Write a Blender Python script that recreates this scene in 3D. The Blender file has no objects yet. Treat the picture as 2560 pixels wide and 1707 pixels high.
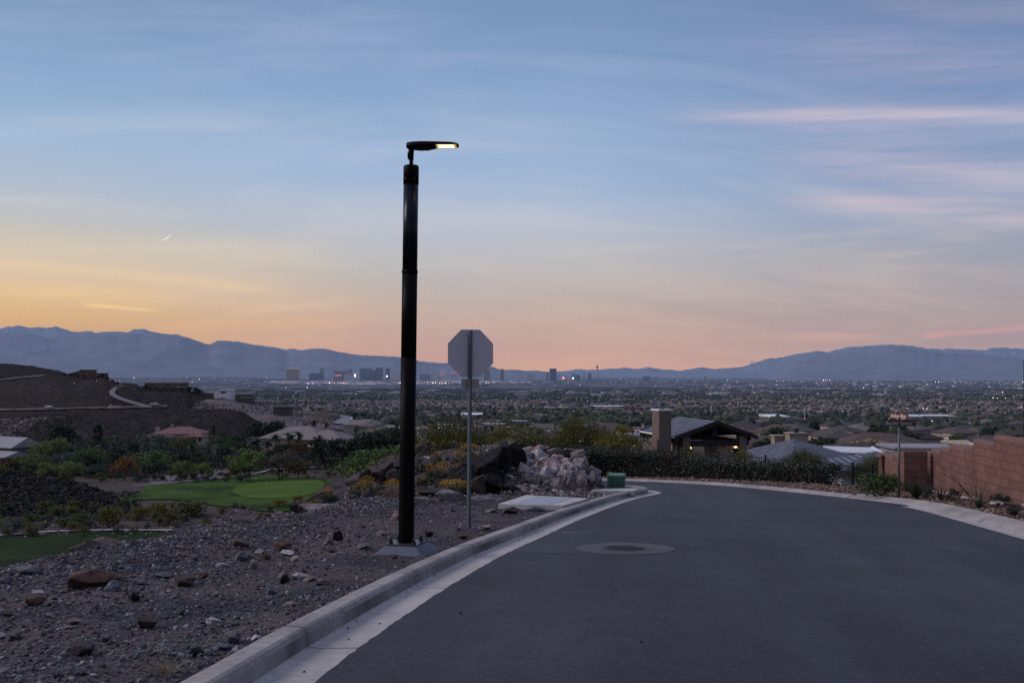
import bpy, bmesh, math, random
import numpy as np
from mathutils import Vector, Matrix, noise
from mathutils.bvhtree import BVHTree

SC = bpy.context.scene
COL = SC.collection
R = math.radians
F, CX, HY = 2226.0, 1280.0, 936.0        # camera constants measured on the photograph (2560 x 1707)
SLOPE, EYE = 0.078, 1.5                  # the road falls away from the viewer

# ------------------------------------------------------------------ camera
cam_d = bpy.data.cameras.new("camera")
cam = bpy.data.objects.new("camera", cam_d); COL.objects.link(cam)
cam.location = (0, 0, 0); cam.rotation_euler = (R(90), 0, 0)
cam_d.sensor_width = 36.0; cam_d.lens = F / 2560 * 36.0
cam_d.shift_y = (HY - 853.5) / 2560
cam_d.clip_start = 0.05; cam_d.clip_end = 120000
SC.camera = cam

# ------------------------------------------------------------------ exposure
SC.view_settings.view_transform = 'Standard'
SC.view_settings.look = 'None'
SC.view_settings.exposure = 0.0
SC.view_settings.gamma = 1.0
SC.cycles.use_denoising = False
SC.cycles.max_bounces = 5
SC.cycles.diffuse_bounces = 2
SC.cycles.glossy_bounces = 2
SC.cycles.transmission_bounces = 2
SC.cycles.volume_bounces = 0
SC.cycles.sample_clamp_indirect = 2.0
SC.cycles.transparent_max_bounces = 4

def s2l(c):
    out = []
    for v in c:
        v = v / 255.0
        out.append(v / 12.92 if v <= 0.04045 else ((v + 0.055) / 1.055) ** 2.4)
    return tuple(out) + (1.0,)

# ------------------------------------------------------------------ node helper
class NT:
    def __init__(s, tree):
        s.t = tree; s.n = tree.nodes; s.l = tree.links; s.n.clear()
    def add(s, typ, **kw):
        nd = s.n.new(typ)
        for k, v in kw.items():
            setattr(nd, k, v)
        return nd
    def link(s, a, b):
        s.l.new(a, b)
    def put(s, sock, v):
        if hasattr(v, "is_output") or isinstance(v, bpy.types.NodeSocket):
            s.l.new(v, sock)
        else:
            sock.default_value = v
    def m(s, op, a, b=None, c=None, clamp=False):
        nd = s.add("ShaderNodeMath", operation=op, use_clamp=clamp)
        s.put(nd.inputs[0], a)
        if b is not None: s.put(nd.inputs[1], b)
        if c is not None: s.put(nd.inputs[2], c)
        return nd.outputs[0]
    def rng(s, v, a, b, c=0.0, d=1.0, smooth=False):
        nd = s.add("ShaderNodeMapRange")
        if smooth: nd.interpolation_type = 'SMOOTHSTEP'
        s.put(nd.inputs["Value"], v)
        for k, x in (("From Min", a), ("From Max", b), ("To Min", c), ("To Max", d)):
            s.put(nd.inputs[k], x)
        return nd.outputs["Result"]
    def mix(s, f, a, b, blend='MIX'):
        nd = s.add("ShaderNodeMix", data_type='RGBA', blend_type=blend)
        s.put(nd.inputs[0], f); s.put(nd.inputs[6], a); s.put(nd.inputs[7], b)
        return nd.outputs[2]
    def ramp(s, f, stops, interp='LINEAR'):
        nd = s.add("ShaderNodeValToRGB")
        cr = nd.color_ramp; cr.interpolation = interp
        while len(cr.elements) < len(stops): cr.elements.new(0.5)
        for e, (p, c) in zip(cr.elements, stops):
            e.position = p; e.color = c
        s.put(nd.inputs[0], f)
        return nd.outputs[0]
    def xyz(s, x, y, z):
        nd = s.add("ShaderNodeCombineXYZ")
        s.put(nd.inputs[0], x); s.put(nd.inputs[1], y); s.put(nd.inputs[2], z)
        return nd.outputs[0]
    def noise(s, vec, scale, detail=4.0, rough=0.55, dist=0.0):
        nd = s.add("ShaderNodeTexNoise")
        if vec is not None: s.put(nd.inputs["Vector"], vec)
        nd.inputs["Scale"].default_value = scale; nd.inputs["Detail"].default_value = detail
        nd.inputs["Roughness"].default_value = rough; nd.inputs["Distortion"].default_value = dist
        return nd.outputs[0]

# ------------------------------------------------------------------ sky
HAZE_D = 1.9e-5                          # density of the valley haze built at the end
HAZE_I = (0.24, 0.31, 0.50)              # its own glow, measured
SUN_EL, SUN_AZ = R(34), R(-88)            # soft light from the afterglow side, azimuth from +Y towards +X
world = bpy.data.worlds.new("World"); SC.world = world; world.use_nodes = True
w = NT(world.node_tree)
tc = w.add("ShaderNodeTexCoord")
sp = w.add("ShaderNodeSeparateXYZ"); w.link(tc.outputs["Generated"], sp.inputs[0])
dx, dy, dz = sp.outputs
elev = w.rng(dz, 0.0, 0.5)
def stops(lst):
    return [(min(1.0, p / 0.5), s2l(c)) for p, c in lst]
def calm(lst, k):
    out = []
    for p, c in lst:
        m_ = sum(c) / 3.0; q = k if p < 0.13 else k * max(0.0, (0.2 - p) / 0.07)
        out.append((p, tuple(v_ + (m_ - v_) * q for v_ in c)))
    return out
SKY_L = [(0.0, (226, 164, 122)), (0.04, (226, 174, 126)), (0.075, (224, 186, 140)), (0.10, (220, 194, 158)), (0.13, (206, 194, 178)), (0.155, (190, 192, 194)),
         (0.19, (176, 189, 207)), (0.235, (158, 183, 212)), (0.29, (138, 169, 203)), (0.36, (120, 150, 184)), (0.5, (114, 140, 178))]
SKY_C = [(0.0, (212, 158, 152)), (0.035, (208, 166, 158)), (0.075, (197, 174, 166)), (0.11, (188, 182, 184)), (0.14, (181, 187, 200)), (0.175, (172, 187, 211)),
         (0.22, (158, 181, 213)), (0.28, (140, 170, 206)), (0.34, (125, 155, 193)), (0.40, (117, 146, 183)), (0.5, (114, 139, 179))]
SKY_R = [(0.0, (184, 154, 160)), (0.035, (180, 156, 160)), (0.075, (168, 158, 168)), (0.12, (158, 162, 180)), (0.165, (146, 162, 192)),
         (0.20, (132, 156, 190)), (0.26, (122, 147, 187)), (0.32, (115, 139, 179)), (0.40, (116, 132, 170)), (0.5, (116, 132, 178))]
SKY_L, SKY_C, SKY_R = calm(SKY_L, 0.13), calm(SKY_C, 0.22), calm(SKY_R, 0.16)
az = w.m('ARCTAN2', dx, dy)
base = w.mix(w.rng(az, -0.52, -0.05, smooth=True), w.ramp(elev, stops(SKY_L)), w.ramp(elev, stops(SKY_C)))
base = w.mix(w.rng(az, 0.0, 0.5, smooth=True), base, w.ramp(elev, stops(SKY_R)))
# cirrus streaks: directions written as slopes u = x / y and v = z / y, in front of the viewer only
ysafe = w.m('MAXIMUM', dy, 0.05)
u = w.m('DIVIDE', dx, ysafe); v = w.m('DIVIDE', dz, ysafe)
front = w.rng(dy, 0.1, 0.4, smooth=True)
wob = w.noise(w.xyz(w.m('MULTIPLY', u, 5.0), w.m('MULTIPLY', v, 7.0), 0.3), 1.0, 4.0, 0.55)
wob = w.m('MULTIPLY', w.m('SUBTRACT', wob, 0.5), 0.05)
fib = w.noise(w.xyz(w.m('MULTIPLY', w.m('ADD', u, w.m('MULTIPLY', v, 1.2)), 4.0), w.m('MULTIPLY', w.m('ADD', v, w.m('MULTIPLY', u, -0.04)), 85.0), 0.0), 1.0, 6.0, 0.6, 0.5)
fib = w.rng(fib, 0.30, 0.70)
def gauss(x):
    return w.m('EXPONENT', w.m('MULTIPLY', w.m('MULTIPLY', x, x), -1.0))
# px0, px1, fade, py at px0, py at px1, half thickness, colour, strength, wobble
STREAKS = [
    (1560, 2900, 500, 288, 284, 17, (228, 204, 206), 0.75, 0.10),
    (1500, 2900, 700, 300, 292, 48, (190, 180, 204), 0.45, 0.25),
    (1850, 2900, 450, 405, 448, 40, (210, 188, 202), 0.62, 0.45),
    (1700, 2900, 500, 372, 430, 70, (172, 172, 198), 0.40, 0.6),
    (1900, 2900, 250, 496, 566, 26, (206, 188, 200), 0.58, 0.45),
    (1850, 2900, 300, 500, 506, 12, (208, 188, 200), 0.40, 0.2),
    (1650, 2900, 600, 120, 170, 60, (166, 164, 194), 0.60, 0.6),
    (2050, 2900, 300, 20, 24, 28, (168, 164, 186), 0.55, 0.5),
    (2280, 2900, 60, 840, 792, 8, (232, 170, 164), 0.75, 0.1),
    (1930, 2250, 120, 847, 842, 10, (214, 166, 162), 0.50, 0.2),
    (190, 420, 60, 760, 780, 4.5, (255, 216, 146), 0.85, 0.05),
    (-300, 800, 250, 615, 745, 14, (238, 208, 166), 0.60, 0.35),
    (-300, 520, 200, 712, 752, 24, (244, 206, 148), 0.55, 0.4),
    (-300, 960, 300, 580, 655, 34, (220, 206, 184), 0.45, 0.5),
    (300, 1000, 200, 822, 800, 18, (238, 188, 148), 0.35, 0.4),
    (450, 1000, 200, 802, 734, 11, (232, 198, 168), 0.45, 0.4),
    (-300, 760, 300, 350, 296, 30, (178, 194, 216), 0.50, 0.6),
    (-300, 620, 300, 480, 545, 18, (204, 204, 206), 0.45, 0.4),
    (100, 1200, 300, 230, 60, 60, (152, 174, 208), 0.50, 0.8),
    (300, 1500, 300, 420, 330, 34, (180, 194, 218), 0.40, 0.6),
    (900, 1900, 300, 560, 520, 30, (186, 194, 212), 0.30, 0.6),
]
sky = base
for (p0, p1, fd, y0, y1, th, c, k, wb) in STREAKS:
    u0, u1 = (p0 - CX) / F, (p1 - CX) / F
    v0, v1 = (HY - y0) / F, (HY - y1) / F
    g = (v1 - v0) / (u1 - u0)
    line = w.m('ADD', w.m('MULTIPLY', w.m('SUBTRACT', u, u0), g), v0)
    d = w.m('SUBTRACT', w.m('SUBTRACT', v, line), w.m('MULTIPLY', wob, wb))
    mask = gauss(w.m('DIVIDE', d, th / F))
    fdu = fd / F
    mask = w.m('MULTIPLY', mask, w.rng(u, u0, u0 + fdu, smooth=True))
    mask = w.m('MULTIPLY', mask, w.rng(u, u1 - fdu, u1, 1.0, 0.0, smooth=True))
    mask = w.m('MULTIPLY', mask, w.m('ADD', w.m('MULTIPLY', fib, 0.95), 0.18))
    mask = w.m('MULTIPLY', mask, w.m('MULTIPLY', front, k), clamp=True)
    sky = w.mix(mask, sky, s2l(c))
# a short bright contrail
cu, cv = (417 - CX) / F, (HY - 595) / F
ca, sa = math.cos(R(33)), math.sin(R(33))
uu = w.m('SUBTRACT', u, cu); vv = w.m('SUBTRACT', v, cv)
al = w.m('ADD', w.m('MULTIPLY', uu, ca), w.m('MULTIPLY', vv, sa))
pe = w.m('SUBTRACT', w.m('ADD', w.m('MULTIPLY', uu, -sa), w.m('MULTIPLY', vv, ca)), w.m('MULTIPLY', w.m('MULTIPLY', al, al), 10.0))
mk = w.m('MULTIPLY', gauss(w.m('DIVIDE', pe, 1.4 / F)), gauss(w.m('DIVIDE', al, 11.0 / F)))
sky = w.mix(w.m('MULTIPLY', w.m('MULTIPLY', mk, front), 0.95, clamp=True), sky, (1.0, 0.95, 0.85, 1))
# thin general veil
veil = w.noise(w.xyz(w.m('ADD', w.m('MULTIPLY', u, 1.6), w.m('MULTIPLY', v, 3.0)), w.m('MULTIPLY', v, 11.0), 4.0), 1.0, 6.0, 0.62, 0.8)
veil = w.m('MULTIPLY', w.rng(veil, 0.40, 0.72, 0.0, 0.36, smooth=True), front)
sky = w.mix(veil, sky, w.ramp(elev, stops([(0.0, (240, 190, 160)), (0.12, (226, 204, 186)), (0.2, (205, 205, 212)), (0.35, (170, 182, 212))])))
# the haze over the valley dims and tints what is low in the sky; the sky behind it is that much stronger
tau = w.m('MINIMUM', w.m('DIVIDE', HAZE_D * 1800.0, w.m('MAXIMUM', dz, 0.001)), HAZE_D * 33000.0)
trn = w.m('EXPONENT', w.m('MULTIPLY', tau, -1.0))
ins = w.m('SUBTRACT', 1.0, trn)
sk3 = w.add("ShaderNodeSeparateColor"); w.link(sky, sk3.inputs[0])
cmb = w.add("ShaderNodeCombineColor")
for ch in range(3):
    w.link(w.m('MAXIMUM', w.m('DIVIDE', w.m('SUBTRACT', sk3.outputs[ch], w.m('MULTIPLY', ins, HAZE_I[ch])), trn), 0.02), cmb.inputs[ch])
sky = w.mix(w.rng(dy, 0.0, 0.35, smooth=True), sky, cmb.outputs[0])
below = w.rng(dz, -0.03, 0.0)
sky = w.mix(below, s2l((88, 78, 84)), sky)
# the dome above the picture: brighter afterglow lights the ground evenly
high = w.rng(dz, 0.42, 0.80, smooth=True)
sky = w.mix(high, sky, (0.36, 0.425, 0.64, 1))
bg1 = w.add("ShaderNodeBackground"); w.link(sky, bg1.inputs[0]); bg1.inputs[1].default_value = 1.0
nis = w.add("ShaderNodeTexSky", sky_type='NISHITA'); nis.sun_disc = False
nis.sun_elevation = SUN_EL; nis.sun_rotation = SUN_AZ; nis.altitude = 700
bg2 = w.add("ShaderNodeBackground"); w.link(nis.outputs[0], bg2.inputs[0]); bg2.inputs[1].default_value = 0.004
adds = w.add("ShaderNodeAddShader"); w.link(bg1.outputs[0], adds.inputs[0]); w.link(bg2.outputs[0], adds.inputs[1])
wo = w.add("ShaderNodeOutputWorld"); w.link(adds.outputs[0], wo.inputs[0])

# ------------------------------------------------------------------ sun (soft afterglow)
sd = bpy.data.lights.new("sun", 'SUN'); sun = bpy.data.objects.new("sun", sd); COL.objects.link(sun)
sd.energy = 2.1; sd.angle = R(26); sd.color = (1.0, 0.90, 0.93)
sdir = Vector((math.sin(SUN_AZ) * math.cos(SUN_EL), math.cos(SUN_AZ) * math.cos(SUN_EL), math.sin(SUN_EL)))
sun.rotation_euler = sdir.to_track_quat('Z', 'Y').to_euler()
sun.location = sdir * 50

# ------------------------------------------------------------------ small helpers
def P(px, py, d):
    return Vector(((px - CX) / F * d, d, -(py - HY) / F * d))
def gz(x, y):
    return -EYE - SLOPE * y
def G(px, py, h=0.0):
    d = (EYE - h) / ((py - HY) / F - SLOPE)
    return Vector(((px - CX) / F * d, d, gz(0, d) + h))
def tag(o, label=None, cat=None, group=None, kind=None):
    if label: o["label"] = label
    if cat: o["category"] = cat
    if group: o["group"] = group
    if kind: o["kind"] = kind
    return o
def link(name, me, mats=None, parent=None, loc=None):
    o = bpy.data.objects.new(name, me); COL.objects.link(o)
    if mats is not None:
        for m_ in (mats if isinstance(mats, (list, tuple)) else [mats]):
            me.materials.append(m_)
    if parent: o.parent = parent
    if loc is not None: o.location = loc
    return o
def thing(name, label, cat, loc=(0, 0, 0), rz=0.0, group=None):
    o = bpy.data.objects.new(name, None); COL.objects.link(o)
    o.empty_display_size = 0.2
    o.location = loc; o.rotation_euler = (0, 0, rz)
    return tag(o, label, cat, group)
def copy_tree(o, parent=None):
    c = o.copy(); COL.objects.link(c)
    if parent: c.parent = parent
    for ch in list(o.children): copy_tree(ch, c)
    return c

class MB:
    """collects simple solids into one mesh"""
    def __init__(s):
        s.v = []; s.f = []; s.m = []; s.sm = []
    def face(s, pts, mi=0, smooth=False):
        b = len(s.v); s.v += [tuple(p) for p in pts]
        s.f.append(tuple(range(b, b + len(pts)))); s.m.append(mi); s.sm.append(smooth)
    def raw(s, vs, fs, mi=0, smooth=False):
        b = len(s.v); s.v += [tuple(p) for p in vs]
        for f in fs:
            s.f.append(tuple(b + i for i in f)); s.m.append(mi); s.sm.append(smooth)
    def box(s, c, size, rz=0.0, mi=0, M=None, taper=1.0):
        hx, hy, hz = size[0] / 2, size[1] / 2, size[2] / 2
        vs = []
        for z in (-1, 1):
            t = taper if z > 0 else 1.0
            for x, y in ((-1, -1), (1, -1), (1, 1), (-1, 1)):
                vs.append(Vector((x * hx * t, y * hy * t, z * hz)))
        if M is None:
            M = Matrix.Rotation(rz, 4, 'Z')
        vs = [M @ p + Vector(c) for p in vs]
        s.raw(vs, [(3, 2, 1, 0), (4, 5, 6, 7), (0, 1, 5, 4), (1, 2, 6, 5), (2, 3, 7, 6), (3, 0, 4, 7)], mi)
    def tube(s, pts, rad, n=8, mi=0, smooth=True, cap=True):
        pts = [Vector(p) for p in pts]
        if not isinstance(rad, (list, tuple)): rad = [rad] * len(pts)
        b = len(s.v)
        for i, p in enumerate(pts):
            t = (pts[min(i + 1, len(pts) - 1)] - pts[max(i - 1, 0)]).normalized()
            a = t.orthogonal().normalized() if abs(t.z) < 0.99 else Vector((1, 0, 0))
            if abs(t.z) < 0.99:
                a = t.cross(Vector((0, 0, 1))).normalized()
            c = t.cross(a).normalized()
            for k in range(n):
                th = 2 * math.pi * k / n
                s.v.append(tuple(p + (a * math.cos(th) + c * math.sin(th)) * rad[i]))
        for i in range(len(pts) - 1):
            for k in range(n):
                k2 = (k + 1) % n
                s.f.append((b + i * n + k, b + i * n + k2, b + (i + 1) * n + k2, b + (i + 1) * n + k)); s.m.append(mi); s.sm.append(smooth)
        if cap:
            s.f.append(tuple(b + k for k in range(n))[::-1]); s.m.append(mi); s.sm.append(False)
            e = b + (len(pts) - 1) * n
            s.f.append(tuple(e + k for k in range(n))); s.m.append(mi); s.sm.append(False)
    def lathe(s, prof, n=24, mi=0, c=(0, 0, 0), smooth=True):
        b = len(s.v)
        for r, z in prof:
            for k in range(n):
                th = 2 * math.pi * k / n
                s.v.append((c[0] + r * math.cos(th), c[1] + r * math.sin(th), c[2] + z))
        for i in range(len(prof) - 1):
            for k in range(n):
                k2 = (k + 1) % n
                s.f.append((b + i * n + k, b + i * n + k2, b + (i + 1) * n + k2, b + (i + 1) * n + k)); s.m.append(mi); s.sm.append(smooth)
        s.f.append(tuple(b + k for k in range(n))[::-1]); s.m.append(mi); s.sm.append(False)
        e = b + (len(prof) - 1) * n
        s.f.append(tuple(e + k for k in range(n))); s.m.append(mi); s.sm.append(False)
    def prism(s, poly, z0, z1, mi=0):
        n = len(poly)
        vs = [(p[0], p[1], z0) for p in poly] + [(p[0], p[1], z1) for p in poly]
        fs = [tuple(range(n))[::-1], tuple(range(n, 2 * n))] + [(i, (i + 1) % n, n + (i + 1) % n, n + i) for i in range(n)]
        s.raw(vs, fs, mi)
    def mesh(s, name):
        me = bpy.data.meshes.new(name)
        me.from_pydata(s.v, [], s.f)
        me.polygons.foreach_set("material_index", s.m)
        me.polygons.foreach_set("use_smooth", s.sm)
        me.update()
        return me
    def build(s, name, mats, parent=None, loc=None, fix=True):
        me = s.mesh(name)
        if fix:
            bm = bmesh.new(); bm.from_mesh(me)
            bmesh.ops.recalc_face_normals(bm, faces=bm.faces)
            bm.to_mesh(me); bm.free()
        return link(name, me, mats, parent, loc)

def np_mesh(name, V, T, mats, mi=None, parent=None, smooth=False, loc=None):
    """big triangle / quad meshes from numpy arrays"""
    V = np.asarray(V, dtype=np.float32); T = np.asarray(T, dtype=np.int32)
    k = T.shape[1]
    me = bpy.data.meshes.new(name)
    me.vertices.add(len(V)); me.vertices.foreach_set("co", V.ravel())
    me.loops.add(T.size); me.loops.foreach_set("vertex_index", T.ravel())
    me.polygons.add(len(T)); me.polygons.foreach_set("loop_start", np.arange(0, T.size, k, dtype=np.int32))
    if mi is not None: me.polygons.foreach_set("material_index", np.asarray(mi, dtype=np.int32))
    me.polygons.foreach_set("use_smooth", np.full(len(T), smooth, dtype=bool))
    me.update(calc_edges=True); me.validate()
    return link(name, me, mats, parent, loc)

def interp(x, xs, ys):
    return float(np.interp(x, xs, ys))
def fnoise(x, y, z=0.0, o=4):
    return noise.fractal(Vector((x, y, z)), 1.0, 2.0, o)

# ------------------------------------------------------------------ materials
def pbsdf(nt, color, rough=0.8, metal=0.0, bump=None, bstr=0.3, bdist=0.02, spec=0.3):
    b = nt.add("ShaderNodeBsdfPrincipled")
    nt.put(b.inputs["Base Color"], color); nt.put(b.inputs["Roughness"], rough)
    b.inputs["Metallic"].default_value = metal
    b.inputs["Specular IOR Level"].default_value = spec
    if bump is not None:
        bn = nt.add("ShaderNodeBump"); bn.inputs["Strength"].default_value = bstr; bn.inputs["Distance"].default_value = bdist
        nt.put(bn.inputs["Height"], bump); nt.link(bn.outputs[0], b.inputs["Normal"])
    o = nt.add("ShaderNodeOutputMaterial"); nt.link(b.outputs[0], o.inputs[0])
    return b
def newmat(name):
    m_ = bpy.data.materials.new(name); m_.use_nodes = True
    return m_, NT(m_.node_tree)
def c4(c):
    return tuple(c) + (1.0,) if len(c) == 3 else c
def pm(name, c1, c2=None, scale=3.0, rough=0.8, metal=0.0, bstr=0.25, bscale=None, bdist=0.01, detail=5.0, lo=0.35, hi=0.65, spec=0.3, coord="Object"):
    """two-tone noisy surface with bump"""
    m_, nt = newmat(name)
    co = nt.add("ShaderNodeTexCoord").outputs[coord]
    c2 = c2 or tuple(x * 0.8 for x in c1)
    n1 = nt.noise(co, scale, detail, 0.6)
    col = nt.mix(nt.rng(n1, lo, hi), c4(c1), c4(c2))
    n2 = nt.noise(co, bscale or scale * 6, 4.0, 0.6)
    pbsdf(nt, col, rough, metal, n2, bstr, bdist, spec)
    return m_
def emit(name, color, strength, near=False):
    m_, nt = newmat(name)
    e = nt.add("ShaderNodeEmission"); e.inputs[0].default_value = c4(color); e.inputs[1].default_value = strength
    o = nt.add("ShaderNodeOutputMaterial"); nt.link(e.outputs[0], o.inputs[0])
    m_.cycles.emission_sampling = 'FRONT_BACK' if near else 'NONE'
    return m_
def leafmat(name, c1, c2, rough=0.6, tint=True, spec=0.25, transl=0.25):
    """foliage: tone varies from leaf to leaf; each plant multiplies in its own object colour"""
    m_, nt = newmat(name)
    geo = nt.add("ShaderNodeNewGeometry"); oi = nt.add("ShaderNodeObjectInfo")
    col = nt.mix(geo.outputs["Random Per Island"], c4(c1), c4(c2))
    if tint: col = nt.mix(1.0, col, oi.outputs["Color"], 'MULTIPLY')
    b = nt.add("ShaderNodeBsdfPrincipled"); nt.link(col, b.inputs["Base Color"]); b.inputs["Roughness"].default_value = rough
    b.inputs["Specular IOR Level"].default_value = spec
    tr = nt.add("ShaderNodeBsdfTranslucent"); nt.link(col, tr.inputs[0])
    mx = nt.add("ShaderNodeMixShader"); mx.inputs[0].default_value = transl
    nt.link(b.outputs[0], mx.inputs[1]); nt.link(tr.outputs[0], mx.inputs[2])
    o = nt.add("ShaderNodeOutputMaterial"); nt.link(mx.outputs[0], o.inputs[0])
    return m_
def rockmat(name, scale=6.0, contrast=0.55, bstr=0.6, vein=False):
    """stone: object colour times mottling, lichen and dust"""
    m_, nt = newmat(name)
    tcn = nt.add("ShaderNodeTexCoord"); oi = nt.add("ShaderNodeObjectInfo")
    co = nt.add("ShaderNodeVectorMath", operation='ADD')
    nt.link(tcn.outputs["Object"], co.inputs[0])
    rv = nt.m('MULTIPLY', oi.outputs["Random"], 40.0); nt.link(nt.xyz(rv, rv, rv), co.inputs[1])
    co = co.outputs[0]
    n1 = nt.noise(co, scale, 8.0, 0.65); n2 = nt.noise(co, scale * 5, 5.0, 0.6)
    f = nt.rng(n1, 0.32, 0.68, 1.0 - contrast, 1.0 + contrast * 0.8)
    col = nt.mix(1.0, oi.outputs["Color"], nt.xyz(f, f, f), 'MULTIPLY')
    f2 = nt.rng(n2, 0.3, 0.7, 0.75, 1.25)
    col = nt.mix(1.0, col, nt.xyz(f2, f2, f2), 'MULTIPLY')
    if vein:
        vo = nt.add("ShaderNodeTexVoronoi", feature='DISTANCE_TO_EDGE'); vo.inputs["Scale"].default_value = scale * 0.5
        nd = nt.add("ShaderNodeVectorMath", operation='ADD'); nt.link(co, nd.inputs[0])
        nz = nt.m('MULTIPLY', n1, 0.5); nt.link(nt.xyz(nz, nz, nz), nd.inputs[1]); nt.link(nd.outputs[0], vo.inputs["Vector"])
        k = nt.rng(vo.outputs["Distance"], 0.0, 0.05, 0.35, 1.0)
        col = nt.mix(1.0, col, nt.xyz(k, k, k), 'MULTIPLY')
    h = nt.m('ADD', n1, nt.m('MULTIPLY', n2, 0.35))
    pbsdf(nt, col, 0.9, 0.0, h, bstr, 0.06, 0.2)
    return m_
# ================================================================== SETTING: terrain, hills, mountains
# far ground: height tables (distance, z) for columns of azimuth given as picture columns
_L = [(1, -1.6), (12, -2.8), (60, -14.5), (125, -24.5), (165, -26.6), (200, -27.2), (260, -30), (330, -33), (450, -34), (600, -36), (900, -45), (1500, -65), (2500, -82), (4000, -99), (8000, -120), (12000, -112), (16000, -74), (19000, 30), (22000, 150), (34000, 400)]
_M = [(1, -1.6), (12, -2.8), (60, -12.5), (125, -22.5), (165, -25.6), (200, -27.2), (260, -28.5), (330, -29), (450, -31), (600, -36), (900, -47), (1500, -64), (2500, -82), (4000, -100), (8000, -122), (16000, -108), (19000, -80), (22000, -30), (34000, 60)]
_C = [(1, -1.6), (40, -5.2), (60, -8.8), (100, -13.5), (150, -16.5), (250, -20.5), (400, -27), (600, -35), (900, -45), (1500, -63), (2500, -81), (4000, -101), (8000, -122), (16000, -110), (22000, -112), (34000, -100)]
_R = [(1, -1.6), (40, -5.2), (60, -9.2), (100, -14.0), (150, -18.0), (250, -23.0), (400, -30), (600, -38), (900, -48), (1500, -66), (2500, -84), (4000, -104), (8000, -124), (16000, -112), (22000, -100), (34000, -60)]
COLS = [(560, _L), (800, _M), (1010, _M), (1230, _C), (1900, _C), (2500, _R)]
_tabs = [(p, np.log([a for a, _ in t]), [b for _, b in t]) for p, t in COLS]
CREST = [(-8, -6.0), (8, -5.9), (10, -5.75), (11.1, -5.6), (13, -5.25), (16.4, -5.2), (17.4, -4.4), (19.6, -3.9), (22, -4.2), (26, -5.2), (29, -5.0), (31, -4.0), (36, -4.0), (40, -4.5)]
def crest(y):
    return interp(y, [a for a, _ in CREST], [b for _, b in CREST])
def sstep(a, b, x):
    t = min(1.0, max(0.0, (x - a) / (b - a)))
    return t * t * (3 - 2 * t)
def table(x, y):
    y = max(y, 1.0)
    px = CX + F * x / y
    ld = math.log(y)
    vals = [float(np.interp(ld, t[1], t[2])) for t in _tabs]
    if px <= _tabs[0][0]: return vals[0]
    for i in range(len(_tabs) - 1):
        if px <= _tabs[i + 1][0]:
            return vals[i] + (vals[i + 1] - vals[i]) * sstep(_tabs[i][0], _tabs[i + 1][0], px)
    return vals[-1]
def T(x, y):
    tz = table(x, y)
    if y > 48: z = tz
    else:
        p = gz(x, y) - 0.45
        cx_ = crest(min(y, 40))
        if x < cx_: z = max(p - 0.55 * (cx_ - x), min(tz, p))
        else: z = p
        if y > 39.5:
            k = sstep(39.5, 48, y); z = z * (1 - k) + min(tz, p - 0.2) * k
    if y > 60:
        a = min(1.2, (y - 60) / 200.0)
        px = CX + F * x / y
        if 300 < y < 2500: z += fnoise(x / 160.0, y / 160.0) * 1.6 * min(1, (y - 300) / 200)
        elif y <= 300: z += fnoise(x / 22.0, y / 22.0) * 0.5 * sstep(60, 110, y) * (1 - sstep(130, 160, y))
    return z

def ground_mat():
    """desert soil near the house lots; far off, the mix of dark tree cover and pale roofs of the valley"""
    m_, nt = newmat("desert_soil")
    co = nt.add("ShaderNodeNewGeometry").outputs["Position"]
    s = nt.add("ShaderNodeSeparateXYZ"); nt.link(co, s.inputs[0])
    n1 = nt.noise(co, 0.05, 8.0, 0.7); n2 = nt.noise(co, 0.9, 6.0, 0.7)
    near = nt.mix(nt.rng(n2, 0.4, 0.62), (0.105, 0.082, 0.080, 1), (0.040, 0.033, 0.030, 1))
    near = nt.mix(nt.rng(n1, 0.5, 0.7, 0, 0.8), near, (0.04, 0.042, 0.022, 1))
    n3 = nt.noise(co, 0.012, 8.0, 0.75); n4 = nt.noise(co, 0.0011, 5.0, 0.6)
    mid = nt.mix(nt.rng(n3, 0.42, 0.62), (0.024, 0.028, 0.028, 1), (0.13, 0.105, 0.107, 1))
    mid = nt.mix(nt.rng(n4, 0.42, 0.6), mid, (0.035, 0.040, 0.038, 1))
    n5 = nt.noise(co, 0.0022, 9.0, 0.8); n6 = nt.noise(co, 0.00035, 5.0, 0.6)
    far = nt.mix(nt.rng(n5, 0.44, 0.66), (0.030, 0.037, 0.046, 1), (0.25, 0.215, 0.218, 1))
    far = nt.mix(nt.rng(n6, 0.46, 0.58, 0, 0.85), far, (0.045, 0.05, 0.055, 1))
    col = nt.mix(nt.rng(s.outputs[1], 420, 700), near, mid)
    col = nt.mix(nt.rng(s.outputs[1], 3500, 6000), col, far)
    pbsdf(nt, col, 0.95, spec=0.0)
    return m_
M_ground = ground_mat()

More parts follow.
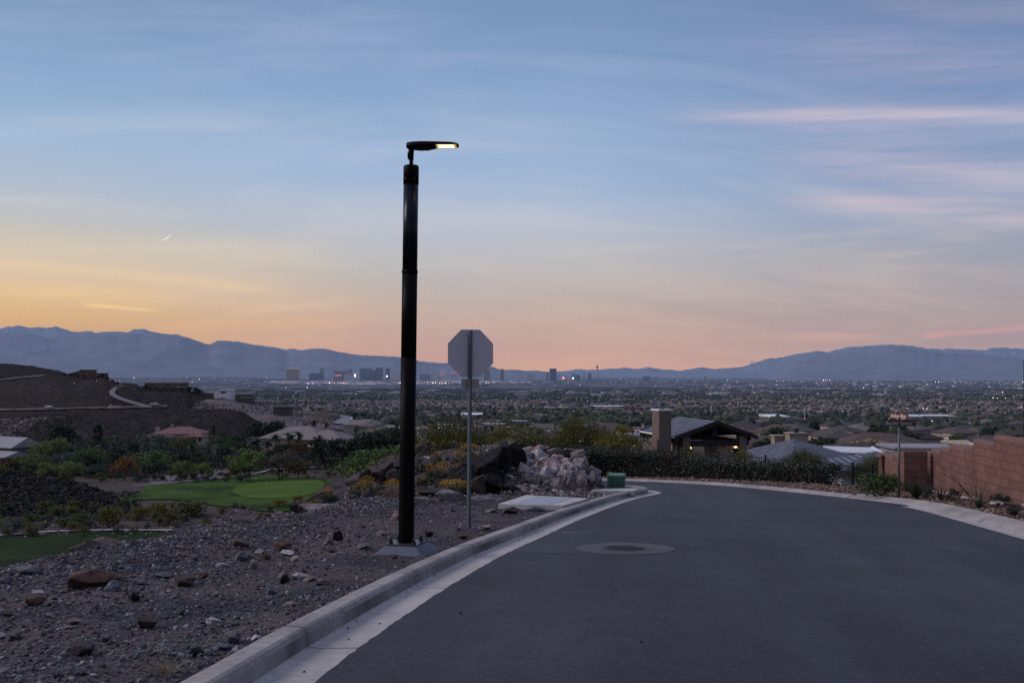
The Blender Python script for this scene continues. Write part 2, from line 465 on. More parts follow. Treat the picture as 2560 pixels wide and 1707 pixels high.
def build_terrain():
    rs = [0.6]
    while rs[-1] < 34500: rs.append(rs[-1] * 1.031 + 0.12)
    slopes = []                      # columns are rays of constant x / y, dense in the view
    for a in np.linspace(-72, -34, 20): slopes.append(math.tan(R(a)))
    slopes += list(np.linspace(math.tan(R(-33)), math.tan(R(33)), 230))
    for a in np.linspace(34, 72, 20): slopes.append(math.tan(R(a)))
    V = []; Tn = []
    for y in rs:
        for sl in slopes:
            x = sl * y
            V.append((x, y, T(x, y)))
    n = len(slopes)
    for i in range(len(rs) - 1):
        for k in range(n - 1):
            a = i * n + k
            Tn.append((a, a + 1, a + n + 1, a + n))
    # ground behind the viewer
    o = np_mesh("ground", V, Tn, M_ground, smooth=True)
    tag(o, kind="structure")
    return V, Tn
tv, tf = build_terrain()
mbk = MB(); mbk.face([(-400, -300, gz(0, -8) + 0.0), (400, -300, gz(0, -8)), (400, 0.2, gz(0, 0) - 0.47), (-400, 0.2, gz(0, 0) - 0.47)])
tag(mbk.build("ground_behind", M_ground), kind="structure")

# ---------------- hills on the left, each a ridge with a foot, a top and a back
def hillmat(name, c1, c2, c3):
    m_, nt = newmat(name)
    co = nt.add("ShaderNodeNewGeometry").outputs["Position"]
    n1 = nt.noise(co, 0.35, 6.0, 0.75); n2 = nt.noise(co, 0.025, 6.0, 0.65)
    col = nt.mix(nt.rng(n1, 0.40, 0.60), c4(c1), c4(c2))
    col = nt.mix(nt.rng(n2, 0.42, 0.66, 0, 0.85), col, c4(c3))
    pbsdf(nt, col, 0.95, bump=n1, bstr=0.8, bdist=0.8, spec=0.0)
    return m_
M_hill = hillmat("volcanic_slope", (0.056, 0.045, 0.045), (0.018, 0.015, 0.015), (0.032, 0.027, 0.020))
M_hill2 = hillmat("dark_volcanic_slope", (0.046, 0.037, 0.038), (0.015, 0.013, 0.013), (0.024, 0.019, 0.018))
M_pad = hillmat("graded_earth", (0.155, 0.130, 0.135), (0.105, 0.088, 0.092), (0.085, 0.066, 0.066))
M_lava = hillmat("lava_slope", (0.030, 0.024, 0.022), (0.008, 0.007, 0.006), (0.020, 0.015, 0.013))
hill_geo = []
def hill(name, ridge, foot, mat, back=60.0, drop=14.0, amp=3.2, n=150, rows=26, fr=45.0):
    """ridge / foot: lists of (px, distance, py); py None in the foot means sunk under the ground"""
    pr = [p[0] for p in ridge]; pf = [p[0] for p in foot]
    V = []; Fc = []
    for j in range(rows + 9):
        for i in range(n):
            px = pr[0] + (pr[-1] - pr[0]) * i / (n - 1)
            dr = interp(px, pr, [p[1] for p in ridge]); zr = -(interp(px, pr, [p[2] for p in ridge]) - HY) / F * dr
            df = interp(px, pf, [p[1] for p in foot])
            xf = (px - CX) / F * df
            zf = T(xf, df) - 3.0 if foot[0][2] is None else -(interp(px, pf, [p[2] for p in foot]) - HY) / F * df
            edge = sstep(0, 0.06, i / (n - 1)) * sstep(0, 0.06, 1 - i / (n - 1))
            if j <= rows:
                t = j / rows
                d = df + (dr - df) * t
                z = zf + (zr - zf) * (t ** 0.85)
                x = (px - CX) / F * d
                z += fnoise(x / fr, d / fr, 3.1, 5) * amp * math.sin(math.pi * min(1, t * 0.9 + 0.02))
                z += fnoise(x / (fr * 0.2), d / (fr * 0.2), 9.0, 3) * amp * 0.30
            else:
                q = (j - rows) / 8
                d = dr + back * q; x = (px - CX) / F * d
                z = zr - drop * q * q - (2.0 * q)
                z += fnoise(x / fr, d / fr, 3.1, 5) * amp * 0.3
            V.append((x, d, z))
    for j in range(rows + 8):
        for i in range(n - 1):
            a = j * n + i
            Fc.append((a, a + 1, a + n + 1, a + n))
    o = np_mesh(name, V, Fc, mat, smooth=True); tag(o, kind="structure")
    hill_geo.append((V, Fc))
    return o
hill("hill", [(-260, 1050, 900), (0, 1050, 908), (82, 1050, 914), (147, 1050, 927), (175, 1050, 937), (240, 1050, 950), (300, 1050, 965)],
     [(-260, 830, None), (300, 880, None)], M_hill2, drop=20)
hill("hill", [(-260, 790, 962), (0, 790, 957), (60, 790, 948), (140, 790, 938), (200, 800, 940), (262, 800, 941), (292, 800, 953), (330, 790, 975), (400, 770, 1000), (520, 740, 1030)],
     [(-260, 560, None), (520, 600, None)], M_hill)
hill("hill", [(262, 700, 985), (275, 700, 966), (300, 700, 956), (340, 690, 959), (355, 682, 968), (370, 680, 971), (470, 680, 973), (480, 680, 978), (540, 680, 986), (548, 680, 993), (575, 680, 1016), (610, 680, 1040)],
     [(262, 540, None), (610, 560, None)], M_hill2)
hill("hill", [(-260, 520, 1048), (0, 520, 1047), (120, 520, 1034), (200, 520, 1028), (330, 520, 1022), (410, 520, 1020), (480, 520, 1022), (560, 520, 1022), (600, 520, 1027), (640, 520, 1050), (680, 520, 1083), (730, 520, 1112)],
     [(-260, 415, None), (730, 440, None)], M_hill2, back=40, drop=8)
hill("graded_pad", [(440, 660, 1008), (480, 660, 995), (560, 660, 996), (620, 660, 1003), (660, 650, 1013), (700, 640, 1022), (760, 630, 1028), (830, 620, 1031), (880, 610, 1046), (920, 600, 1062)],
     [(440, 540, None), (920, 520, None)], M_pad, amp=1.0, drop=10)
hill("graded_pad", [(-260, 500, 1046), (0, 500, 1046), (90, 500, 1043), (160, 500, 1040), (215, 500, 1062), (240, 500, 1085)],
     [(-260, 440, None), (240, 450, None)], M_pad, amp=0.5, drop=6, back=20)
hill("lava_slope", [(-260, 190, 1160), (0, 190, 1172), (90, 190, 1186), (190, 186, 1206), (260, 184, 1226), (300, 180, 1246), (345, 172, 1262)],
     [(-260, 143, None), (345, 150, None)], M_lava, amp=1.6, back=30, drop=6, fr=9.0)

# ---------------- mountains
def mountmat(name, c1, c2):
    m_, nt = newmat(name)
    co = nt.add("ShaderNodeNewGeometry").outputs["Position"]
    n1 = nt.noise(co, 0.0012, 8.0, 0.7)
    col = nt.mix(nt.rng(n1, 0.35, 0.65), c4(c1), c4(c2))
    pbsdf(nt, col, 0.95, spec=0.0)
    return m_
M_mount = mountmat("haze_tinted_rock", (0.165, 0.168, 0.195), (0.118, 0.120, 0.145))  # part of the distance haze's blue is put into the rock colour
def mountain(name, pts, d, depth, py_foot, seed, jag=1.0, n=420, rows=26):
    pts = sorted(pts); xs = [p[0] for p in pts]; ys = [p[1] for p in pts]
    V = []; Fc = []
    for j in range(rows + 7):
        for i in range(n):
            px = xs[0] + (xs[-1] - xs[0]) * i / (n - 1)
            py = interp(px, xs, ys) - (fnoise(px / 26.0, seed, 0, 5) * 2.2 + abs(fnoise(px / 9.0, seed + 3, 0, 3)) * 1.6 - 0.8) * jag
            zr = -(py - HY) / F * d
            d0 = d - depth
            zf = T((px - CX) / F * d0, d0) - 25
            if j <= rows:
                t = j / rows
                if j == 0 or True: eg = sstep(0, 0.06, i / (n - 1)) * sstep(0, 0.06, 1 - i / (n - 1))
                dd = d0 + depth * t
                x = (px - CX) / F * dd
                zr2 = zf + (zr - zf) * eg
                z = zf + (zr2 - zf) * (0.35 * t + 0.65 * t ** 2.2)
                rid = 1.0 - 2.0 * abs(fnoise(x / 2600.0, dd / 4200.0, seed, 4))
                z += rid * (zr - zf) * 0.075 * math.sin(math.pi * t) ** 0.8
            else:
                q = (j - rows) / 6
                dd = d + depth * 0.5 * q; x = (px - CX) / F * dd
                eg = sstep(0, 0.06, i / (n - 1)) * sstep(0, 0.06, 1 - i / (n - 1)); zr2 = zf + (zr - zf) * eg
                z = zr2 - (zr2 - zf) * 0.9 * q
            V.append((x, dd, z))
    for j in range(rows + 6):
        for i in range(n - 1):
            a = j * n + i
            Fc.append((a, a + 1, a + n + 1, a + n))
    o = np_mesh(name, V, Fc, M_mount, smooth=True); tag(o, kind="structure")
def cvt(lst, sc, ox, oy):
    return [(ox + x / sc, oy + y / sc) for x, y in lst]
left = cvt([(0, 150), (165, 118), (250, 142), (370, 137), (430, 142), (520, 130), (600, 160), (670, 178), (750, 178), (810, 170), (870, 185), (960, 178), (1100, 177), (1175, 185), (1240, 155), (1320, 152), (1400, 180), (1500, 195), (1570, 210), (1610, 198), (1700, 225), (1770, 252), (1850, 272), (1920, 297), (2000, 272), (2100, 266), (2160, 264), (2250, 283), (2350, 300)], 3.672, 0, 780)
left2 = cvt([(0, 278), (95, 290), (200, 305), (330, 325), (420, 342), (490, 332), (560, 348), (620, 345), (700, 345)], 3.672, 600, 780)
mountain("mountains", [(-900, 838), (-500, 826), (-250, 834)] + left[:-1] + left2[1:] + [(860, 893), (950, 905), (1050, 918)], 31000, 4500, 926, 1.0)
front = cvt([(0, 185), (250, 195), (470, 240), (640, 235), (800, 205), (960, 200), (1080, 215), (1200, 190), (1300, 205), (1400, 184), (1500, 198), (1620, 212), (1700, 230), (1770, 256), (1850, 280), (1920, 300), (2000, 258), (2100, 262), (2250, 300), (2350, 318)], 3.672, 0, 780)
front2 = cvt([(140, 345), (260, 322), (340, 340), (440, 372), (560, 352), (620, 338), (700, 332), (820, 338), (880, 362), (960, 372), (1080, 392), (1300, 402), (1470, 412), (1620, 440), (1700, 455), (1790, 463), (1900, 465), (2100, 485), (2320, 497)], 3.672, 600, 780)
front3 = cvt([(160, 265), (600, 285), (800, 300), (1100, 310)], 3.672, 1200, 850)
mountain("mountains", [(-900, 862), (-400, 850), (-150, 838)] + front[:-1] + front2[1:] + front3, 21000, 4500, 931, 7.0, jag=0.7)
mountain("mountains", [(-900, 905), (0, 893), (80, 886), (200, 892), (330, 900), (500, 915), (640, 930)], 18000, 1800, 934, 4.0, jag=0.5, n=200)
mid = cvt([(500, 300), (720, 287), (900, 268), (1060, 270), (1200, 262), (1320, 250), (1400, 262), (1450, 262), (1550, 247), (1640, 262), (1760, 275), (1840, 280), (1920, 262), (2040, 250), (2150, 262), (2350, 255)], 3.672, 1200, 850)
mountain("mountains", [(1200, 934)] + mid + [(1900, 915), (2000, 925)], 32500, 2500, 938, 11.0, jag=0.8, n=260)
right = cvt([(0, 222), (170, 205), (260, 178), (380, 138), (480, 130), (600, 105), (760, 83), (840, 88), (920, 68), (1020, 50), (1200, 40), (1340, 33), (1500, 45), (1600, 65), (1740, 65), (1940, 72), (2050, 75), (2120, 55), (2250, 62), (2350, 65)], 3.092, 1800, 850)
mountain("mountains", [(1620, 934), (1720, 927)] + right + [(2700, 868), (2900, 850), (3300, 880)], 30000, 4500, 938, 21.0)
rfront = [(1900, 930), (1990, 905), (2060, 888), (2120, 878), (2180, 872), (2240, 867), (2290, 872), (2350, 882), (2420, 886), (2480, 887), (2560, 896), (2700, 905), (3300, 915)]
mountain("mountains", rfront, 20500, 4000, 939, 33.0, jag=0.7)

# ================================================================== near ground: road, kerbs, gravel bank
def catmull(pts, n=12):
    out = []
    p = [Vector(q) for q in pts]
    for i in range(len(p) - 1):
        a = p[max(0, i - 1)]; b = p[i]; c = p[i + 1]; d = p[min(len(p) - 1, i + 2)]
        for k in range(n):
            t = k / n
            out.append(0.5 * ((2 * b) + (c - a) * t + (2 * a - 5 * b + 4 * c - d) * t * t + (3 * b - 3 * c + d - a) * t ** 3))
    out.append(p[-1])
    return out
# face line of the near kerb (where gutter and kerb meet), round the corner and along the side street
KERB_L = [(-2.45, -4.4), (-2.3, -1), (-1.98, 3), (-1.70, 5.1), (-1.49, 6.8), (-1.06, 9.4), (-0.48, 12.2), (0.20, 14.8), (0.95, 17.7), (2.27, 22.2), (3.2, 24.9), (3.93, 26.6), (4.18, 27.4), (4.2, 28.2), (3.9, 29.0), (3.2, 29.9), (1.6, 31.0), (0, 31.5), (-3, 32.0)]
KERB_R = [(-6, 38.6), (0, 37.2), (2.2, 36.7), (3.6, 36.3), (4.9, 35.6), (6.3, 34.0), (7.5, 32.0), (8.4, 29.0), (9.05, 26.0), (9.4, 23.8), (9.65, 21.9), (9.6, 20.4), (9.22, 18.2), (8.55, 14.8), (7.6, 10), (6.8, 5), (6.2, 0), (6.0, -6)]
kl = [Vector((p.x, p.y)) for p in catmull([(a, b, 0) for a, b in KERB_L], 10)]
kr = [Vector((p.x, p.y)) for p in catmull([(a, b, 0) for a, b in KERB_R], 10)]
def kline_x(y):                       # kerb face x on the straight run
    return interp(y, [p.y for p in kl[:131]], [p.x for p in kl[:131]])
def resample(poly, step):
    acc = [0.0]
    for a, b in zip(poly[:-1], poly[1:]): acc.append(acc[-1] + (b - a).length)
    L = acc[-1]; n = int(L / step)
    out = []
    for i in range(n + 1):
        s = L * i / n
        k = int(np.searchsorted(acc, s)); k = min(max(1, k), len(poly) - 1)
        t = (s - acc[k - 1]) / max(1e-9, acc[k] - acc[k - 1])
        out.append(poly[k - 1].lerp(poly[k], t))
    return out
def normals2(poly):
    out = []
    for i in range(len(poly)):
        t = (poly[min(i + 1, len(poly) - 1)] - poly[max(i - 1, 0)]).normalized()
        out.append(Vector((t.y, -t.x)))          # to the right of travel
    return out

def concrete(name, c1, c2, stain=0.5):
    m_, nt = newmat(name)
    co = nt.add("ShaderNodeTexCoord").outputs["Object"]
    n1 = nt.noise(co, 1.1, 6.0, 0.65); n2 = nt.noise(co, 14.0, 5.0, 0.6); n3 = nt.noise(co, 120.0, 3.0, 0.6)
    col = nt.mix(nt.rng(n1, 0.36, 0.66), c4(c1), c4(c2))
    k = nt.rng(n2, 0.30, 0.72, 1.12, 1.0 - 0.3 * stain)
    col = nt.mix(1.0, col, nt.xyz(k, k, k), 'MULTIPLY')
    k = nt.rng(n3, 0.3, 0.7, 0.88, 1.12)
    col = nt.mix(1.0, col, nt.xyz(k, k, k), 'MULTIPLY')
    pbsdf(nt, col, 0.88, bump=n3, bstr=0.25, bdist=0.004, spec=0.25)
    return m_
M_kerb = concrete("kerb_concrete", (0.33, 0.292, 0.274), (0.21, 0.185, 0.176), 1.0)
M_gutter = concrete("gutter_concrete", (0.375, 0.333, 0.316), (0.29, 0.256, 0.243), 0.4)
M_slab = concrete("slab_concrete", (0.42, 0.385, 0.37), (0.33, 0.30, 0.29), 0.3)
def kerbface_mat():
    """kerb front: same concrete, soiled by tyres and runoff in long patches"""
    m_, nt = newmat("kerb_face_concrete")
    co = nt.add("ShaderNodeTexCoord").outputs["Object"]
    s = nt.add("ShaderNodeSeparateXYZ"); nt.link(co, s.inputs[0])
    hgt = nt.m('ADD', s.outputs[2], nt.m('ADD', nt.m('MULTIPLY', s.outputs[1], SLOPE), EYE))
    st = nt.noise(nt.xyz(s.outputs[1], hgt, 0.0), 0.45, 5.0, 0.6)
    st2 = nt.noise(nt.xyz(nt.m('MULTIPLY', s.outputs[1], 3.0), nt.m('MULTIPLY', hgt, 1.5), 2.0), 2.2, 5.0, 0.65)
    n3 = nt.noise(co, 120.0, 3.0, 0.6)
    col = nt.mix(nt.rng(st2, 0.3, 0.7), (0.30, 0.265, 0.26, 1), (0.22, 0.195, 0.19, 1))
    col = nt.mix(nt.rng(st, 0.42, 0.58, 0, 0.9), col, (0.075, 0.068, 0.070, 1))
    pbsdf(nt, col, 0.88, bump=n3, bstr=0.25, bdist=0.004, spec=0.25)
    return m_
M_kface = kerbface_mat()

def sweep(name, line, prof, mats, mis, joint=2.8, gap=0.024, step=0.25, skip=None):
    """prof: (offset to the right of travel, height); joints cut the run into cast lengths"""
    pts = resample(line, step); nr = normals2(pts)
    per = max(1, int(round(joint / step)))
    mb = MB(); k = len(prof)
    i = 0
    while i < len(pts) - 1:
        e = min(i + per, len(pts) - 1)
        ring = []
        for q in range(i, e + 1):
            p = pts[q]; t = Vector((-nr[q].y, nr[q].x))
            if q == i: p = p + t * gap * 0.5
            if q == e: p = p - t * gap * 0.5
            ring.append([(p.x + nr[q].x * o_, p.y + nr[q].y * o_, gz(p.x, p.y + nr[q].y * o_) + h) for o_, h in prof])
        vs = [v_ for rr in ring for v_ in rr]; b = len(mb.v); mb.v += vs
        for q in range(len(ring) - 1):
            for c in range(k - 1):
                mb.f.append((b + q * k + c, b + q * k + c + 1, b + (q + 1) * k + c + 1, b + (q + 1) * k + c)); mb.m.append(mis[c]); mb.sm.append(False)
        for q, rev in ((0, False), (len(ring) - 1, True)):
            f = tuple(b + q * k + c for c in range(k)); mb.f.append(f[::-1] if rev else f); mb.m.append(0); mb.sm.append(False)
        i = e
    return tag(mb.build(name, mats, fix=False), kind="structure")
# travel up the road: the gravel is on the left (negative offset), the gutter on the right
sweep("kerb", kl, [(-0.19, -0.12), (-0.19, 0.135), (-0.175, 0.15), (-0.035, 0.148), (-0.012, 0.135), (0.0, 0.10), (0.012, 0.0), (0.012, -0.12)], [M_kerb, M_kface], [0, 0, 0, 0, 0, 1, 1])
sweep("gutter", kl, [(0.010, -0.10), (0.010, 0.004), (0.08, -0.008), (0.42, 0.006), (0.42, -0.10)], [M_gutter], [0, 0, 0, 0], gap=0.022)
# far side: travel from the side street towards the viewer, so the planting strip is on the left
i0 = min(range(len(kr)), key=lambda i: abs(kr[i].y - 24.6) + (0 if kr[i].x > 8 else 99))
sweep("kerb", kr[:i0 + 1], [(-0.26, -0.15), (-0.26, 0.10), (-0.20, 0.105), (0.0, 0.03), (0.03, 0.0), (0.03, -0.15)], [M_kerb], [0, 0, 0, 0, 0], joint=3.0)
sweep("kerb", kr[i0:], [(-0.42, -0.15), (-0.42, 0.115), (-0.36, 0.125), (-0.05, 0.045), (0.0, 0.006), (0.0, -0.15)], [M_kerb], [0, 0, 0, 0, 0], joint=2.4)
j0 = min(range(len(kr)), key=lambda i: abs(kr[i].y - 21.6) + (0 if kr[i].x > 8 else 99))
sweep("gutter", kr[j0:], [(0.008, -0.10), (0.008, -0.006), (0.05, -0.012), (0.38, 0.006), (0.38, -0.10)], [M_gutter], [0, 0, 0, 0], joint=2.4)

def asphalt_mat():
    m_, nt = newmat("asphalt")
    co = nt.add("ShaderNodeTexCoord").outputs["Object"]
    n1 = nt.noise(co, 0.28, 5.0, 0.6); n2 = nt.noise(co, 2.2, 6.0, 0.65, 0.6); n3 = nt.noise(co, 90.0, 3.0, 0.7)
    s = nt.add("ShaderNodeSeparateXYZ"); nt.link(co, s.inputs[0])
    tr = nt.noise(nt.xyz(nt.m('MULTIPLY', nt.m('SUBTRACT', s.outputs[0], nt.m('MULTIPLY', s.outputs[1], 0.2)), 1.1), nt.m('MULTIPLY', s.outputs[1], 0.12), 0.0), 1.0, 4.0, 0.5)
    col = nt.mix(nt.rng(n1, 0.38, 0.64), (0.0175, 0.0180, 0.0250, 1), (0.0300, 0.0305, 0.0395, 1))
    k = nt.rng(tr, 0.3, 0.7, 0.70, 1.28); col = nt.mix(1.0, col, nt.xyz(k, k, k), 'MULTIPLY')
    n7 = nt.noise(co, 26.0, 4.0, 0.7); k = nt.rng(n7, 0.3, 0.7, 0.72, 1.28); col = nt.mix(1.0, col, nt.xyz(k, k, k), 'MULTIPLY')
    k = nt.rng(n2, 0.3, 0.72, 1.15, 0.72); col = nt.mix(1.0, col, nt.xyz(k, k, k), 'MULTIPLY')
    vo = nt.add("ShaderNodeTexVoronoi"); vo.inputs["Scale"].default_value = 110.0; nt.link(co, vo.inputs["Vector"])
    k = nt.rng(nt.add("ShaderNodeSeparateColor").outputs[0], 0, 1) if False else None
    sc = nt.add("ShaderNodeSeparateColor"); nt.link(vo.outputs["Color"], sc.inputs[0])
    k = nt.rng(sc.outputs[0], 0.0, 1.0, 0.62, 1.38); col = nt.mix(1.0, col, nt.xyz(k, k, k), 'MULTIPLY')
    pale = nt.m('GREATER_THAN', sc.outputs[1], 0.992)
    col = nt.mix(nt.m('MULTIPLY', pale, 0.5), col, (0.17, 0.16, 0.165, 1))
    h = nt.m('ADD', vo.outputs["Distance"], nt.m('MULTIPLY', n3, 0.8))
    pbsdf(nt, col, 0.75, bump=h, bstr=0.30, bdist=0.005, spec=0.32)
    return m_
M_asph = asphalt_mat()
rnd = random.Random(5)
def edge(line, off, jit, step=0.10):
    pts = resample(line, step); nr = normals2(pts)
    return [(p + q * (off + rnd.uniform(-jit, jit))) for p, q in zip(pts, nr)]
e1 = [p for p in edge(kl, 0.405, 0.009)]
e2 = [p for p in edge(kr, 0.02, 0.002, 0.3)]
jr = [p for p in edge(kr[j0:], 0.36, 0.008)]
e2a = [p for p in edge(kr[:j0], 0.02, 0.002, 0.3)]
ring = e1 + e2a + jr
bm = bmesh.new()
vs = [bm.verts.new((p.x, p.y, gz(p.x, p.y) + 0.012)) for p in ring]
es = [bm.edges.new((vs[i], vs[(i + 1) % len(vs)])) for i in range(len(vs))]
bmesh.ops.triangle_fill(bm, use_beauty=True, edges=es)
# the cut edge of the asphalt layer
lo = [bm.verts.new((p.x, p.y, gz(p.x, p.y) - 0.05)) for p in ring]
for i in range(len(vs)):
    k = (i + 1) % len(vs)
    if (ring[i] - ring[k]).length < 3: bm.faces.new((vs[i], vs[k], lo[k], lo[i]))
bmesh.ops.recalc_face_normals(bm, faces=bm.faces)
for f in bm.faces:
    if abs(f.normal.z) > 0.5 and f.normal.z < 0: f.normal_flip()
me = bpy.data.meshes.new("road"); bm.to_mesh(me); bm.free()
tag(link("road", me, M_asph), kind="structure")

hill_verts = [np.array(V_) for V_, F_ in hill_geo]
# ---------------- gravel bank between the near kerb and the drop
MH = [(-6.2, 0.0), (-5.4, 0.25), (-4.4, 0.62), (-3.2, 0.95), (-1.8, 1.2), (-0.4, 1.28), (0.3, 1.05), (0.9, 0.45), (1.6, 0.12), (2.4, 0.02), (2.9, 0.0)]
def mound(x, y):
    h = interp(x, [a for a, _ in MH], [b for _, b in MH])
    y0 = 23.6 + 0.35 * max(0, x)
    return h * sstep(y0, 28.6, y) * (1 - sstep(29.4, 30.6 if x > -3 else 33, y))
def bank_z(x, y):
    z = gz(x, y) + 0.115
    z += fnoise(x * 0.6, y * 0.6, 1.0, 4) * 0.085 * min(1, max(0, (kline_x(min(y, 27)) - 0.2 - x) / 0.5))
    z += fnoise(x * 2.3, y * 2.3, 7.0, 3) * 0.028
    cx_ = crest(y) + 0.12 * fnoise(y * 0.6, 2.0)
    # low berm of dumped gravel near the drop
    z -= 0.07 * math.exp(-((x + 1.40) ** 2 + (y - 11.6) ** 2) / 0.5)
    if 9 < y < 24: z += 0.035 * math.exp(-((x - cx_ - 0.9) / 0.7) ** 2) * (0.6 + 0.8 * abs(fnoise(y * 0.5, 5.0)))
    z += mound(x, y)
    if x < cx_:
        s = cx_ - x
        z -= 0.18 * min(s, 0.4) / 0.4 + 0.50 * max(0, s - 0.25) + 0.1 * s
    return z
def gravel_mat(name, dark, light, red):
    m_, nt = newmat(name)
    co = nt.add("ShaderNodeTexCoord").outputs["Object"]
    n1 = nt.noise(co, 0.55, 6.0, 0.65); n2 = nt.noise(co, 22.0, 5.0, 0.7)
    vo = nt.add("ShaderNodeTexVoronoi"); vo.inputs["Scale"].default_value = 34.0; nt.link(co, vo.inputs["Vector"])
    sc = nt.add("ShaderNodeSeparateColor"); nt.link(vo.outputs["Color"], sc.inputs[0])
    col = nt.mix(nt.rng(n1, 0.40, 0.62), c4(dark), c4(red))
    col = nt.mix(nt.m('MULTIPLY', nt.m('POWER', sc.outputs[0], 3.0), 0.55), col, c4(light))
    k = nt.rng(n2, 0.3, 0.7, 0.65, 1.25); col = nt.mix(1.0, col, nt.xyz(k, k, k), 'MULTIPLY')
    h = nt.m('ADD', nt.m('MULTIPLY', vo.outputs["Distance"], -1.0), nt.m('MULTIPLY', n2, 0.7))
    pbsdf(nt, col, 0.95, bump=h, bstr=0.9, bdist=0.02, spec=0.1)
    return m_
M_grav = gravel_mat("bank_gravel_soil", (0.031, 0.029, 0.037), (0.115, 0.105, 0.118), (0.092, 0.064, 0.063))
M_redg = gravel_mat("planting_gravel", (0.085, 0.055, 0.045), (0.20, 0.14, 0.11), (0.11, 0.066, 0.050))
def build_bank():
    ys = list(np.arange(-5, 33.6, 0.11)); nx = 78
    V = []; Fc = []
    for y in ys:
        y = float(y)
        xr = kline_x(y) - 0.17 if y < 27.0 else 0
        if y >= 27.0:       # behind the corner the bank ends at the side street kerb
            yy = [(27.0, kline_x(27.0) - 0.17), (28.3, 3.95), (28.8, 3.7), (29.6, 3.0), (30.4, 2.0), (30.85, 1.0), (31.15, 0.0), (31.45, -1.5), (31.7, -3.0), (33.8, -3.6)]
            xr = interp(y, [a for a, _ in yy], [b for _, b in yy])
        xl = crest(y) - 5.0
        for k in range(nx):
            t = k / (nx - 1)
            x = xl + (xr - xl) * (t ** 0.8)
            V.append((x, y, bank_z(x, y)))
    for j in range(len(ys) - 1):
        for k in range(nx - 1):
            a = j * nx + k
            Fc.append((a, a + 1, a + nx + 1, a + nx))
    o = np_mesh("gravel_bank", V, Fc, M_grav, smooth=True); tag(o, kind="structure")
    return V, Fc
bv, bf = build_bank()
# ---------------- planting strip along the far kerb
def strip_z(x, y):
    return gz(x, y) + 0.07 + fnoise(x * 0.8, y * 0.8, 4.0, 3) * 0.05
def build_strip():
    pts = resample(kr, 0.3); nr = normals2(pts); nk = 26
    V = []; Fc = []
    for p, q in zip(pts, nr):
        for k in range(nk):
            o_ = -0.24 - 7.0 * (k / (nk - 1)) ** 1.5
            x, y = p.x + q.x * o_, p.y + q.y * o_
            dist = -o_
            z = strip_z(x, y) - (0.02 if k == 0 else 0)
            if y > 30: z -= 0.10 * max(0, dist - 2.6)
            V.append((x, y, z))
    for j in range(len(pts) - 1):
        for k in range(nk - 1):
            a = j * nk + k
            Fc.append((a, a + nk, a + nk + 1, a + 1))
    o = np_mesh("planting_strip", V, Fc, M_redg, smooth=True); tag(o, kind="structure")
    return V, Fc
sv, sf = build_strip()

# ---------------- one ray-cast tree over all ground, used to set things down
allv = []; allf = []
for V_, F_ in [(tv, tf), (bv, bf), (sv, sf)] + hill_geo:
    b_ = len(allv); allv += list(V_); allf += [tuple(b_ + i for i in f) for f in F_]
BVH = BVHTree.FromPolygons([Vector(v_) for v_ in allv], allf)
def gnd(x, y, default=None):
    h = BVH.ray_cast(Vector((x, y, 900.0)), Vector((0, 0, -1)))
    return h[0].z if h[0] else (default if default is not None else T(x, y))
def hit(px, py, start=0.0):
    """ground point seen in a direction from the viewpoint, looking from a given distance on"""
    d = Vector(((px - CX) / F, 1.0, -(py - HY) / F))
    h = BVH.ray_cast(d * start, d.normalized())
    return h[0]
def at(px, d, sink=0.0):
    x = (px - CX) / F * d
    return Vector((x, d, gnd(x, d) - sink))
def drape(name, poly, mat, off=0.12, kind="structure", smoothn=6):
    """ground cover patch with a border traced on the land"""
    pts = catmull([(a, b, 0) for a, b in poly + [poly[0]]], smoothn)[:-1]
    w3 = [hit(p.x, p.y, 90.0) for p in pts]
    bm = bmesh.new()
    vs = [bm.verts.new(p + Vector((0, 0, off))) for p in w3 if p is not None]
    es = [bm.edges.new((vs[i], vs[(i + 1) % len(vs)])) for i in range(len(vs))]
    bmesh.ops.triangle_fill(bm, use_beauty=True, edges=es)
    for _ in range(3):
        bmesh.ops.subdivide_edges(bm, edges=[e for e in bm.edges if e.calc_length() > 3.0], cuts=1, use_grid_fill=True)
    bset = set(id(v_) for v_ in vs)
    for v_ in bm.verts:
        v_.co.z = gnd(v_.co.x, v_.co.y) + off
    bmesh.ops.triangulate(bm, faces=bm.faces)
    bmesh.ops.recalc_face_normals(bm, faces=bm.faces)
    for f in bm.faces:
        if f.normal.z < 0: f.normal_flip()
        f.smooth = True
    me = bpy.data.meshes.new(name); bm.to_mesh(me); bm.free()
    return tag(link(name, me, mat), kind=kind)
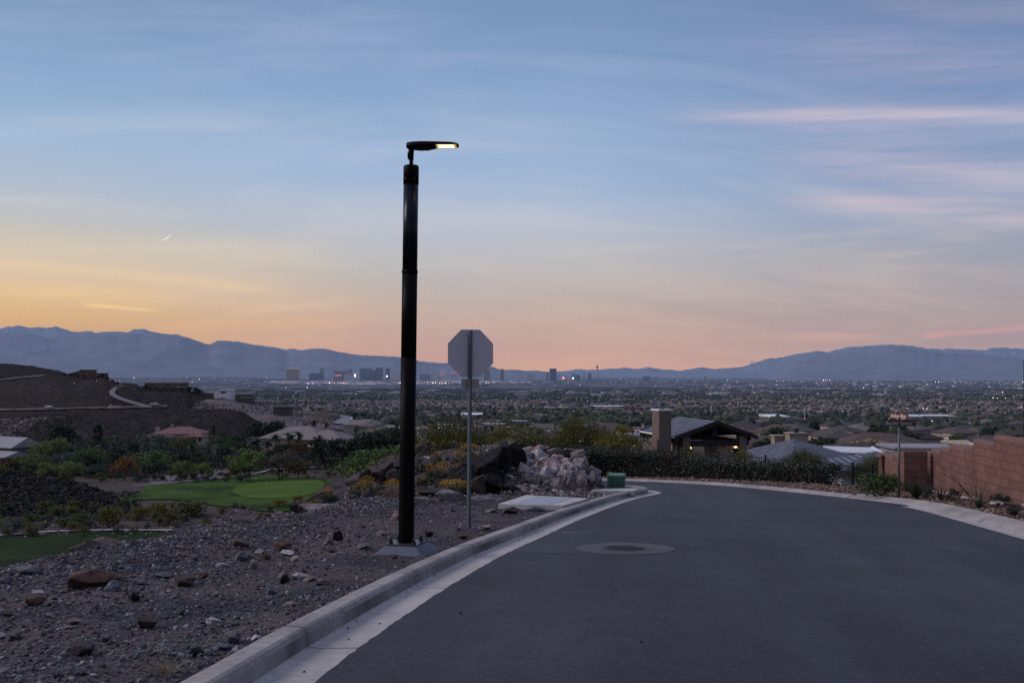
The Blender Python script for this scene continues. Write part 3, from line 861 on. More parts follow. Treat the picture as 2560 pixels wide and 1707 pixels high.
def ribbon(name, cl, width, mat, off=0.3, n=60, kind="structure", level=0):
    """road or path along a line traced on the land, of real width in metres"""
    pts = resample([Vector((p.x, p.y)) for p in catmull([(a, b, 0) for a, b in cl], 10)], 1.0)
    idx = np.linspace(0, len(pts) - 1, n).astype(int)
    w3 = [hit(pts[i].x, pts[i].y, 90.0) for i in idx]
    w3 = [p for p in w3 if p is not None]
    if level:        # keep a road from jumping between ridges
        med = sorted(p.y for p in w3)[len(w3) // 2]
        w3 = [p if abs(p.y - med) < level else p * (med / p.y) for p in w3]
    mb = MB(); L = []
    for i, p in enumerate(w3):
        t = (w3[min(i + 1, len(w3) - 1)] - w3[max(i - 1, 0)]); t.z = 0
        t.normalize(); s_ = Vector((t.y, -t.x, 0))
        row = []
        for o_ in (-0.5, 0.0, 0.5):
            q = p + s_ * width * o_
            row.append(Vector((q.x, q.y, min(max(gnd(q.x, q.y), p.z - 0.6), p.z + 2.0) + off)))
        L.append(row)
    for a, b in zip(L[:-1], L[1:]):
        mb.face([a[0], a[1], b[1], b[0]]); mb.face([a[1], a[2], b[2], b[1]])
    return tag(mb.build(name, mat), kind=kind)
# ================================================================== NEAR OBJECTS
M_black = pm("black_powder_coat", (0.004, 0.004, 0.005), (0.006, 0.005, 0.005), 8.0, 0.45, bstr=0.05, bscale=200.0, spec=0.035)
M_film = pm("glossy_dark_film", (0.004, 0.006, 0.012), (0.005, 0.007, 0.013), 3.0, 0.28, bstr=0.02, spec=0.14)
M_plate = pm("painted_base_plate", (0.10, 0.09, 0.10), (0.06, 0.055, 0.06), 20.0, 0.35, metal=0.4, bstr=0.1)
M_foot = concrete("footing_concrete", (0.125, 0.130, 0.16), (0.095, 0.10, 0.125), 0.4)
M_galv = pm("galvanised_steel", (0.105, 0.118, 0.130), (0.075, 0.085, 0.095), 30.0, 0.55, metal=0.3, bstr=0.1)
M_alu = pm("bare_aluminium_sign_back", (0.47, 0.42, 0.45), (0.43, 0.385, 0.415), 2.5, 0.6, metal=0.0, bstr=0.03, detail=8)
M_alut = pm("plaque_back", (0.33, 0.275, 0.25), (0.29, 0.24, 0.22), 9.0, 0.6, metal=0.2, bstr=0.03)
M_hole = pm("hole_shadow", (0.012, 0.012, 0.013), None, 5.0, 0.9)
M_red = pm("sign_red", (0.45, 0.02, 0.02), (0.40, 0.02, 0.02), 5.0, 0.4)
M_white = pm("white_paint", (0.75, 0.74, 0.72), (0.68, 0.67, 0.66), 4.0, 0.5, bstr=0.05)
M_led = emit("led_light", (1.0, 0.84, 0.36), 3.4)
M_lens = emit("led_lens_glow", (0.85, 0.55, 0.14), 0.55)
M_dark = pm("dark_metal", (0.015, 0.014, 0.014), (0.022, 0.02, 0.02), 10.0, 0.5)

# ---------------- lamp post
lb = Vector((-1.405, 11.82, -2.238))
lamp = thing("lamp_post", "tall thick black lamp post with one lit sideways lamp head, bolted to a concrete footing", "lamp post", lb)
lamp.scale = (1, 1, 1.005)
mb = MB(); mb.box((0, 0, -0.085), (0.80, 0.78, 0.16), R(-13), taper=0.54)
o = mb.build("footing", M_foot, lamp)
bv_ = o.modifiers.new("bevel", 'BEVEL'); bv_.width = 0.02; bv_.segments = 3
mb = MB(); mb.box((0, 0, 0.006), (0.42, 0.39, 0.022), R(-13))
bp = mb.build("base_plate", M_plate, lamp)
for sx, sy in ((-1, -1), (1, -1), (1, 1), (-1, 1)):
    q = Matrix.Rotation(R(-13), 3, 'Z') @ Vector((sx * 0.160, sy * 0.145, 0))
    mb = MB(); mb.tube([(q.x, q.y, 0.014), (q.x, q.y, 0.046)], 0.030, 6, smooth=False)
    mb.tube([(q.x, q.y, 0.046), (q.x, q.y, 0.100)], 0.014, 8)
    mb.build("anchor_bolt", M_dark, lamp)
lean = 0.0135
def lp(z): return (lean * z, 0, z)
mb = MB(); mb.tube([lp(0.014), lp(0.10), lp(1.2), lp(2.44)], 0.1035, 40, cap=True)
pole = mb.build("pole", M_black, lamp)
mb = MB(); mb.tube([lp(2.44), lp(2.452)], 0.1015, 40); mb.tube([lp(2.452), lp(3.565)], 0.1015, 40); mb.build("middle_section", M_black, lamp)
mb = MB(); mb.tube([lp(3.565), lp(3.603)], 0.1065, 40); mb.build("joint_ring", M_black, lamp)
mb = MB(); mb.tube([lp(3.603), lp(4.735)], 0.0985, 40)
mb.build("solar_section", M_film, lamp)
mb = MB(); mb.tube([lp(4.735), lp(4.965), lp(4.980)], [0.1025, 0.1025, 0.094], 40)
cp = mb.build("cap", M_black, lamp)
for a in (0.9, 2.2, 4.0, 5.4):
    mb = MB(); q = Vector((math.cos(a), -abs(math.sin(a)), 0)) * 0.1025
    mb.tube([Vector(lp(4.80)) + q, Vector(lp(4.80)) + q * 1.05], 0.006, 8); mb.build("screw", M_galv, cp)
top = Vector(lp(4.975))
mb = MB(); mb.tube([top, top + Vector((0, 0, 0.10))], 0.026, 20); mb.build("tenon", M_black, lamp)
mb = MB(); mb.tube([top + Vector((-0.004, 0, 0.085)), top + Vector((-0.002, 0, 0.17)), top + Vector((0.002, 0, 0.275))], [0.036, 0.037, 0.040], 20)
mb.box(top + Vector((-0.040, -0.01, 0.14)), (0.014, 0.03, 0.075))
mb.build("mounting_arm", M_black, lamp)
# head: lofted cross sections along its length
hz = top.z + 0.275
secs = [(-0.062, 0.05, 0.020, -0.030), (-0.045, 0.085, 0.030, -0.034), (0.03, 0.115, 0.034, -0.040), (0.12, 0.13, 0.036, -0.044), (0.22, 0.135, 0.035, -0.040),
        (0.30, 0.135, 0.033, -0.022), (0.34, 0.135, 0.032, -0.012), (0.52, 0.135, 0.026, -0.012), (0.575, 0.125, 0.022, -0.012), (0.615, 0.095, 0.017, -0.011), (0.632, 0.05, 0.010, -0.008)]
V = []; Fc = []
for x, hw, zt, zb in secs:
    zm = zb + (zt - zb) * 0.35
    ringp = [(-hw * 0.90, zb), (-hw, zb + 0.008), (-hw, zm), (-hw * 0.80, zt - 0.006), (-hw * 0.4, zt), (hw * 0.4, zt), (hw * 0.80, zt - 0.006), (hw, zm), (hw, zb + 0.008), (hw * 0.90, zb)]
    V += [(top.x + x, y, hz + z) for y, z in ringp]
nr_ = 10
for i in range(len(secs) - 1):
    for k in range(nr_):
        k2 = (k + 1) % nr_; Fc.append((i * nr_ + k, i * nr_ + k2, (i + 1) * nr_ + k2, (i + 1) * nr_ + k))
mb = MB(); mb.raw(V, Fc, smooth=True); mb.raw(V[:nr_], [tuple(range(nr_))]); mb.raw(V[-nr_:], [tuple(range(nr_))])
head = mb.build("lamp_head", M_black, lamp)
zl = hz - 0.0125
mb = MB(); mb.box((top.x + 0.465, 0, zl), (0.27, 0.20, 0.003)); mb.build("lens_frame", M_lens, head)
mb = MB()
for i in range(9):
    for j in range(4):
        mb.box((top.x + 0.372 + i * 0.0232, -0.060 + j * 0.035, zl - 0.003), (0.0215, 0.033, 0.003))
mb.build("led_panel", M_led, head)

# ---------------- stop sign seen from behind
sb = P(1171.5, 1333, 14.5); sb.z = bank_z(sb.x, sb.y) - 0.06
stop = thing("stop_sign", "octagonal road sign seen from its bare grey back, on a perforated steel post", "road sign", sb)
ztop = -(824 - HY) / F * 14.5 - sb.z
mb = MB(); n_h = 0
sl = 0.0095
hgt = ztop - 0.005
for a, b in ((0.0, 0.75), (0.75, hgt)):
    pass
mb.tube([(0, 0, 0), (sl * hgt, 0, hgt)], [0.034, 0.034], 4, smooth=False)
post_v = mb.v
pm_ = mb.build("post", [M_galv, M_hole], stop)
pm_.data.transform(Matrix.Identity(4))
mb = MB(); z = 0.12
while z < hgt - 0.02:
    mb.tube([(sl * z, -0.0235, z), (sl * z, -0.0262, z)], 0.0115, 8); z += 0.0254 * 1.35
mb.build("post_holes", M_hole, pm_)
oct_c = P(1176.5, 883, 14.5) - sb
yaw = R(20)
def octagon(rad):
    return [Vector((math.cos(R(22.5 + 45 * k)) * rad, 0, math.sin(R(22.5 + 45 * k)) * rad)) for k in range(8)]
Rm = Matrix.Rotation(yaw, 4, 'Z')
mb = MB()
ro = 0.774 / 2 / math.cos(R(22.5))
A = [Rm @ p for p in octagon(ro)]
off = Vector((oct_c.x, 0.045, oct_c.z)); th = Rm @ Vector((0, 0.003, 0))
mb.face([off + p for p in A], 0); mb.face([off + p + th for p in A][::-1], 1)
for k in range(8):
    mb.face([off + A[k], off + A[(k + 1) % 8], off + A[(k + 1) % 8] + th, off + A[k] + th], 0)
mb.build("sign_plate", [M_alu, M_red], stop, fix=False)
for zz in (0.27, -0.27):
    mb = MB(); q = Vector((sl * oct_c.z, -0.024, oct_c.z + zz)); mb.tube([q, q + Vector((0, -0.012, 0))], 0.011, 6, smooth=False); mb.build("bolt", M_galv, stop)
mb = MB()
pc = P(1175.5, 959, 14.5) - sb
def rrect(w_, h_, r_, n=5):
    out = []
    for cx_, cz_, a0 in ((w_ / 2 - r_, h_ / 2 - r_, 0), (-w_ / 2 + r_, h_ / 2 - r_, 90), (-w_ / 2 + r_, -h_ / 2 + r_, 180), (w_ / 2 - r_, -h_ / 2 + r_, 270)):
        for k in range(n + 1):
            a = R(a0 + 90 * k / n); out.append(Vector((cx_ + r_ * math.cos(a), 0, cz_ + r_ * math.sin(a))))
    return out
A = [Rm @ p for p in rrect(0.305, 0.16, 0.025)]
off = Vector((pc.x, 0.045, pc.z))
mb.face([off + p for p in A]); mb.face([off + p + th for p in A][::-1])
for k in range(len(A)):
    mb.face([off + A[k], off + A[(k + 1) % len(A)], off + A[(k + 1) % len(A)] + th, off + A[k] + th])
mb.build("plaque", M_alut, stop, fix=False)
mb = MB(); mb.tube([(0, 0, -0.02), (0.0005, 0, 0.22)], 0.041, 4, smooth=False); mb.build("post_sleeve", M_galv, stop)

# ---------------- manhole
mc = G(1563, 1370.5, 0.012)
man = thing("manhole", "round iron manhole cover set in a pale concrete collar in the road", "manhole", mc)
tilt = math.atan(SLOPE)
man.rotation_euler = (-tilt, 0, 0)
mb = MB()
n = 64
def ringf(mb, r0, r1, z0, z1, mi=0, jit=0.0):
    for k in range(n):
        a, b = 2 * math.pi * k / n, 2 * math.pi * (k + 1) / n
        mb.face([(r0 * math.cos(a), r0 * math.sin(a), z0), (r1 * math.cos(a), r1 * math.sin(a), z1), (r1 * math.cos(b), r1 * math.sin(b), z1), (r0 * math.cos(b), r0 * math.sin(b), z0)], mi)
M_collar = concrete("collar_concrete", (0.080, 0.076, 0.082), (0.060, 0.057, 0.063), 0.4)
M_iron = pm("cast_iron", (0.055, 0.050, 0.050), (0.034, 0.031, 0.031), 12.0, 0.6, metal=0.3)
ringf(mb, 0.36, 0.70, 0.006, 0.006); ringf(mb, 0.70, 0.705, 0.006, -0.02)
mb.build("collar", M_collar, man)
mb = MB(); ringf(mb, 0.315, 0.36, 0.0095, 0.0085); ringf(mb, 0.305, 0.315, -0.01, 0.0095); mb.build("frame", M_iron, man)
mb = MB()
mb.face([(0.303 * math.cos(2 * math.pi * k / n), 0.303 * math.sin(2 * math.pi * k / n), 0.002) for k in range(n)])
for i in range(-6, 7):
    for j in range(-6, 7):
        x, y = i * 0.042 + (0.021 if j % 2 else 0), j * 0.042
        if x * x + y * y < 0.265 ** 2: mb.box((x, y, 0.006), (0.024, 0.024, 0.009))
mb.build("lid", M_iron, man)

# ---------------- street name sign
nb = Vector(((2247 - CX) / F * 23.0, 23.0, 0)); nb.z = strip_z(nb.x, nb.y) - 0.05
ss = thing("street_name_sign", "street name sign post with two crossed brown name plates beside the block wall", "street sign", nb)
zb = -(1060 - HY) / F * 23 - nb.z
M_sgreen = pm("dark_post_steel", (0.11, 0.11, 0.125), (0.08, 0.08, 0.09), 20.0, 0.5, metal=0.5)
mb = MB(); mb.tube([(0, 0, 0), (0.006, 0, zb)], 0.030, 12); mb.build("post", M_sgreen, ss)
M_brown = pm("brown_sign_sheet", (0.030, 0.010, 0.008), (0.024, 0.008, 0.007), 6.0, 0.5, bstr=0.02)
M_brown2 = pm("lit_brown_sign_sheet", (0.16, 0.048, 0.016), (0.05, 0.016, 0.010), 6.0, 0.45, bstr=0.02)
M_let = pm("reflective_lettering", (0.46, 0.43, 0.50), None, 5.0, 0.4)
M_let2 = pm("white_reflective_lettering", (0.95, 0.88, 0.85), None, 5.0, 0.4)
def plate(name, c, w_, h_, ang, mats, txt, tsize, tmat, sub=None):
    Mx = Matrix.Translation(c) @ Matrix.Rotation(ang, 4, 'Z')
    mb = MB(); A = rrect(w_, h_, 0.012, 3)
    mb.face([Mx @ (p + Vector((0, -0.002, 0))) for p in A]); mb.face([Mx @ (p + Vector((0, 0.002, 0))) for p in A][::-1])
    for k in range(len(A)):
        k2 = (k + 1) % len(A)
        mb.face([Mx @ (A[k] + Vector((0, -0.002, 0))), Mx @ (A[k2] + Vector((0, -0.002, 0))), Mx @ (A[k2] + Vector((0, 0.002, 0))), Mx @ (A[k] + Vector((0, 0.002, 0)))])
    pl = mb.build(name, mats, ss, fix=False)
    for (t, x0, x1, z0, z1) in txt:
        cu = bpy.data.curves.new("lettering", 'FONT'); cu.body = t; cu.size = 1.0; cu.align_x = 'LEFT'
        ob = bpy.data.objects.new("lettering_tmp", cu); COL.objects.link(ob)
        dg = bpy.context.evaluated_depsgraph_get(); me = bpy.data.meshes.new_from_object(ob.evaluated_get(dg))
        bpy.data.objects.remove(ob); bpy.data.curves.remove(cu)
        co = np.empty(len(me.vertices) * 3, dtype=np.float32); me.vertices.foreach_get("co", co); co = co.reshape(-1, 3)
        mn, mx = co.min(0), co.max(0)
        for v_ in me.vertices:
            x = x0 + (v_.co.x - mn[0]) / (mx[0] - mn[0]) * (x1 - x0); zz = z0 + (v_.co.y - mn[1]) / (mx[1] - mn[1]) * (z1 - z0)
            v_.co = Mx @ Vector((x, -0.0035, zz))
        link("lettering", me, tmat, pl)
    return pl
plate("name_plate", Vector((0.028, -0.045, zb + 0.035)), 0.76, 0.158, R(-6), M_brown, [("Boulder Summit", -0.365, 0.292, -0.052, 0.052), ("DR", 0.305, 0.362, 0.018, 0.052)], 0.1, M_let)
mb = MB(); mb.box((0.006, 0, zb + 0.12), (0.03, 0.05, 0.05)); mb.build("bracket", M_dark, ss)
plate("name_plate", Vector((0.006, 0.0, zb + 0.215)), 0.60, 0.15, R(-66), M_brown2, [("Amber Rim", -0.27, 0.215, -0.055, 0.05)], 0.1, M_let2)

# ---------------- green utility box on the corner and its pad
M_green = pm("green_enclosure", (0.085, 0.175, 0.125), (0.07, 0.15, 0.105), 6.0, 0.5, bstr=0.05)
ub = Vector(((1541 - CX) / F * 27.6, 27.6, 0)); ub.z = bank_z(ub.x, ub.y) - 0.01
box = thing("utility_box", "green louvred utility box standing on the kerb corner", "utility box", ub, R(-14))
mb = MB(); mb.box((0, 0, 0.22), (0.485, 0.46, 0.44))
bx = mb.build("cabinet", M_green, box); m_ = bx.modifiers.new("bevel", 'BEVEL'); m_.width = 0.03; m_.segments = 3
mb = MB(); mb.box((0, 0, 0.455), (0.54, 0.515, 0.045)); mb.box((0, 0, 0.492), (0.54, 0.515, 0.03), taper=0.86)
o = mb.build("lid", M_green, box); m_ = o.modifiers.new("bevel", 'BEVEL'); m_.width = 0.012; m_.segments = 2
mb = MB()
for k in range(8):
    z = 0.05 + k * 0.050
    for x0 in (-0.122, 0.122):
        mb.box((x0, -0.238, z), (0.20, 0.036, 0.022), M=Matrix.Rotation(R(25), 4, 'X'))
        mb.box((0.25, x0, z), (0.036, 0.20, 0.022), M=Matrix.Rotation(R(-25), 4, 'Y'))
        mb.box((-0.25, x0, z), (0.036, 0.20, 0.022), M=Matrix.Rotation(R(25), 4, 'Y'))
mb.build("louvres", M_green, box)
mb = MB()
for k in range(8):
    z = 0.074 + k * 0.050
    for x0 in (-0.122, 0.122):
        mb.box((x0, -0.232, z), (0.19, 0.012, 0.016)); mb.box((0.244, x0, z), (0.012, 0.19, 0.016)); mb.box((-0.244, x0, z), (0.012, 0.19, 0.016))
mb.build("vents", M_hole, box)
pad = [G(1478, 1228, 0.15), G(1582, 1228.5, 0.15), G(1601, 1221.5, 0.15), G(1492, 1222, 0.15)]
mb = MB(); A = [Vector((p.x, p.y, p.z + 0.02)) for p in pad]; B_ = [p - Vector((0, 0, 0.14)) for p in A]
mb.face(A); mb.face(B_[::-1])
for k in range(4): mb.face([A[k], A[(k + 1) % 4], B_[(k + 1) % 4], B_[k]])
tag(mb.build("concrete_pad", M_slab), "flat concrete pad in front of the green utility box", "concrete pad")

# ---------------- utility vault
va = [Vector((-0.30, 19.35)), Vector((1.07, 18.85)), Vector((1.83, 21.35)), Vector((0.36, 22.75))]
vt = thing("utility_vault", "low concrete utility vault with a flat grey metal lid beside the kerb", "utility vault", (0.75, 20.6, gz(0, 20.6) + 0.12))
def q3(p, h): return Vector((p.x - 0.75, p.y - 20.6, gz(0, p.y) + h - (gz(0, 20.6) + 0.12)))
def lerp4(s, t): return va[0].lerp(va[1], s).lerp(va[3].lerp(va[2], s), t)
mb = MB()
OUT = [lerp4(0, 0), lerp4(1, 0), lerp4(1, 1), lerp4(0, 1)]; INN = [lerp4(0.22, 0.05), lerp4(0.80, 0.05), lerp4(0.80, 0.93), lerp4(0.22, 0.93)]
for k in range(4):
    k2 = (k + 1) % 4
    mb.face([q3(OUT[k], 0.20), q3(OUT[k2], 0.20), q3(INN[k2], 0.20), q3(INN[k], 0.20)])
    mb.face([q3(OUT[k], -0.1), q3(OUT[k2], -0.1), q3(OUT[k2], 0.20), q3(OUT[k], 0.20)])
    mb.face([q3(INN[k], 0.1), q3(INN[k2], 0.1), q3(INN[k2], 0.20), q3(INN[k], 0.20)])
mb.build("frame", M_slab, vt)
M_lid = pm("metal_lid", (0.34, 0.35, 0.38), (0.28, 0.29, 0.32), 3.0, 0.45, metal=0.35, bstr=0.3, bscale=160.0)
for t0, t1 in ((0.052, 0.50), (0.507, 0.928)):
    mb = MB(); A = [lerp4(0.224, t0), lerp4(0.796, t0), lerp4(0.796, t1), lerp4(0.224, t1)]
    mb.face([q3(p, 0.206) for p in A])
    for k in range(4): mb.face([q3(A[k], 0.12), q3(A[(k + 1) % 4], 0.12), q3(A[(k + 1) % 4], 0.206), q3(A[k], 0.206)])
    mb.build("lid", M_lid, vt)

# ================================================================== ROCKS
_ico = {}
def ico(sub):
    if sub not in _ico:
        bm = bmesh.new(); bmesh.ops.create_icosphere(bm, subdivisions=sub, radius=1.0)
        _ico[sub] = (np.array([v_.co[:] for v_ in bm.verts]), np.array([[v_.index for v_ in f.verts] for f in bm.faces])); bm.free()
    return _ico[sub]
def rock_np(seed, sub=3, planes=13, rough=0.035, lo=0.55):
    g = np.random.default_rng(seed)
    D, Tn = ico(sub); D = D / np.linalg.norm(D, axis=1)[:, None]
    N = g.normal(size=(planes, 3)); N /= np.linalg.norm(N, axis=1)[:, None]
    c = g.uniform(lo, 1.0, planes)
    dot = D @ N.T
    r = np.where(dot > 0.08, c / np.maximum(dot, 0.08), 9.0).min(axis=1)
    r = np.minimum(r, 1.25)
    V = D * r[:, None]
    if rough > 0:
        nz = np.array([noise.fractal(Vector(p) * 2.6 + Vector((seed, 0, 0)), 0.9, 2.0, 5) for p in V])
        V += D * (nz * rough)[:, None]
    mn, mx = V.min(0), V.max(0)
    V = (V - (mn + mx) / 2) / (mx - mn)
    return V, Tn
M_rock = rockmat("weathered_rock", 3.2, 0.65, 0.9)
M_pale = rockmat("pale_fractured_rock", 3.0, 0.45, vein=True)
ROCKS = []
def mkrock(name, seed, sub, planes, rough, mat, smooth, lo=0.55):
    V, Tn = rock_np(seed, sub, planes, rough, lo)
    me = bpy.data.meshes.new(name); me.from_pydata([tuple(v_) for v_ in V], [], [tuple(t) for t in Tn])
    me.polygons.foreach_set("use_smooth", [smooth] * len(Tn)); me.materials.append(mat); me.update()
    return me
BIG = [mkrock("boulder", 100 + k, 5, 8 + k % 5, 0.07, M_rock, False, 0.30) for k in range(8)]
MEDR = [mkrock("rock", 200 + k, 4, 12 + k % 5, 0.025, M_rock, False, 0.5) for k in range(8)]
PALE = [mkrock("block", 300 + k, 4, 10 + k % 4, 0.02, M_pale, False, 0.45) for k in range(8)]
rr_ = random.Random(11)
def rock(name, protos, c, w_, dp, h_, color, label, group=None, sink=0.22, rz=None, tilt=(0, 0), k=None, cat="rock"):
    me = protos[(k if k is not None else rr_.randrange(len(protos))) % len(protos)]
    o = bpy.data.objects.new(name, me); COL.objects.link(o)
    o.scale = (w_, dp, h_)
    o.rotation_euler = (tilt[0], tilt[1], rr_.uniform(-0.5, 0.5) if rz is None else rz)
    o.location = (c[0], c[1], c[2] + h_ * (0.5 - sink))
    o.color = c4(color)
    return tag(o, label, cat, group)
BRN, RED, GRY, BLU, BLK, PNK, TAN, WHT, PUR = (0.085, 0.062, 0.055), (0.105, 0.058, 0.046), (0.15, 0.135, 0.14), (0.145, 0.155, 0.185), (0.016, 0.014, 0.015), (0.27, 0.19, 0.18), (0.22, 0.17, 0.145), (0.42, 0.38, 0.37), (0.075, 0.056, 0.062)
NEAR = [  # px centre, base py, width px, height px, colour, label
    (208, 1473, 100, 46, RED, "rust brown boulder, the largest stone on the gravel at the lower left"),
    (268, 1456, 52, 26, RED, "flat rust brown stone just behind the largest rust brown boulder"),
    (279, 1477, 42, 28, BLU, "pale blue grey pointed stone beside the largest rust brown boulder"),
    (333, 1503, 28, 24, BLK, "small black angular stone alone on the gravel"),
    (455, 1467, 52, 26, BRN, "dark brown wedge shaped stone with a sloping top"),
    (367, 1572, 44, 36, BRN, "brown grey rounded stone in the middle of the gravel"),
    (577, 1609, 46, 32, GRY, "rough grey stone near the curb at the lower edge"),
    (707, 1447, 24, 24, TAN, "tan stone at the back of a trio of stones"),
    (709, 1459, 22, 22, BLK, "dark grey stone at the front of a trio of stones"),
    (748, 1447, 36, 16, WHT, "whitish slab lying in a trio of stones"),
    (772, 1454, 34, 16, PNK, "pinkish flat stone at the right end of a trio of stones"),
    (675, 1486, 28, 18, BLU, "dull blue stone half sunk in the gravel"),
    (78, 1518, 52, 30, RED, "reddish brown stone half sunk near the left edge"),
    (92, 1490, 26, 16, WHT, "whitish stone above the half sunk reddish stone"),
    (200, 1640, 52, 30, PUR, "dark purple brown stone low on the gravel"),
    (282, 1642, 30, 18, PNK, "pinkish stone low on the gravel"),
    (600, 1404, 28, 26, GRY, "grey stone with a steep face among small rocks"),
    (622, 1398, 22, 16, BLU, "bluish flat stone among small rocks"),
    (648, 1385, 26, 14, WHT, "white flat stone among small rocks"),
    (664, 1400, 22, 18, RED, "reddish stone below the white flat stone"),
    (633, 1424, 20, 26, TAN, "upright tan stone left of the pole's footing"),
    (720, 1392, 34, 16, WHT, "chalky white slab lying left of the lamp post"),
    (735, 1405, 20, 16, WHT, "small chalky lump below the chalky slab"),
    (820, 1364, 24, 22, GRY, "grey cobble left of the lamp post"),
    (843, 1352, 24, 26, BLK, "dark cobble left of the lamp post"),
    (826, 1378, 20, 18, TAN, "tan cobble left of the lamp post"),
    (905, 1372, 40, 14, GRY, "flat grey flagstone lying just left of the lamp footing"),
    (955, 1340, 30, 14, PNK, "pink brown stone just behind the lamp post"),
    (1072, 1342, 22, 14, BLK, "black stone between the lamp post and the sign post"),
    (1158, 1347, 26, 14, RED, "red brown stone at the foot of the sign post"),
    (1210, 1324, 36, 12, PNK, "flat pinkish stone right of the sign post"),
    (1228, 1280, 32, 10, GRY, "flat grey stone in front of the vault corner"),
    (1276, 1284, 40, 16, BRN, "dark brown flat stone with a grass tuft in front of the vault"),
    (1340, 1278, 46, 14, GRY, "long grey stone in front of the vault"),
    (990, 1299, 26, 26, PNK, "rounded pink stone behind the lamp post"),
    (735, 1578 - 130, 16, 10, GRY, "small grey chip among a trio of stones"),
    (52, 1440, 60, 22, GRY, "smooth grey boulder at the drop edge on the left"),
    (185, 1560, 26, 14, PNK, "small pink stone on open gravel"),
    (470, 1592, 22, 14, PNK, "single pale pink stone on open gravel"),
    (505, 1447, 26, 16, RED, "small red stone right of the wedge shaped stone"),
    (405, 1447, 40, 16, GRY, "low grey stone left of the wedge shaped stone"),
    (345, 1462, 34, 16, GRY, "flat broken grey stone on the gravel"),
    (128, 1500, 22, 12, PNK, "pink chip near the largest rust brown boulder"),
    (598, 1368, 60, 24, BRN, "rough brown lump on the dark gravel berm"),
    (705, 1378, 40, 22, RED, "reddish lump at the foot of the gravel berm"),
]
for i, (px, py, wp, hp, c, lab) in enumerate(NEAR):
    p = hit(px, py)
    if p is None or p.y > 40: continue
    k = p.y / F
    rock("rock", MEDR, p + Vector((0, wp * k * 0.3, 0)), wp * k * 1.1, wp * k * 0.9, hp * k * 1.25, c, lab, k=i)
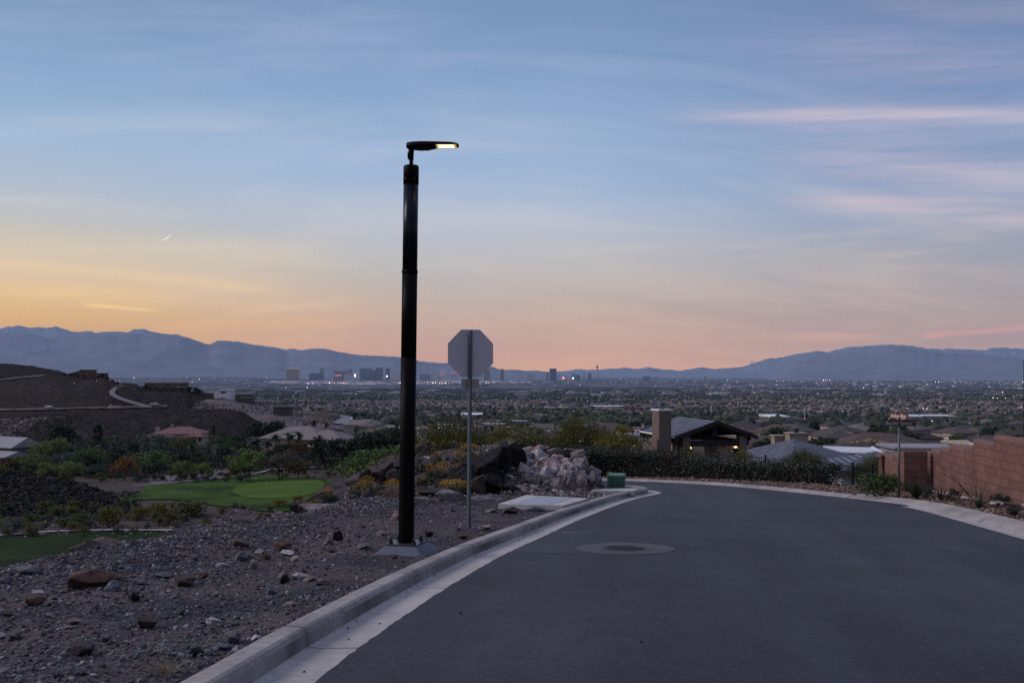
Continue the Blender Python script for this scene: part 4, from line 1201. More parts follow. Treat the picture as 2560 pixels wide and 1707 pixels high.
# small stones, alike
for i in range(120):
    y = 5.6 + 18 * rr_.random() ** 1.3
    xr = kline_x(y) - 0.3; xl = crest(y)
    x = xl + (xr - xl) * rr_.random()
    s_ = rr_.uniform(0.04, 0.11)
    c = rr_.choice([GRY, BLU, TAN, PNK, RED, BRN, BLK, WHT, GRY, PUR])
    rock("stone", MEDR, (x, y, bank_z(x, y)), s_ * rr_.uniform(0.8, 1.5), s_, s_ * rr_.uniform(0.5, 0.9), c, "small angular stone among many scattered on the gravel beside the kerb", "small stones scattered on the gravel", cat="stone")
BIGR = [  # px, base py, width, height, distance, colour, label, tilt about view axis, depth factor
    (298, 1372, 190, 40, 13.9, (0.085, 0.060, 0.055), "long low brown slab at the drop edge above the dark lawn", 0.03, 0.7),
    (228, 1378, 90, 36, 13.6, (0.075, 0.055, 0.05), "rounded brown boulder at the left end of the long low slab", 0.0, 0.8),
    (365, 1362, 50, 32, 14.6, (0.10, 0.062, 0.05), "blocky rust brown boulder at the right end of the long low slab", 0.1, 1.0),
    (500, 1346, 110, 34, 15.6, (0.095, 0.072, 0.068), "low rounded brown boulder left of the widest brown slab", 0.0, 0.7),
    (640, 1330, 215, 48, 17.4, (0.085, 0.062, 0.058), "widest brown slab with a ridged top at the edge of the gravel berm", 0.12, 0.6),
    (815, 1288, 130, 30, 20.5, (0.145, 0.118, 0.125), "flat layered grey slab overlooking the golf green", -0.04, 0.9),
    (720, 1300, 100, 26, 19.2, (0.095, 0.072, 0.072), "low grey brown slab below the flat layered slab", 0.02, 0.8),
    (900, 1290, 170, 36, 21.0, (0.125, 0.10, 0.105), "smooth grey rock sheet left of the lamp post", 0.0, 0.9),
    (762, 1270, 70, 24, 24.0, (0.065, 0.048, 0.052), "dark boulder at the low end of the rock chain beside the green", 0.2, 0.9),
    (800, 1268, 60, 34, 23.6, (0.060, 0.046, 0.050), "dark blocky boulder in the rock chain beside the green", -0.1, 0.9),
    (830, 1238, 80, 32, 25.5, (0.075, 0.055, 0.058), "tall purple brown boulder at the top of the rock chain beside the green", 0.5, 0.9),
    (880, 1225, 60, 30, 25.8, (0.05, 0.037, 0.038), "dark boulder behind the yellow bush at the rock chain", 0.0, 1.0),
    (985, 1185, 90, 54, 26.2, (0.095, 0.066, 0.066), "rounded purple brown boulder topping the outcrop left of the lamp post", 0.45, 0.9),
    (955, 1212, 70, 62, 25.6, (0.082, 0.060, 0.062), "purple brown boulder under the rounded topmost one left of the lamp post", 0.3, 0.9),
    (1000, 1222, 80, 60, 25.0, (0.070, 0.052, 0.052), "broad brown boulder directly behind the lamp post", 0.1, 0.9),
    (920, 1216, 44, 46, 25.9, (0.062, 0.048, 0.05), "small dark boulder at the left flank of the outcrop", 0.2, 0.9),
    (940, 1262, 70, 38, 24.0, (0.060, 0.046, 0.046), "dark angular boulder low in the outcrop left of the lamp post", -0.1, 0.9),
    (985, 1258, 66, 56, 23.0, (0.125, 0.082, 0.066), "tilted orange brown slab leaning left of the lamp post", 0.75, 0.7),
    (1000, 1262, 60, 22, 22.3, (0.115, 0.082, 0.075), "low rusty slab in front of the tilted orange brown slab", 0.0, 0.8),
    (1055, 1142, 66, 46, 28.6, (0.072, 0.050, 0.050), "pyramid shaped brown boulder right of the lamp post top of the outcrop", 0.0, 0.9),
    (1070, 1160, 50, 36, 28.0, (0.042, 0.032, 0.034), "dark boulder in front of the pyramid shaped one", 0.2, 0.9),
    (1080, 1240, 110, 26, 23.4, (0.055, 0.044, 0.046), "dark flat rock between the posts", 0.0, 0.8),
    (1078, 1298, 120, 62, 20.6, (0.125, 0.115, 0.125), "big gravel strewn grey slab sloping down between the two posts", -0.35, 0.8),
    (1110, 1294, 70, 44, 20.4, (0.15, 0.14, 0.155), "grey boulder end facing the road between the two posts", -0.5, 0.8),
    (1128, 1256, 78, 34, 21.4, (0.17, 0.145, 0.14), "flat topped tan grey block perched beside the sign post", -0.06, 0.8),
    (1178, 1284, 62, 42, 20.2, (0.072, 0.066, 0.074), "dark grey boulder behind the sign post foot", -0.2, 0.8),
    (1210, 1268, 120, 36, 21.6, (0.115, 0.108, 0.118), "long smooth dark slab left of the utility vault", -0.08, 0.7),
    (1130, 1218, 150, 40, 24.2, (0.050, 0.042, 0.044), "long lava slab tilting up to the right behind the largest yellow bush", 0.62, 0.5),
    (1160, 1205, 90, 48, 24.6, (0.020, 0.017, 0.018), "black lava boulder behind the largest yellow bush", 0.35, 0.8),
    (1215, 1178, 120, 54, 25.4, (0.022, 0.019, 0.021), "largest black lava boulder right of the sign post", 0.55, 0.8),
    (1220, 1196, 90, 44, 24.8, (0.016, 0.014, 0.015), "rough black boulder under the largest black one", 0.1, 0.9),
    (1250, 1158, 60, 44, 26.0, (0.018, 0.015, 0.016), "black boulder between the largest black one and the pale rubble", 0.2, 0.9),
    (1290, 1150, 56, 44, 26.4, (0.022, 0.018, 0.019), "dark boulder at the left shoulder of the pale rubble mound", -0.4, 0.9),
    (1262, 1122, 30, 22, 27.2, (0.085, 0.085, 0.095), "blue grey boulder on top of the black outcrop", 0.0, 0.9),
    (1225, 1212, 60, 34, 24.0, (0.018, 0.015, 0.016), "low black boulder at the left foot of the rubble mound", 0.0, 0.9),
    (1195, 1213, 40, 30, 23.6, (0.080, 0.055, 0.052), "small red brown boulder beside the largest yellow bush", 0.0, 0.9),
]
for i, (px, py, wp, hp, d, c, lab, tl, df) in enumerate(BIGR):
    k = d / F
    p = P(px, py, d)
    g_ = gnd(p.x, p.y)
    if 900 < px < 1300 and wp > 60 and 'tan' not in lab: wp *= 0.88; hp *= 0.9
    if d > 22: c = tuple(v_ * 0.66 for v_ in c)
    h_ = hp * k * (0.82 if d < 18 else 1.0) + max(0, p.z - g_) + 0.06
    rock("boulder", BIG, Vector((p.x, p.y, min(p.z, g_) - 0.06)), wp * k * 1.05, wp * k * df, h_, c, lab, sink=0.02, rz=rr_.uniform(-0.25, 0.25), tilt=(0, -tl * 0.6), k=i, cat="boulder")

for i in range(48):
    px = rr_.uniform(1000, 1290) if i < 34 else rr_.uniform(760, 1000); d = rr_.uniform(23.8, 29.0) if i < 34 else rr_.uniform(22.0, 25.5)
    x = (px - CX) / F * d; s_ = rr_.uniform(0.14, 0.42)
    rock("rock", MEDR, (x, d, gnd(x, d)), s_ * rr_.uniform(1.0, 1.6), s_, s_ * rr_.uniform(0.6, 1.0), rr_.choice([(0.03, 0.024, 0.025), (0.05, 0.038, 0.04), (0.075, 0.055, 0.055), (0.022, 0.018, 0.019), (0.10, 0.075, 0.072)]), "angular dark rock lying between the boulders of the outcrop", "rocks between the boulders", tilt=(rr_.uniform(-0.4, 0.4), rr_.uniform(-0.4, 0.4)))
# ---------------- pale rubble mound: one fractured outcrop plus loose blocks
def facets(p, sc, tilt, hgt):
    """broken rock: every cell of the stone is its own tilted plane"""
    q = Vector((p.x * sc * 1.25, p.y * sc * 1.25, p.z * sc * 0.8))
    d_, pts = noise.voronoi(q)
    t = noise.cell_vector(pts[0] * 7.3)
    return hgt * noise.cell(pts[0] * 11.7) + (q - pts[0]).dot(t - Vector((0.5, 0.5, 0.5)) if t.length > 0.9 else t) * tilt
def outcrop():
    c = Vector((1.34, 27.0)); V = []; Fc = []; nu, nv = 240, 110
    for j in range(nv):
        for i in range(nu):
            a = -math.pi * 0.12 + (i / (nu - 1)) * math.pi * 1.24 + math.pi
            th = (j / (nv - 1)) * math.pi / 2
            D = Vector((math.cos(a) * math.cos(th), math.sin(a) * math.cos(th), math.sin(th)))
            e = lambda v_, k: math.copysign(abs(v_) ** k, v_)
            base = Vector((e(D.x, 0.75) * 1.24, e(D.y, 0.85) * 1.25, e(D.z, 0.62) * 1.08))
            base.z *= 1.0 - 0.10 * base.x
            r = 1.0 + facets(base + Vector((3, 5, 1)), 1.5, 0.20, 0.17) + facets(base + Vector((8, 2, 4)), 3.6, 0.085, 0.06)
            r += 0.09 * noise.fractal(base * 1.3, 1.0, 2.0, 4) + 0.010 * noise.fractal(base * 9.0, 1.0, 2.0, 3) - 0.12
            p = base * r
            V.append((c.x + p.x, c.y + p.y, gz(0, c.y) + 0.02 + p.z))
    for j in range(nv - 1):
        for i in range(nu - 1):
            a = j * nu + i; Fc.append((a, a + 1, a + nu + 1, a + nu))
    o = np_mesh("rock_outcrop", V, Fc, M_pale, smooth=False)
    o.color = c4((0.35, 0.265, 0.258))
    return tag(o, "pale pinkish fractured rock outcrop beside the green utility box", "rock outcrop")
outcrop()
BLK_ = [(1348, 1150, 42, 30, WHT), (1330, 1152, 30, 24, BLU), (1395, 1158, 30, 26, PNK), (1322, 1180, 26, 34, GRY), (1336, 1226, 40, 34, TAN), (1392, 1232, 30, 24, PNK),
        (1310, 1200, 44, 24, PNK), (1340, 1204, 48, 22, TAN), (1290, 1190, 34, 20, TAN), (1274, 1206, 34, 20, PNK), (1300, 1216, 34, 26, BRN), (1262, 1216, 40, 18, TAN), (1250, 1226, 30, 16, PNK),
        (1285, 1228, 36, 16, TAN), (1362, 1236, 30, 14, PNK), (1310, 1140, 40, 22, TAN), (1350, 1128, 44, 18, PNK), (1385, 1130, 34, 14, TAN), (1430, 1132, 40, 14, PNK), (1445, 1142, 34, 18, TAN),
        (1484, 1214, 26, 40, (0.12, 0.10, 0.105)), (1440, 1236, 24, 14, PNK), (1300, 1165, 30, 18, TAN), (1318, 1128, 30, 16, PNK)]
for i, (px, py, wp, hp, c) in enumerate(BLK_):
    top_ = py - hp
    dd = 25.6 + (1240 - py) * 0.021
    k = dd / F
    p = P(px, py, dd)
    rock("block", PALE, p - Vector((0, 0, 0.03)), wp * k * 1.05, wp * k * 0.9, hp * k * 1.1, tuple(x * 1.1 for x in c), "broken angular block lying on the pale rubble mound", "blocks lying on the rubble mound", sink=0.05, tilt=(rr_.uniform(-0.3, 0.3), rr_.uniform(-0.3, 0.3)), k=i, cat="block")
for i in range(70):          # shards standing out of the outcrop, all with the same dip
    a = rr_.uniform(math.pi * 0.98, math.pi * 2.05); th = math.asin(rr_.uniform(0.02, 0.95))
    x = 1.34 + math.cos(a) * math.cos(th) * 1.22; y = 27.0 + math.sin(a) * math.cos(th) * 1.2; z = gz(0, 27.0) + math.sin(th) ** 0.7 * 1.02
    z = max(z, gnd(x, y)); s_ = rr_.uniform(0.16, 0.46)
    col = rr_.choice([(0.30, 0.225, 0.215), (0.36, 0.29, 0.28), (0.24, 0.18, 0.175), (0.42, 0.36, 0.35), (0.20, 0.165, 0.165), (0.28, 0.205, 0.185)]) if x < 2.1 else rr_.choice([(0.13, 0.115, 0.12), (0.10, 0.09, 0.095), (0.26, 0.20, 0.195)])
    rock("block", PALE, (x, y, z), s_ * rr_.uniform(0.8, 1.3), s_ * 0.9, s_ * rr_.uniform(0.9, 1.6), col, "angular shard jutting from the pale fractured rock outcrop", "shards of the pale outcrop", sink=0.5, rz=0.5 + rr_.uniform(-0.35, 0.35), tilt=(rr_.uniform(-0.3, 0.1), 0.45 + rr_.uniform(-0.25, 0.25)), cat="block")
for i in range(150):
    px = rr_.uniform(1225, 1500); t = rr_.random()
    if px > 1350 and rr_.random() < 0.75: continue
    y = 23.9 + 2.6 * t + max(0, (px - 1280) / 220) * 0.5; x = (px - CX) / F * y
    if x > kline_x(y) - 0.5: continue
    s_ = rr_.uniform(0.06, 0.2) * (0.8 + 0.5 * t)
    rock("block", PALE, (x, y, bank_z(x, y)), s_ * 1.3, s_, s_ * 0.8, rr_.choice([PNK, TAN, TAN, GRY, BRN, WHT]), "small loose block of broken rock at the foot of the pale rubble mound", "loose blocks at the foot of the rubble mound", tilt=(rr_.uniform(-0.4, 0.4), rr_.uniform(-0.4, 0.4)), cat="block")

# reddish boulders in the planting strip below the hedge
for i, (px, py, wp, hp, lab) in enumerate([(1677, 1187, 24, 20, "upright orange brown boulder below the hedge"), (1820, 1197, 30, 14, "low brown boulder below the hedge, left of its twin"), (1868, 1203, 28, 14, "rounded brown boulder below the right part of the hedge"),
                                           (1528, 1181, 22, 14, "tilted rusty slab behind the green utility box"), (1555, 1182, 24, 12, "grey brown slab behind the green utility box"), (1915, 1207, 26, 9, "flat brown stone below the hedge end")]):
    d = 40.0 - max(0, (px - 1700) / 60.0)
    p = P(px, py, d); k = d / F; p.z = gnd(p.x, p.y)
    rock("boulder", BIG, p, wp * k * 1.1, wp * k * 0.9, hp * k * 1.5, (0.16, 0.085, 0.06), lab, k=i + 3, cat="boulder")

# ---------------- loose gravel on the bank and on the planting strip: nobody could count it
def gravel(name, n, place, smin, smax, mats, seed, label):
    g = np.random.default_rng(seed)
    D, Tn = ico(1)
    V = []; Fs = []; b = 0; MI = []
    protos = []
    for k in range(12):
        s_ = 1 + g.uniform(-0.32, 0.32, (len(D), 1)); protos.append(D * s_)
    for i in range(n):
        p = place(g)
        if p is None: continue
        sz = smin + (smax - smin) * g.random() ** 2.5
        A = g.normal(size=(3, 3)); Q, _ = np.linalg.qr(A)
        v_ = (protos[i % 12] * np.array([1.0, 0.8, 0.55]) * sz) @ Q.T
        v_[:, 2] *= 0.8
        V.append(v_ + np.array(p) + np.array([0, 0, sz * 0.2])); Fs.append(Tn + b); b += len(D); MI.append(np.full(len(Tn), g.integers(0, len(mats))))
    o = np_mesh(name, np.concatenate(V), np.concatenate(Fs), mats, np.concatenate(MI))
    return tag(o, label, "gravel", None, "stuff")
def stonemat(name, cols):
    m_, nt = newmat(name)
    geo = nt.add("ShaderNodeNewGeometry")
    n_ = len(cols)
    col = nt.ramp(geo.outputs["Random Per Island"], [(i / n_, c4(c)) for i, c in enumerate(cols)], 'CONSTANT')
    co = nt.add("ShaderNodeTexCoord").outputs["Object"]
    k = nt.rng(nt.noise(co, 60.0, 3.0), 0.3, 0.7, 0.75, 1.25); col = nt.mix(1.0, col, nt.xyz(k, k, k), 'MULTIPLY')
    pbsdf(nt, col, 0.9, spec=0.2)
    return m_
M_st = stonemat("mixed_gravel", [(0.042, 0.040, 0.048), (0.078, 0.070, 0.078), (0.055, 0.049, 0.059), (0.10, 0.09, 0.098), (0.105, 0.066, 0.060), (0.034, 0.031, 0.037), (0.155, 0.14, 0.145), (0.088, 0.060, 0.058), (0.048, 0.049, 0.06), (0.115, 0.088, 0.086), (0.24, 0.22, 0.22), (0.060, 0.055, 0.064)])
def pl_bank(g):
    y = 4.6 + 27 * g.random() ** 1.7
    xr = kline_x(y) - 0.2; xl = crest(y) - 1.0
    x = xl + (xr - xl) * g.random()
    # the strip along the kerb is trodden soil with fewer stones
    if x > xr - 1.2 and 9 < y < 17 and g.random() < 0.5: return None
    return (x, y, bank_z(x, y))
def pl_berm(g):
    y = 8.5 + 14 * g.random()
    x = crest(y) + g.normal() * 0.8 + 0.9
    if x > kline_x(y) - 1.0: return None
    return (x, y, bank_z(x, y))
def pl_mound(g):
    y = 23 + 8 * g.random(); x = -4.5 + 7.0 * g.random()
    if x > kline_x(min(y, 27)) - 0.3: return None
    return (x, y, bank_z(x, y))
gravel("gravel", 24000, pl_bank, 0.008, 0.030, [M_st], 1, "mixed grey and reddish gravel covering the bank beside the kerb")
gravel("gravel", 9000, pl_berm, 0.014, 0.042, [M_st], 2, "coarse dark gravel dumped in a berm along the drop")
M_st3 = stonemat("broken_rock", [(0.21, 0.16, 0.15), (0.15, 0.11, 0.10), (0.10, 0.075, 0.07), (0.27, 0.22, 0.21), (0.12, 0.09, 0.085), (0.07, 0.055, 0.05)])
gravel("gravel", 4500, pl_mound, 0.02, 0.09, [M_st3], 3, "broken pinkish rock chips around the rubble mound")
M_st2 = stonemat("red_gravel", [(0.14, 0.085, 0.065), (0.10, 0.06, 0.045), (0.19, 0.125, 0.095), (0.075, 0.045, 0.036), (0.12, 0.085, 0.07), (0.22, 0.16, 0.13)])
krp = resample(kr, 0.2); krn = normals2(krp)
def pl_strip(g):
    i = int(g.integers(0, len(krp))); o_ = -0.3 - 3.2 * g.random()
    x, y = krp[i].x + krn[i].x * o_, krp[i].y + krn[i].y * o_
    return (x, y, gnd(x, y) + 0.0)
gravel("gravel", 7500, pl_strip, 0.025, 0.085, [M_st2], 4, "reddish brown gravel in the planting strip along the far kerb")

# a few dark pebbles lying on the road
for i, (px, py) in enumerate([(1480, 1338), (1471, 1360), (1152, 1533), (1838, 1451), (1524, 1407), (1300, 1420), (1272, 1427), (2126, 1549), (1540, 1474), (1604, 1605)]):
    p = G(px, py, 0.012); s_ = rr_.uniform(0.010, 0.020)
    rock("pebble", MEDR, p, s_ * 1.3, s_, s_ * 0.8, (0.016, 0.012, 0.012), "small dark pebble lying loose on the asphalt", "pebbles lying on the road", sink=0.02, cat="pebble")

# ---------------- stones of the lava slope and of the desert slope below the drop
def pl_lava(g):
    px = g.uniform(-60, 350); py = g.uniform(1165, 1282)
    p = hit(px, py, 110.0)
    if p is None or p.y > 210: return None
    return (p.x, p.y, p.z)
M_lavas = stonemat("lava_stones", [(0.016, 0.013, 0.013), (0.010, 0.008, 0.008), (0.030, 0.023, 0.022), (0.007, 0.006, 0.006), (0.045, 0.035, 0.034), (0.013, 0.011, 0.011)])
gravel("lava_stones", 4200, pl_lava, 0.15, 0.65, [M_lavas], 12, "dark lava rubble covering the slope left of the golf green")
def pl_des(g):
    if g.random() < 0.6: px = g.uniform(-40, 900); py = g.uniform(1262, 1345)
    else: px = g.uniform(330, 640); py = g.uniform(1176, 1205)
    p = hit(px, py, 70.0)
    if p is None or p.y > 270: return None
    return (p.x, p.y, p.z)
M_dess = stonemat("desert_stones", [(0.085, 0.070, 0.072), (0.050, 0.040, 0.040), (0.12, 0.10, 0.105), (0.17, 0.15, 0.155), (0.06, 0.048, 0.046), (0.10, 0.075, 0.07)])
gravel("desert_stones", 3200, pl_des, 0.10, 0.55, [M_dess], 13, "grey stones strewn over the desert ground around the golf green")

# seam and chalk stroke on the road, gravel washed into the gutter
def stroke(name, pts, wdt, mat, h):
    mb = MB(); W3 = [G(a_, b_, h) for a_, b_ in pts]
    for p, q in zip(W3[:-1], W3[1:]): mb.face([p + Vector((0, -wdt, SLOPE * wdt)), q + Vector((0, -wdt, SLOPE * wdt)), q + Vector((0, wdt, -SLOPE * wdt)), p + Vector((0, wdt, -SLOPE * wdt))])
    return tag(mb.build(name, mat), kind="structure")
stroke("road_marking", [(1378, 1329.5), (1410, 1330), (1440, 1330.5), (1486, 1331)], 0.022, pm("worn_chalk", (0.26, 0.25, 0.26), (0.08, 0.078, 0.082), 18.0, 0.9, lo=0.45, hi=0.55), 0.016)
stroke("road_seam", [(1282, 1382.5), (1330, 1382), (1400, 1383), (1460, 1384.5)], 0.018, pm("seam_tar", (0.034, 0.026, 0.022), (0.06, 0.05, 0.045), 10.0, 0.8), 0.016)
stroke("road_seam", [(1690, 1367), (1760, 1367.5), (1860, 1368)], 0.008, pm("thin_seam_tar", (0.028, 0.026, 0.028), None, 10.0, 0.8), 0.016)
gl_ = resample(kl[:125], 0.1); gn_ = normals2(gl_)
def pl_gut(g):
    i = int(g.integers(0, len(gl_))); o_ = 0.03 + 0.34 * g.random() ** 2.2
    x, y = gl_[i].x + gn_[i].x * o_, gl_[i].y + gn_[i].y * o_
    return (x, y, gz(x, y) + 0.0) if y > 4 else None
gravel("gravel", 260, pl_gut, 0.004, 0.014, [M_st], 6, "fine grit washed into the gutter of the near kerb")
# ================================================================== VEGETATION
rv = random.Random(21)
def leaves_np(g, centers, radii, n, size, flat=0.0, up=0.0):
    """leaf quads scattered round clump centres"""
    C = []
    for c, r in zip(centers, radii):
        d = g.normal(size=(n, 3)); d /= np.linalg.norm(d, axis=1)[:, None]
        C.append(np.array(c) + d * (r * g.random((n, 1)) ** 0.5))
    C = np.concatenate(C); N = len(C)
    a = g.normal(size=(N, 3)); a[:, 2] *= (1 - flat); a /= np.linalg.norm(a, axis=1)[:, None]
    b = g.normal(size=(N, 3)); b -= (b * a).sum(1)[:, None] * a; b /= np.linalg.norm(b, axis=1)[:, None]
    s = size * g.uniform(0.6, 1.3, (N, 1))
    V = np.stack([C - a * s * 0.5, C + b * s * 0.28, C + a * s * 0.5, C - b * s * 0.28], 1).reshape(-1, 3)
    return V, np.arange(4 * N).reshape(-1, 4)
def crown_centres(g, k, rx, rz, zc, shell=0.55, lop=0.25):
    out = []; rad = []
    for i in range(k):
        d = g.normal(size=3); d /= np.linalg.norm(d)
        if d[2] < -0.55: d[2] = -d[2]
        t = shell + (1 - shell) * g.random()
        f = 1 + lop * g.normal() * 0.5
        out.append((d[0] * rx * t * f, d[1] * rx * t * f, zc + d[2] * rz * t))
        rad.append(rx * g.uniform(0.20, 0.36))
    return out, rad
M_leaf_dark = leafmat("evergreen_leaf", (0.020, 0.030, 0.016), (0.050, 0.062, 0.034))
M_leaf_pv = leafmat("palo_verde_leaf", (0.075, 0.098, 0.022), (0.175, 0.180, 0.042))
M_leaf_or = leafmat("rusty_leaf", (0.10, 0.052, 0.014), (0.20, 0.105, 0.026))
M_leaf_gr = leafmat("grey_green_leaf", (0.060, 0.070, 0.055), (0.120, 0.128, 0.105))
M_leaf_hd = leafmat("glossy_hedge_leaf", (0.012, 0.018, 0.012), (0.040, 0.045, 0.030), rough=0.35, spec=0.5)
M_palm = leafmat("palm_frond", (0.024, 0.036, 0.024), (0.060, 0.075, 0.050))
M_flower = leafmat("yellow_flower", (0.38, 0.21, 0.010), (0.58, 0.34, 0.016))
M_straw = leafmat("dry_straw", (0.20, 0.15, 0.09), (0.36, 0.28, 0.18))
M_bark = pm("bark", (0.045, 0.034, 0.028), (0.025, 0.02, 0.017), 6.0, 0.9)
M_barkpalm = pm("palm_bark", (0.085, 0.065, 0.05), (0.05, 0.038, 0.03), 8.0, 0.9)

def protoset(name, label_mat, kind, seeds, **kw):
    """crown and trunk meshes for a tree about 1 unit high"""
    out = []
    for sd_ in seeds:
        g = np.random.default_rng(sd_)
        if kind == "round":
            cs, rd = crown_centres(g, kw["k"], kw["rx"], kw["rz"], kw["zc"], kw.get("shell", 0.5), kw.get("lop", 0.3))
            V, Q = leaves_np(g, cs, rd, kw["n"], kw["leaf"])
            mb = MB(); b0 = kw.get("z0", 0.0)
            nt_ = kw.get("stems", 1)
            for q in range(nt_):
                a = 2 * math.pi * (q + g.random()) / nt_; lean_ = kw.get("spread", 0.02) * (1 if nt_ > 1 else 0.4)
                fork = Vector((math.cos(a) * lean_, math.sin(a) * lean_, kw["zc"] - kw["rz"] * 0.75))
                mb.tube([(math.cos(a) * 0.012 * nt_, math.sin(a) * 0.012 * nt_, -0.03), fork], [kw["tr"], kw["tr"] * 0.7], 6)
                for c in cs[q::max(nt_, 1) * 2][:7]:
                    mb.tube([fork, fork.lerp(Vector(c), 0.5) + Vector((0, 0, 0.02)), Vector(c)], [kw["tr"] * 0.55, kw["tr"] * 0.35, kw["tr"] * 0.12], 5)
        elif kind == "palm":
            Vs = []; Qs = []; b = 0
            for f in range(26):
                a = 2 * math.pi * f / 26 * 2.618 + g.normal() * 0.1
                el = R(g.uniform(-45, 70)); L = 0.26 * g.uniform(0.85, 1.1)
                p0 = np.array([0, 0, 0.86]); prev = None
                for s_ in range(7):
                    t = s_ / 6
                    e2 = el - t * t * 1.1
                    c = p0 + np.array([math.cos(a) * math.cos(el - t * 0.5) * L * t, math.sin(a) * math.cos(el - t * 0.5) * L * t, math.sin(el) * L * t - 0.14 * t * t])
                    wd = 0.045 * math.sin(math.pi * (0.15 + 0.8 * t))
                    side = np.array([-math.sin(a), math.cos(a), 0]) * wd
                    dn = np.array([0, 0, -0.35 * wd])
                    cur = (c - side + dn, c, c + side + dn)
                    if prev is not None:
                        for x0, x1, y0, y1 in ((prev[0], prev[1], cur[0], cur[1]), (prev[1], prev[2], cur[1], cur[2])):
                            Vs += [x0, x1, y1, y0]; Qs.append((b, b + 1, b + 2, b + 3)); b += 4
                    prev = cur
            V, Q = np.array(Vs), np.array(Qs)
            mb = MB(); mb.tube([(0, 0, -0.03), (0.006, 0, 0.45), (0, 0, 0.86)], [kw["tr"] * 1.2, kw["tr"], kw["tr"]], 8)
            mb.lathe([(kw["tr"], 0.72), (kw["tr"] * 2.1, 0.80), (kw["tr"] * 1.7, 0.87)], 8)
        elif kind == "cypress":
            cs = []; rd = []
            for i in range(kw["k"]):
                z = g.random(); r_ = 0.11 * math.sin(math.pi * min(1, 0.18 + z * 0.80)) ** 0.8; a = g.random() * 6.28
                cs.append((math.cos(a) * r_ * 0.7, math.sin(a) * r_ * 0.7, 0.06 + 0.92 * z)); rd.append(0.045)
            V, Q = leaves_np(g, cs, rd, kw["n"], kw["leaf"])
            mb = MB(); mb.tube([(0, 0, -0.03), (0, 0, 0.5)], [0.02, 0.008], 6)
        cm = bpy.data.meshes.new("crown"); cm.from_pydata([tuple(p) for p in V], [], [tuple(q) for q in Q]); cm.materials.append(label_mat); cm.update()
        tm = mb.mesh("trunk"); tm.materials.append(M_barkpalm if kind == "palm" else M_bark)
        out.append((cm, tm))
    return out
PV = protoset("palo_verde", M_leaf_pv, "round", [1, 2, 3, 4], k=46, n=40, rx=0.52, rz=0.36, zc=0.62, leaf=0.070, tr=0.022, stems=3, spread=0.12, shell=0.45, lop=0.4)
PVN = protoset("palo_verde", M_leaf_pv, "round", [5, 6, 7], k=110, n=70, rx=0.52, rz=0.38, zc=0.60, leaf=0.030, tr=0.016, stems=4, spread=0.12, shell=0.35, lop=0.4)
DK = protoset("evergreen", M_leaf_dark, "round", [11, 12, 13, 14], k=46, n=40, rx=0.42, rz=0.46, zc=0.52, leaf=0.085, tr=0.030, shell=0.5, lop=0.35)
OR = protoset("rusty", M_leaf_or, "round", [21, 22], k=44, n=38, rx=0.46, rz=0.40, zc=0.58, leaf=0.068, tr=0.028, shell=0.4, lop=0.4)
GR = protoset("olive", M_leaf_gr, "round", [31, 32, 33], k=42, n=36, rx=0.50, rz=0.42, zc=0.54, leaf=0.070, tr=0.022, stems=2, spread=0.08, shell=0.45, lop=0.4)
PM = protoset("palm", M_palm, "palm", [41, 42, 43], tr=0.022)
CY = protoset("cypress", M_leaf_dark, "cypress", [51, 52], k=70, n=24, leaf=0.06)
SH = protoset("shrub", M_leaf_pv, "round", [61, 62, 63], k=34, n=34, rx=0.62, rz=0.50, zc=0.42, leaf=0.10, tr=0.016, stems=3, spread=0.15, shell=0.3, lop=0.4)
SG = protoset("sage", M_leaf_gr, "round", [71, 72, 73], k=30, n=30, rx=0.62, rz=0.46, zc=0.42, leaf=0.10, tr=0.012, stems=3, spread=0.15, shell=0.3, lop=0.4)
NTREE = [0]
def tree(name, protos, loc, h, label, cat="tree", group=None, wide=1.0, color=(1, 1, 1), k=None, parts=True):
    cm, tm = protos[(k if k is not None else rv.randrange(len(protos))) % len(protos)]
    t = thing(name, label, cat, loc, rv.uniform(0, 6.28), group)
    t.scale = (h * wide, h * wide, h)
    c = link("crown" if cat == "tree" else "foliage", cm, None, t); c.color = c4(color)
    if parts:
        link("trunk" if cat == "tree" else "stems", tm, None, t)
    if cat == "tree": NTREE[0] += 1
    return t
def tree_px(name, protos, px, py_top, d, label, wide=1.0, color=(1, 1, 1), cat="tree", group=None, k=None, hmin=1.0, grow=1.0):
    p = at(px, d)
    h = max(hmin, -(py_top - HY) / F * d - p.z)
    return tree(name, protos, p, h * grow, label, cat, group, wide, color, k)

# ---------------- golf course
def grassmat(name, c1, c2, stripes=0.0):
    m_, nt = newmat(name)
    co = nt.add("ShaderNodeNewGeometry").outputs["Position"]
    n1 = nt.noise(co, 0.075, 3.0, 0.5, 0.6); n2 = nt.noise(co, 3.0, 5.0, 0.7)
    col = nt.mix(nt.rng(n1, 0.38, 0.60), c4(c1), c4(c2))
    k = nt.rng(n2, 0.3, 0.7, 0.82, 1.18); col = nt.mix(1.0, col, nt.xyz(k, k, k), 'MULTIPLY')
    pbsdf(nt, col, 0.95, spec=0.05)
    return m_
M_turf = grassmat("rough_turf", (0.016, 0.035, 0.006), (0.042, 0.076, 0.014))
M_putt = grassmat("putting_turf", (0.052, 0.092, 0.016), (0.066, 0.108, 0.020))
M_fair = grassmat("fairway_turf", (0.009, 0.018, 0.005), (0.017, 0.030, 0.007))
def zc(l, s, ox, oy): return [(ox + a / s, oy + b / s) for a, b in l]
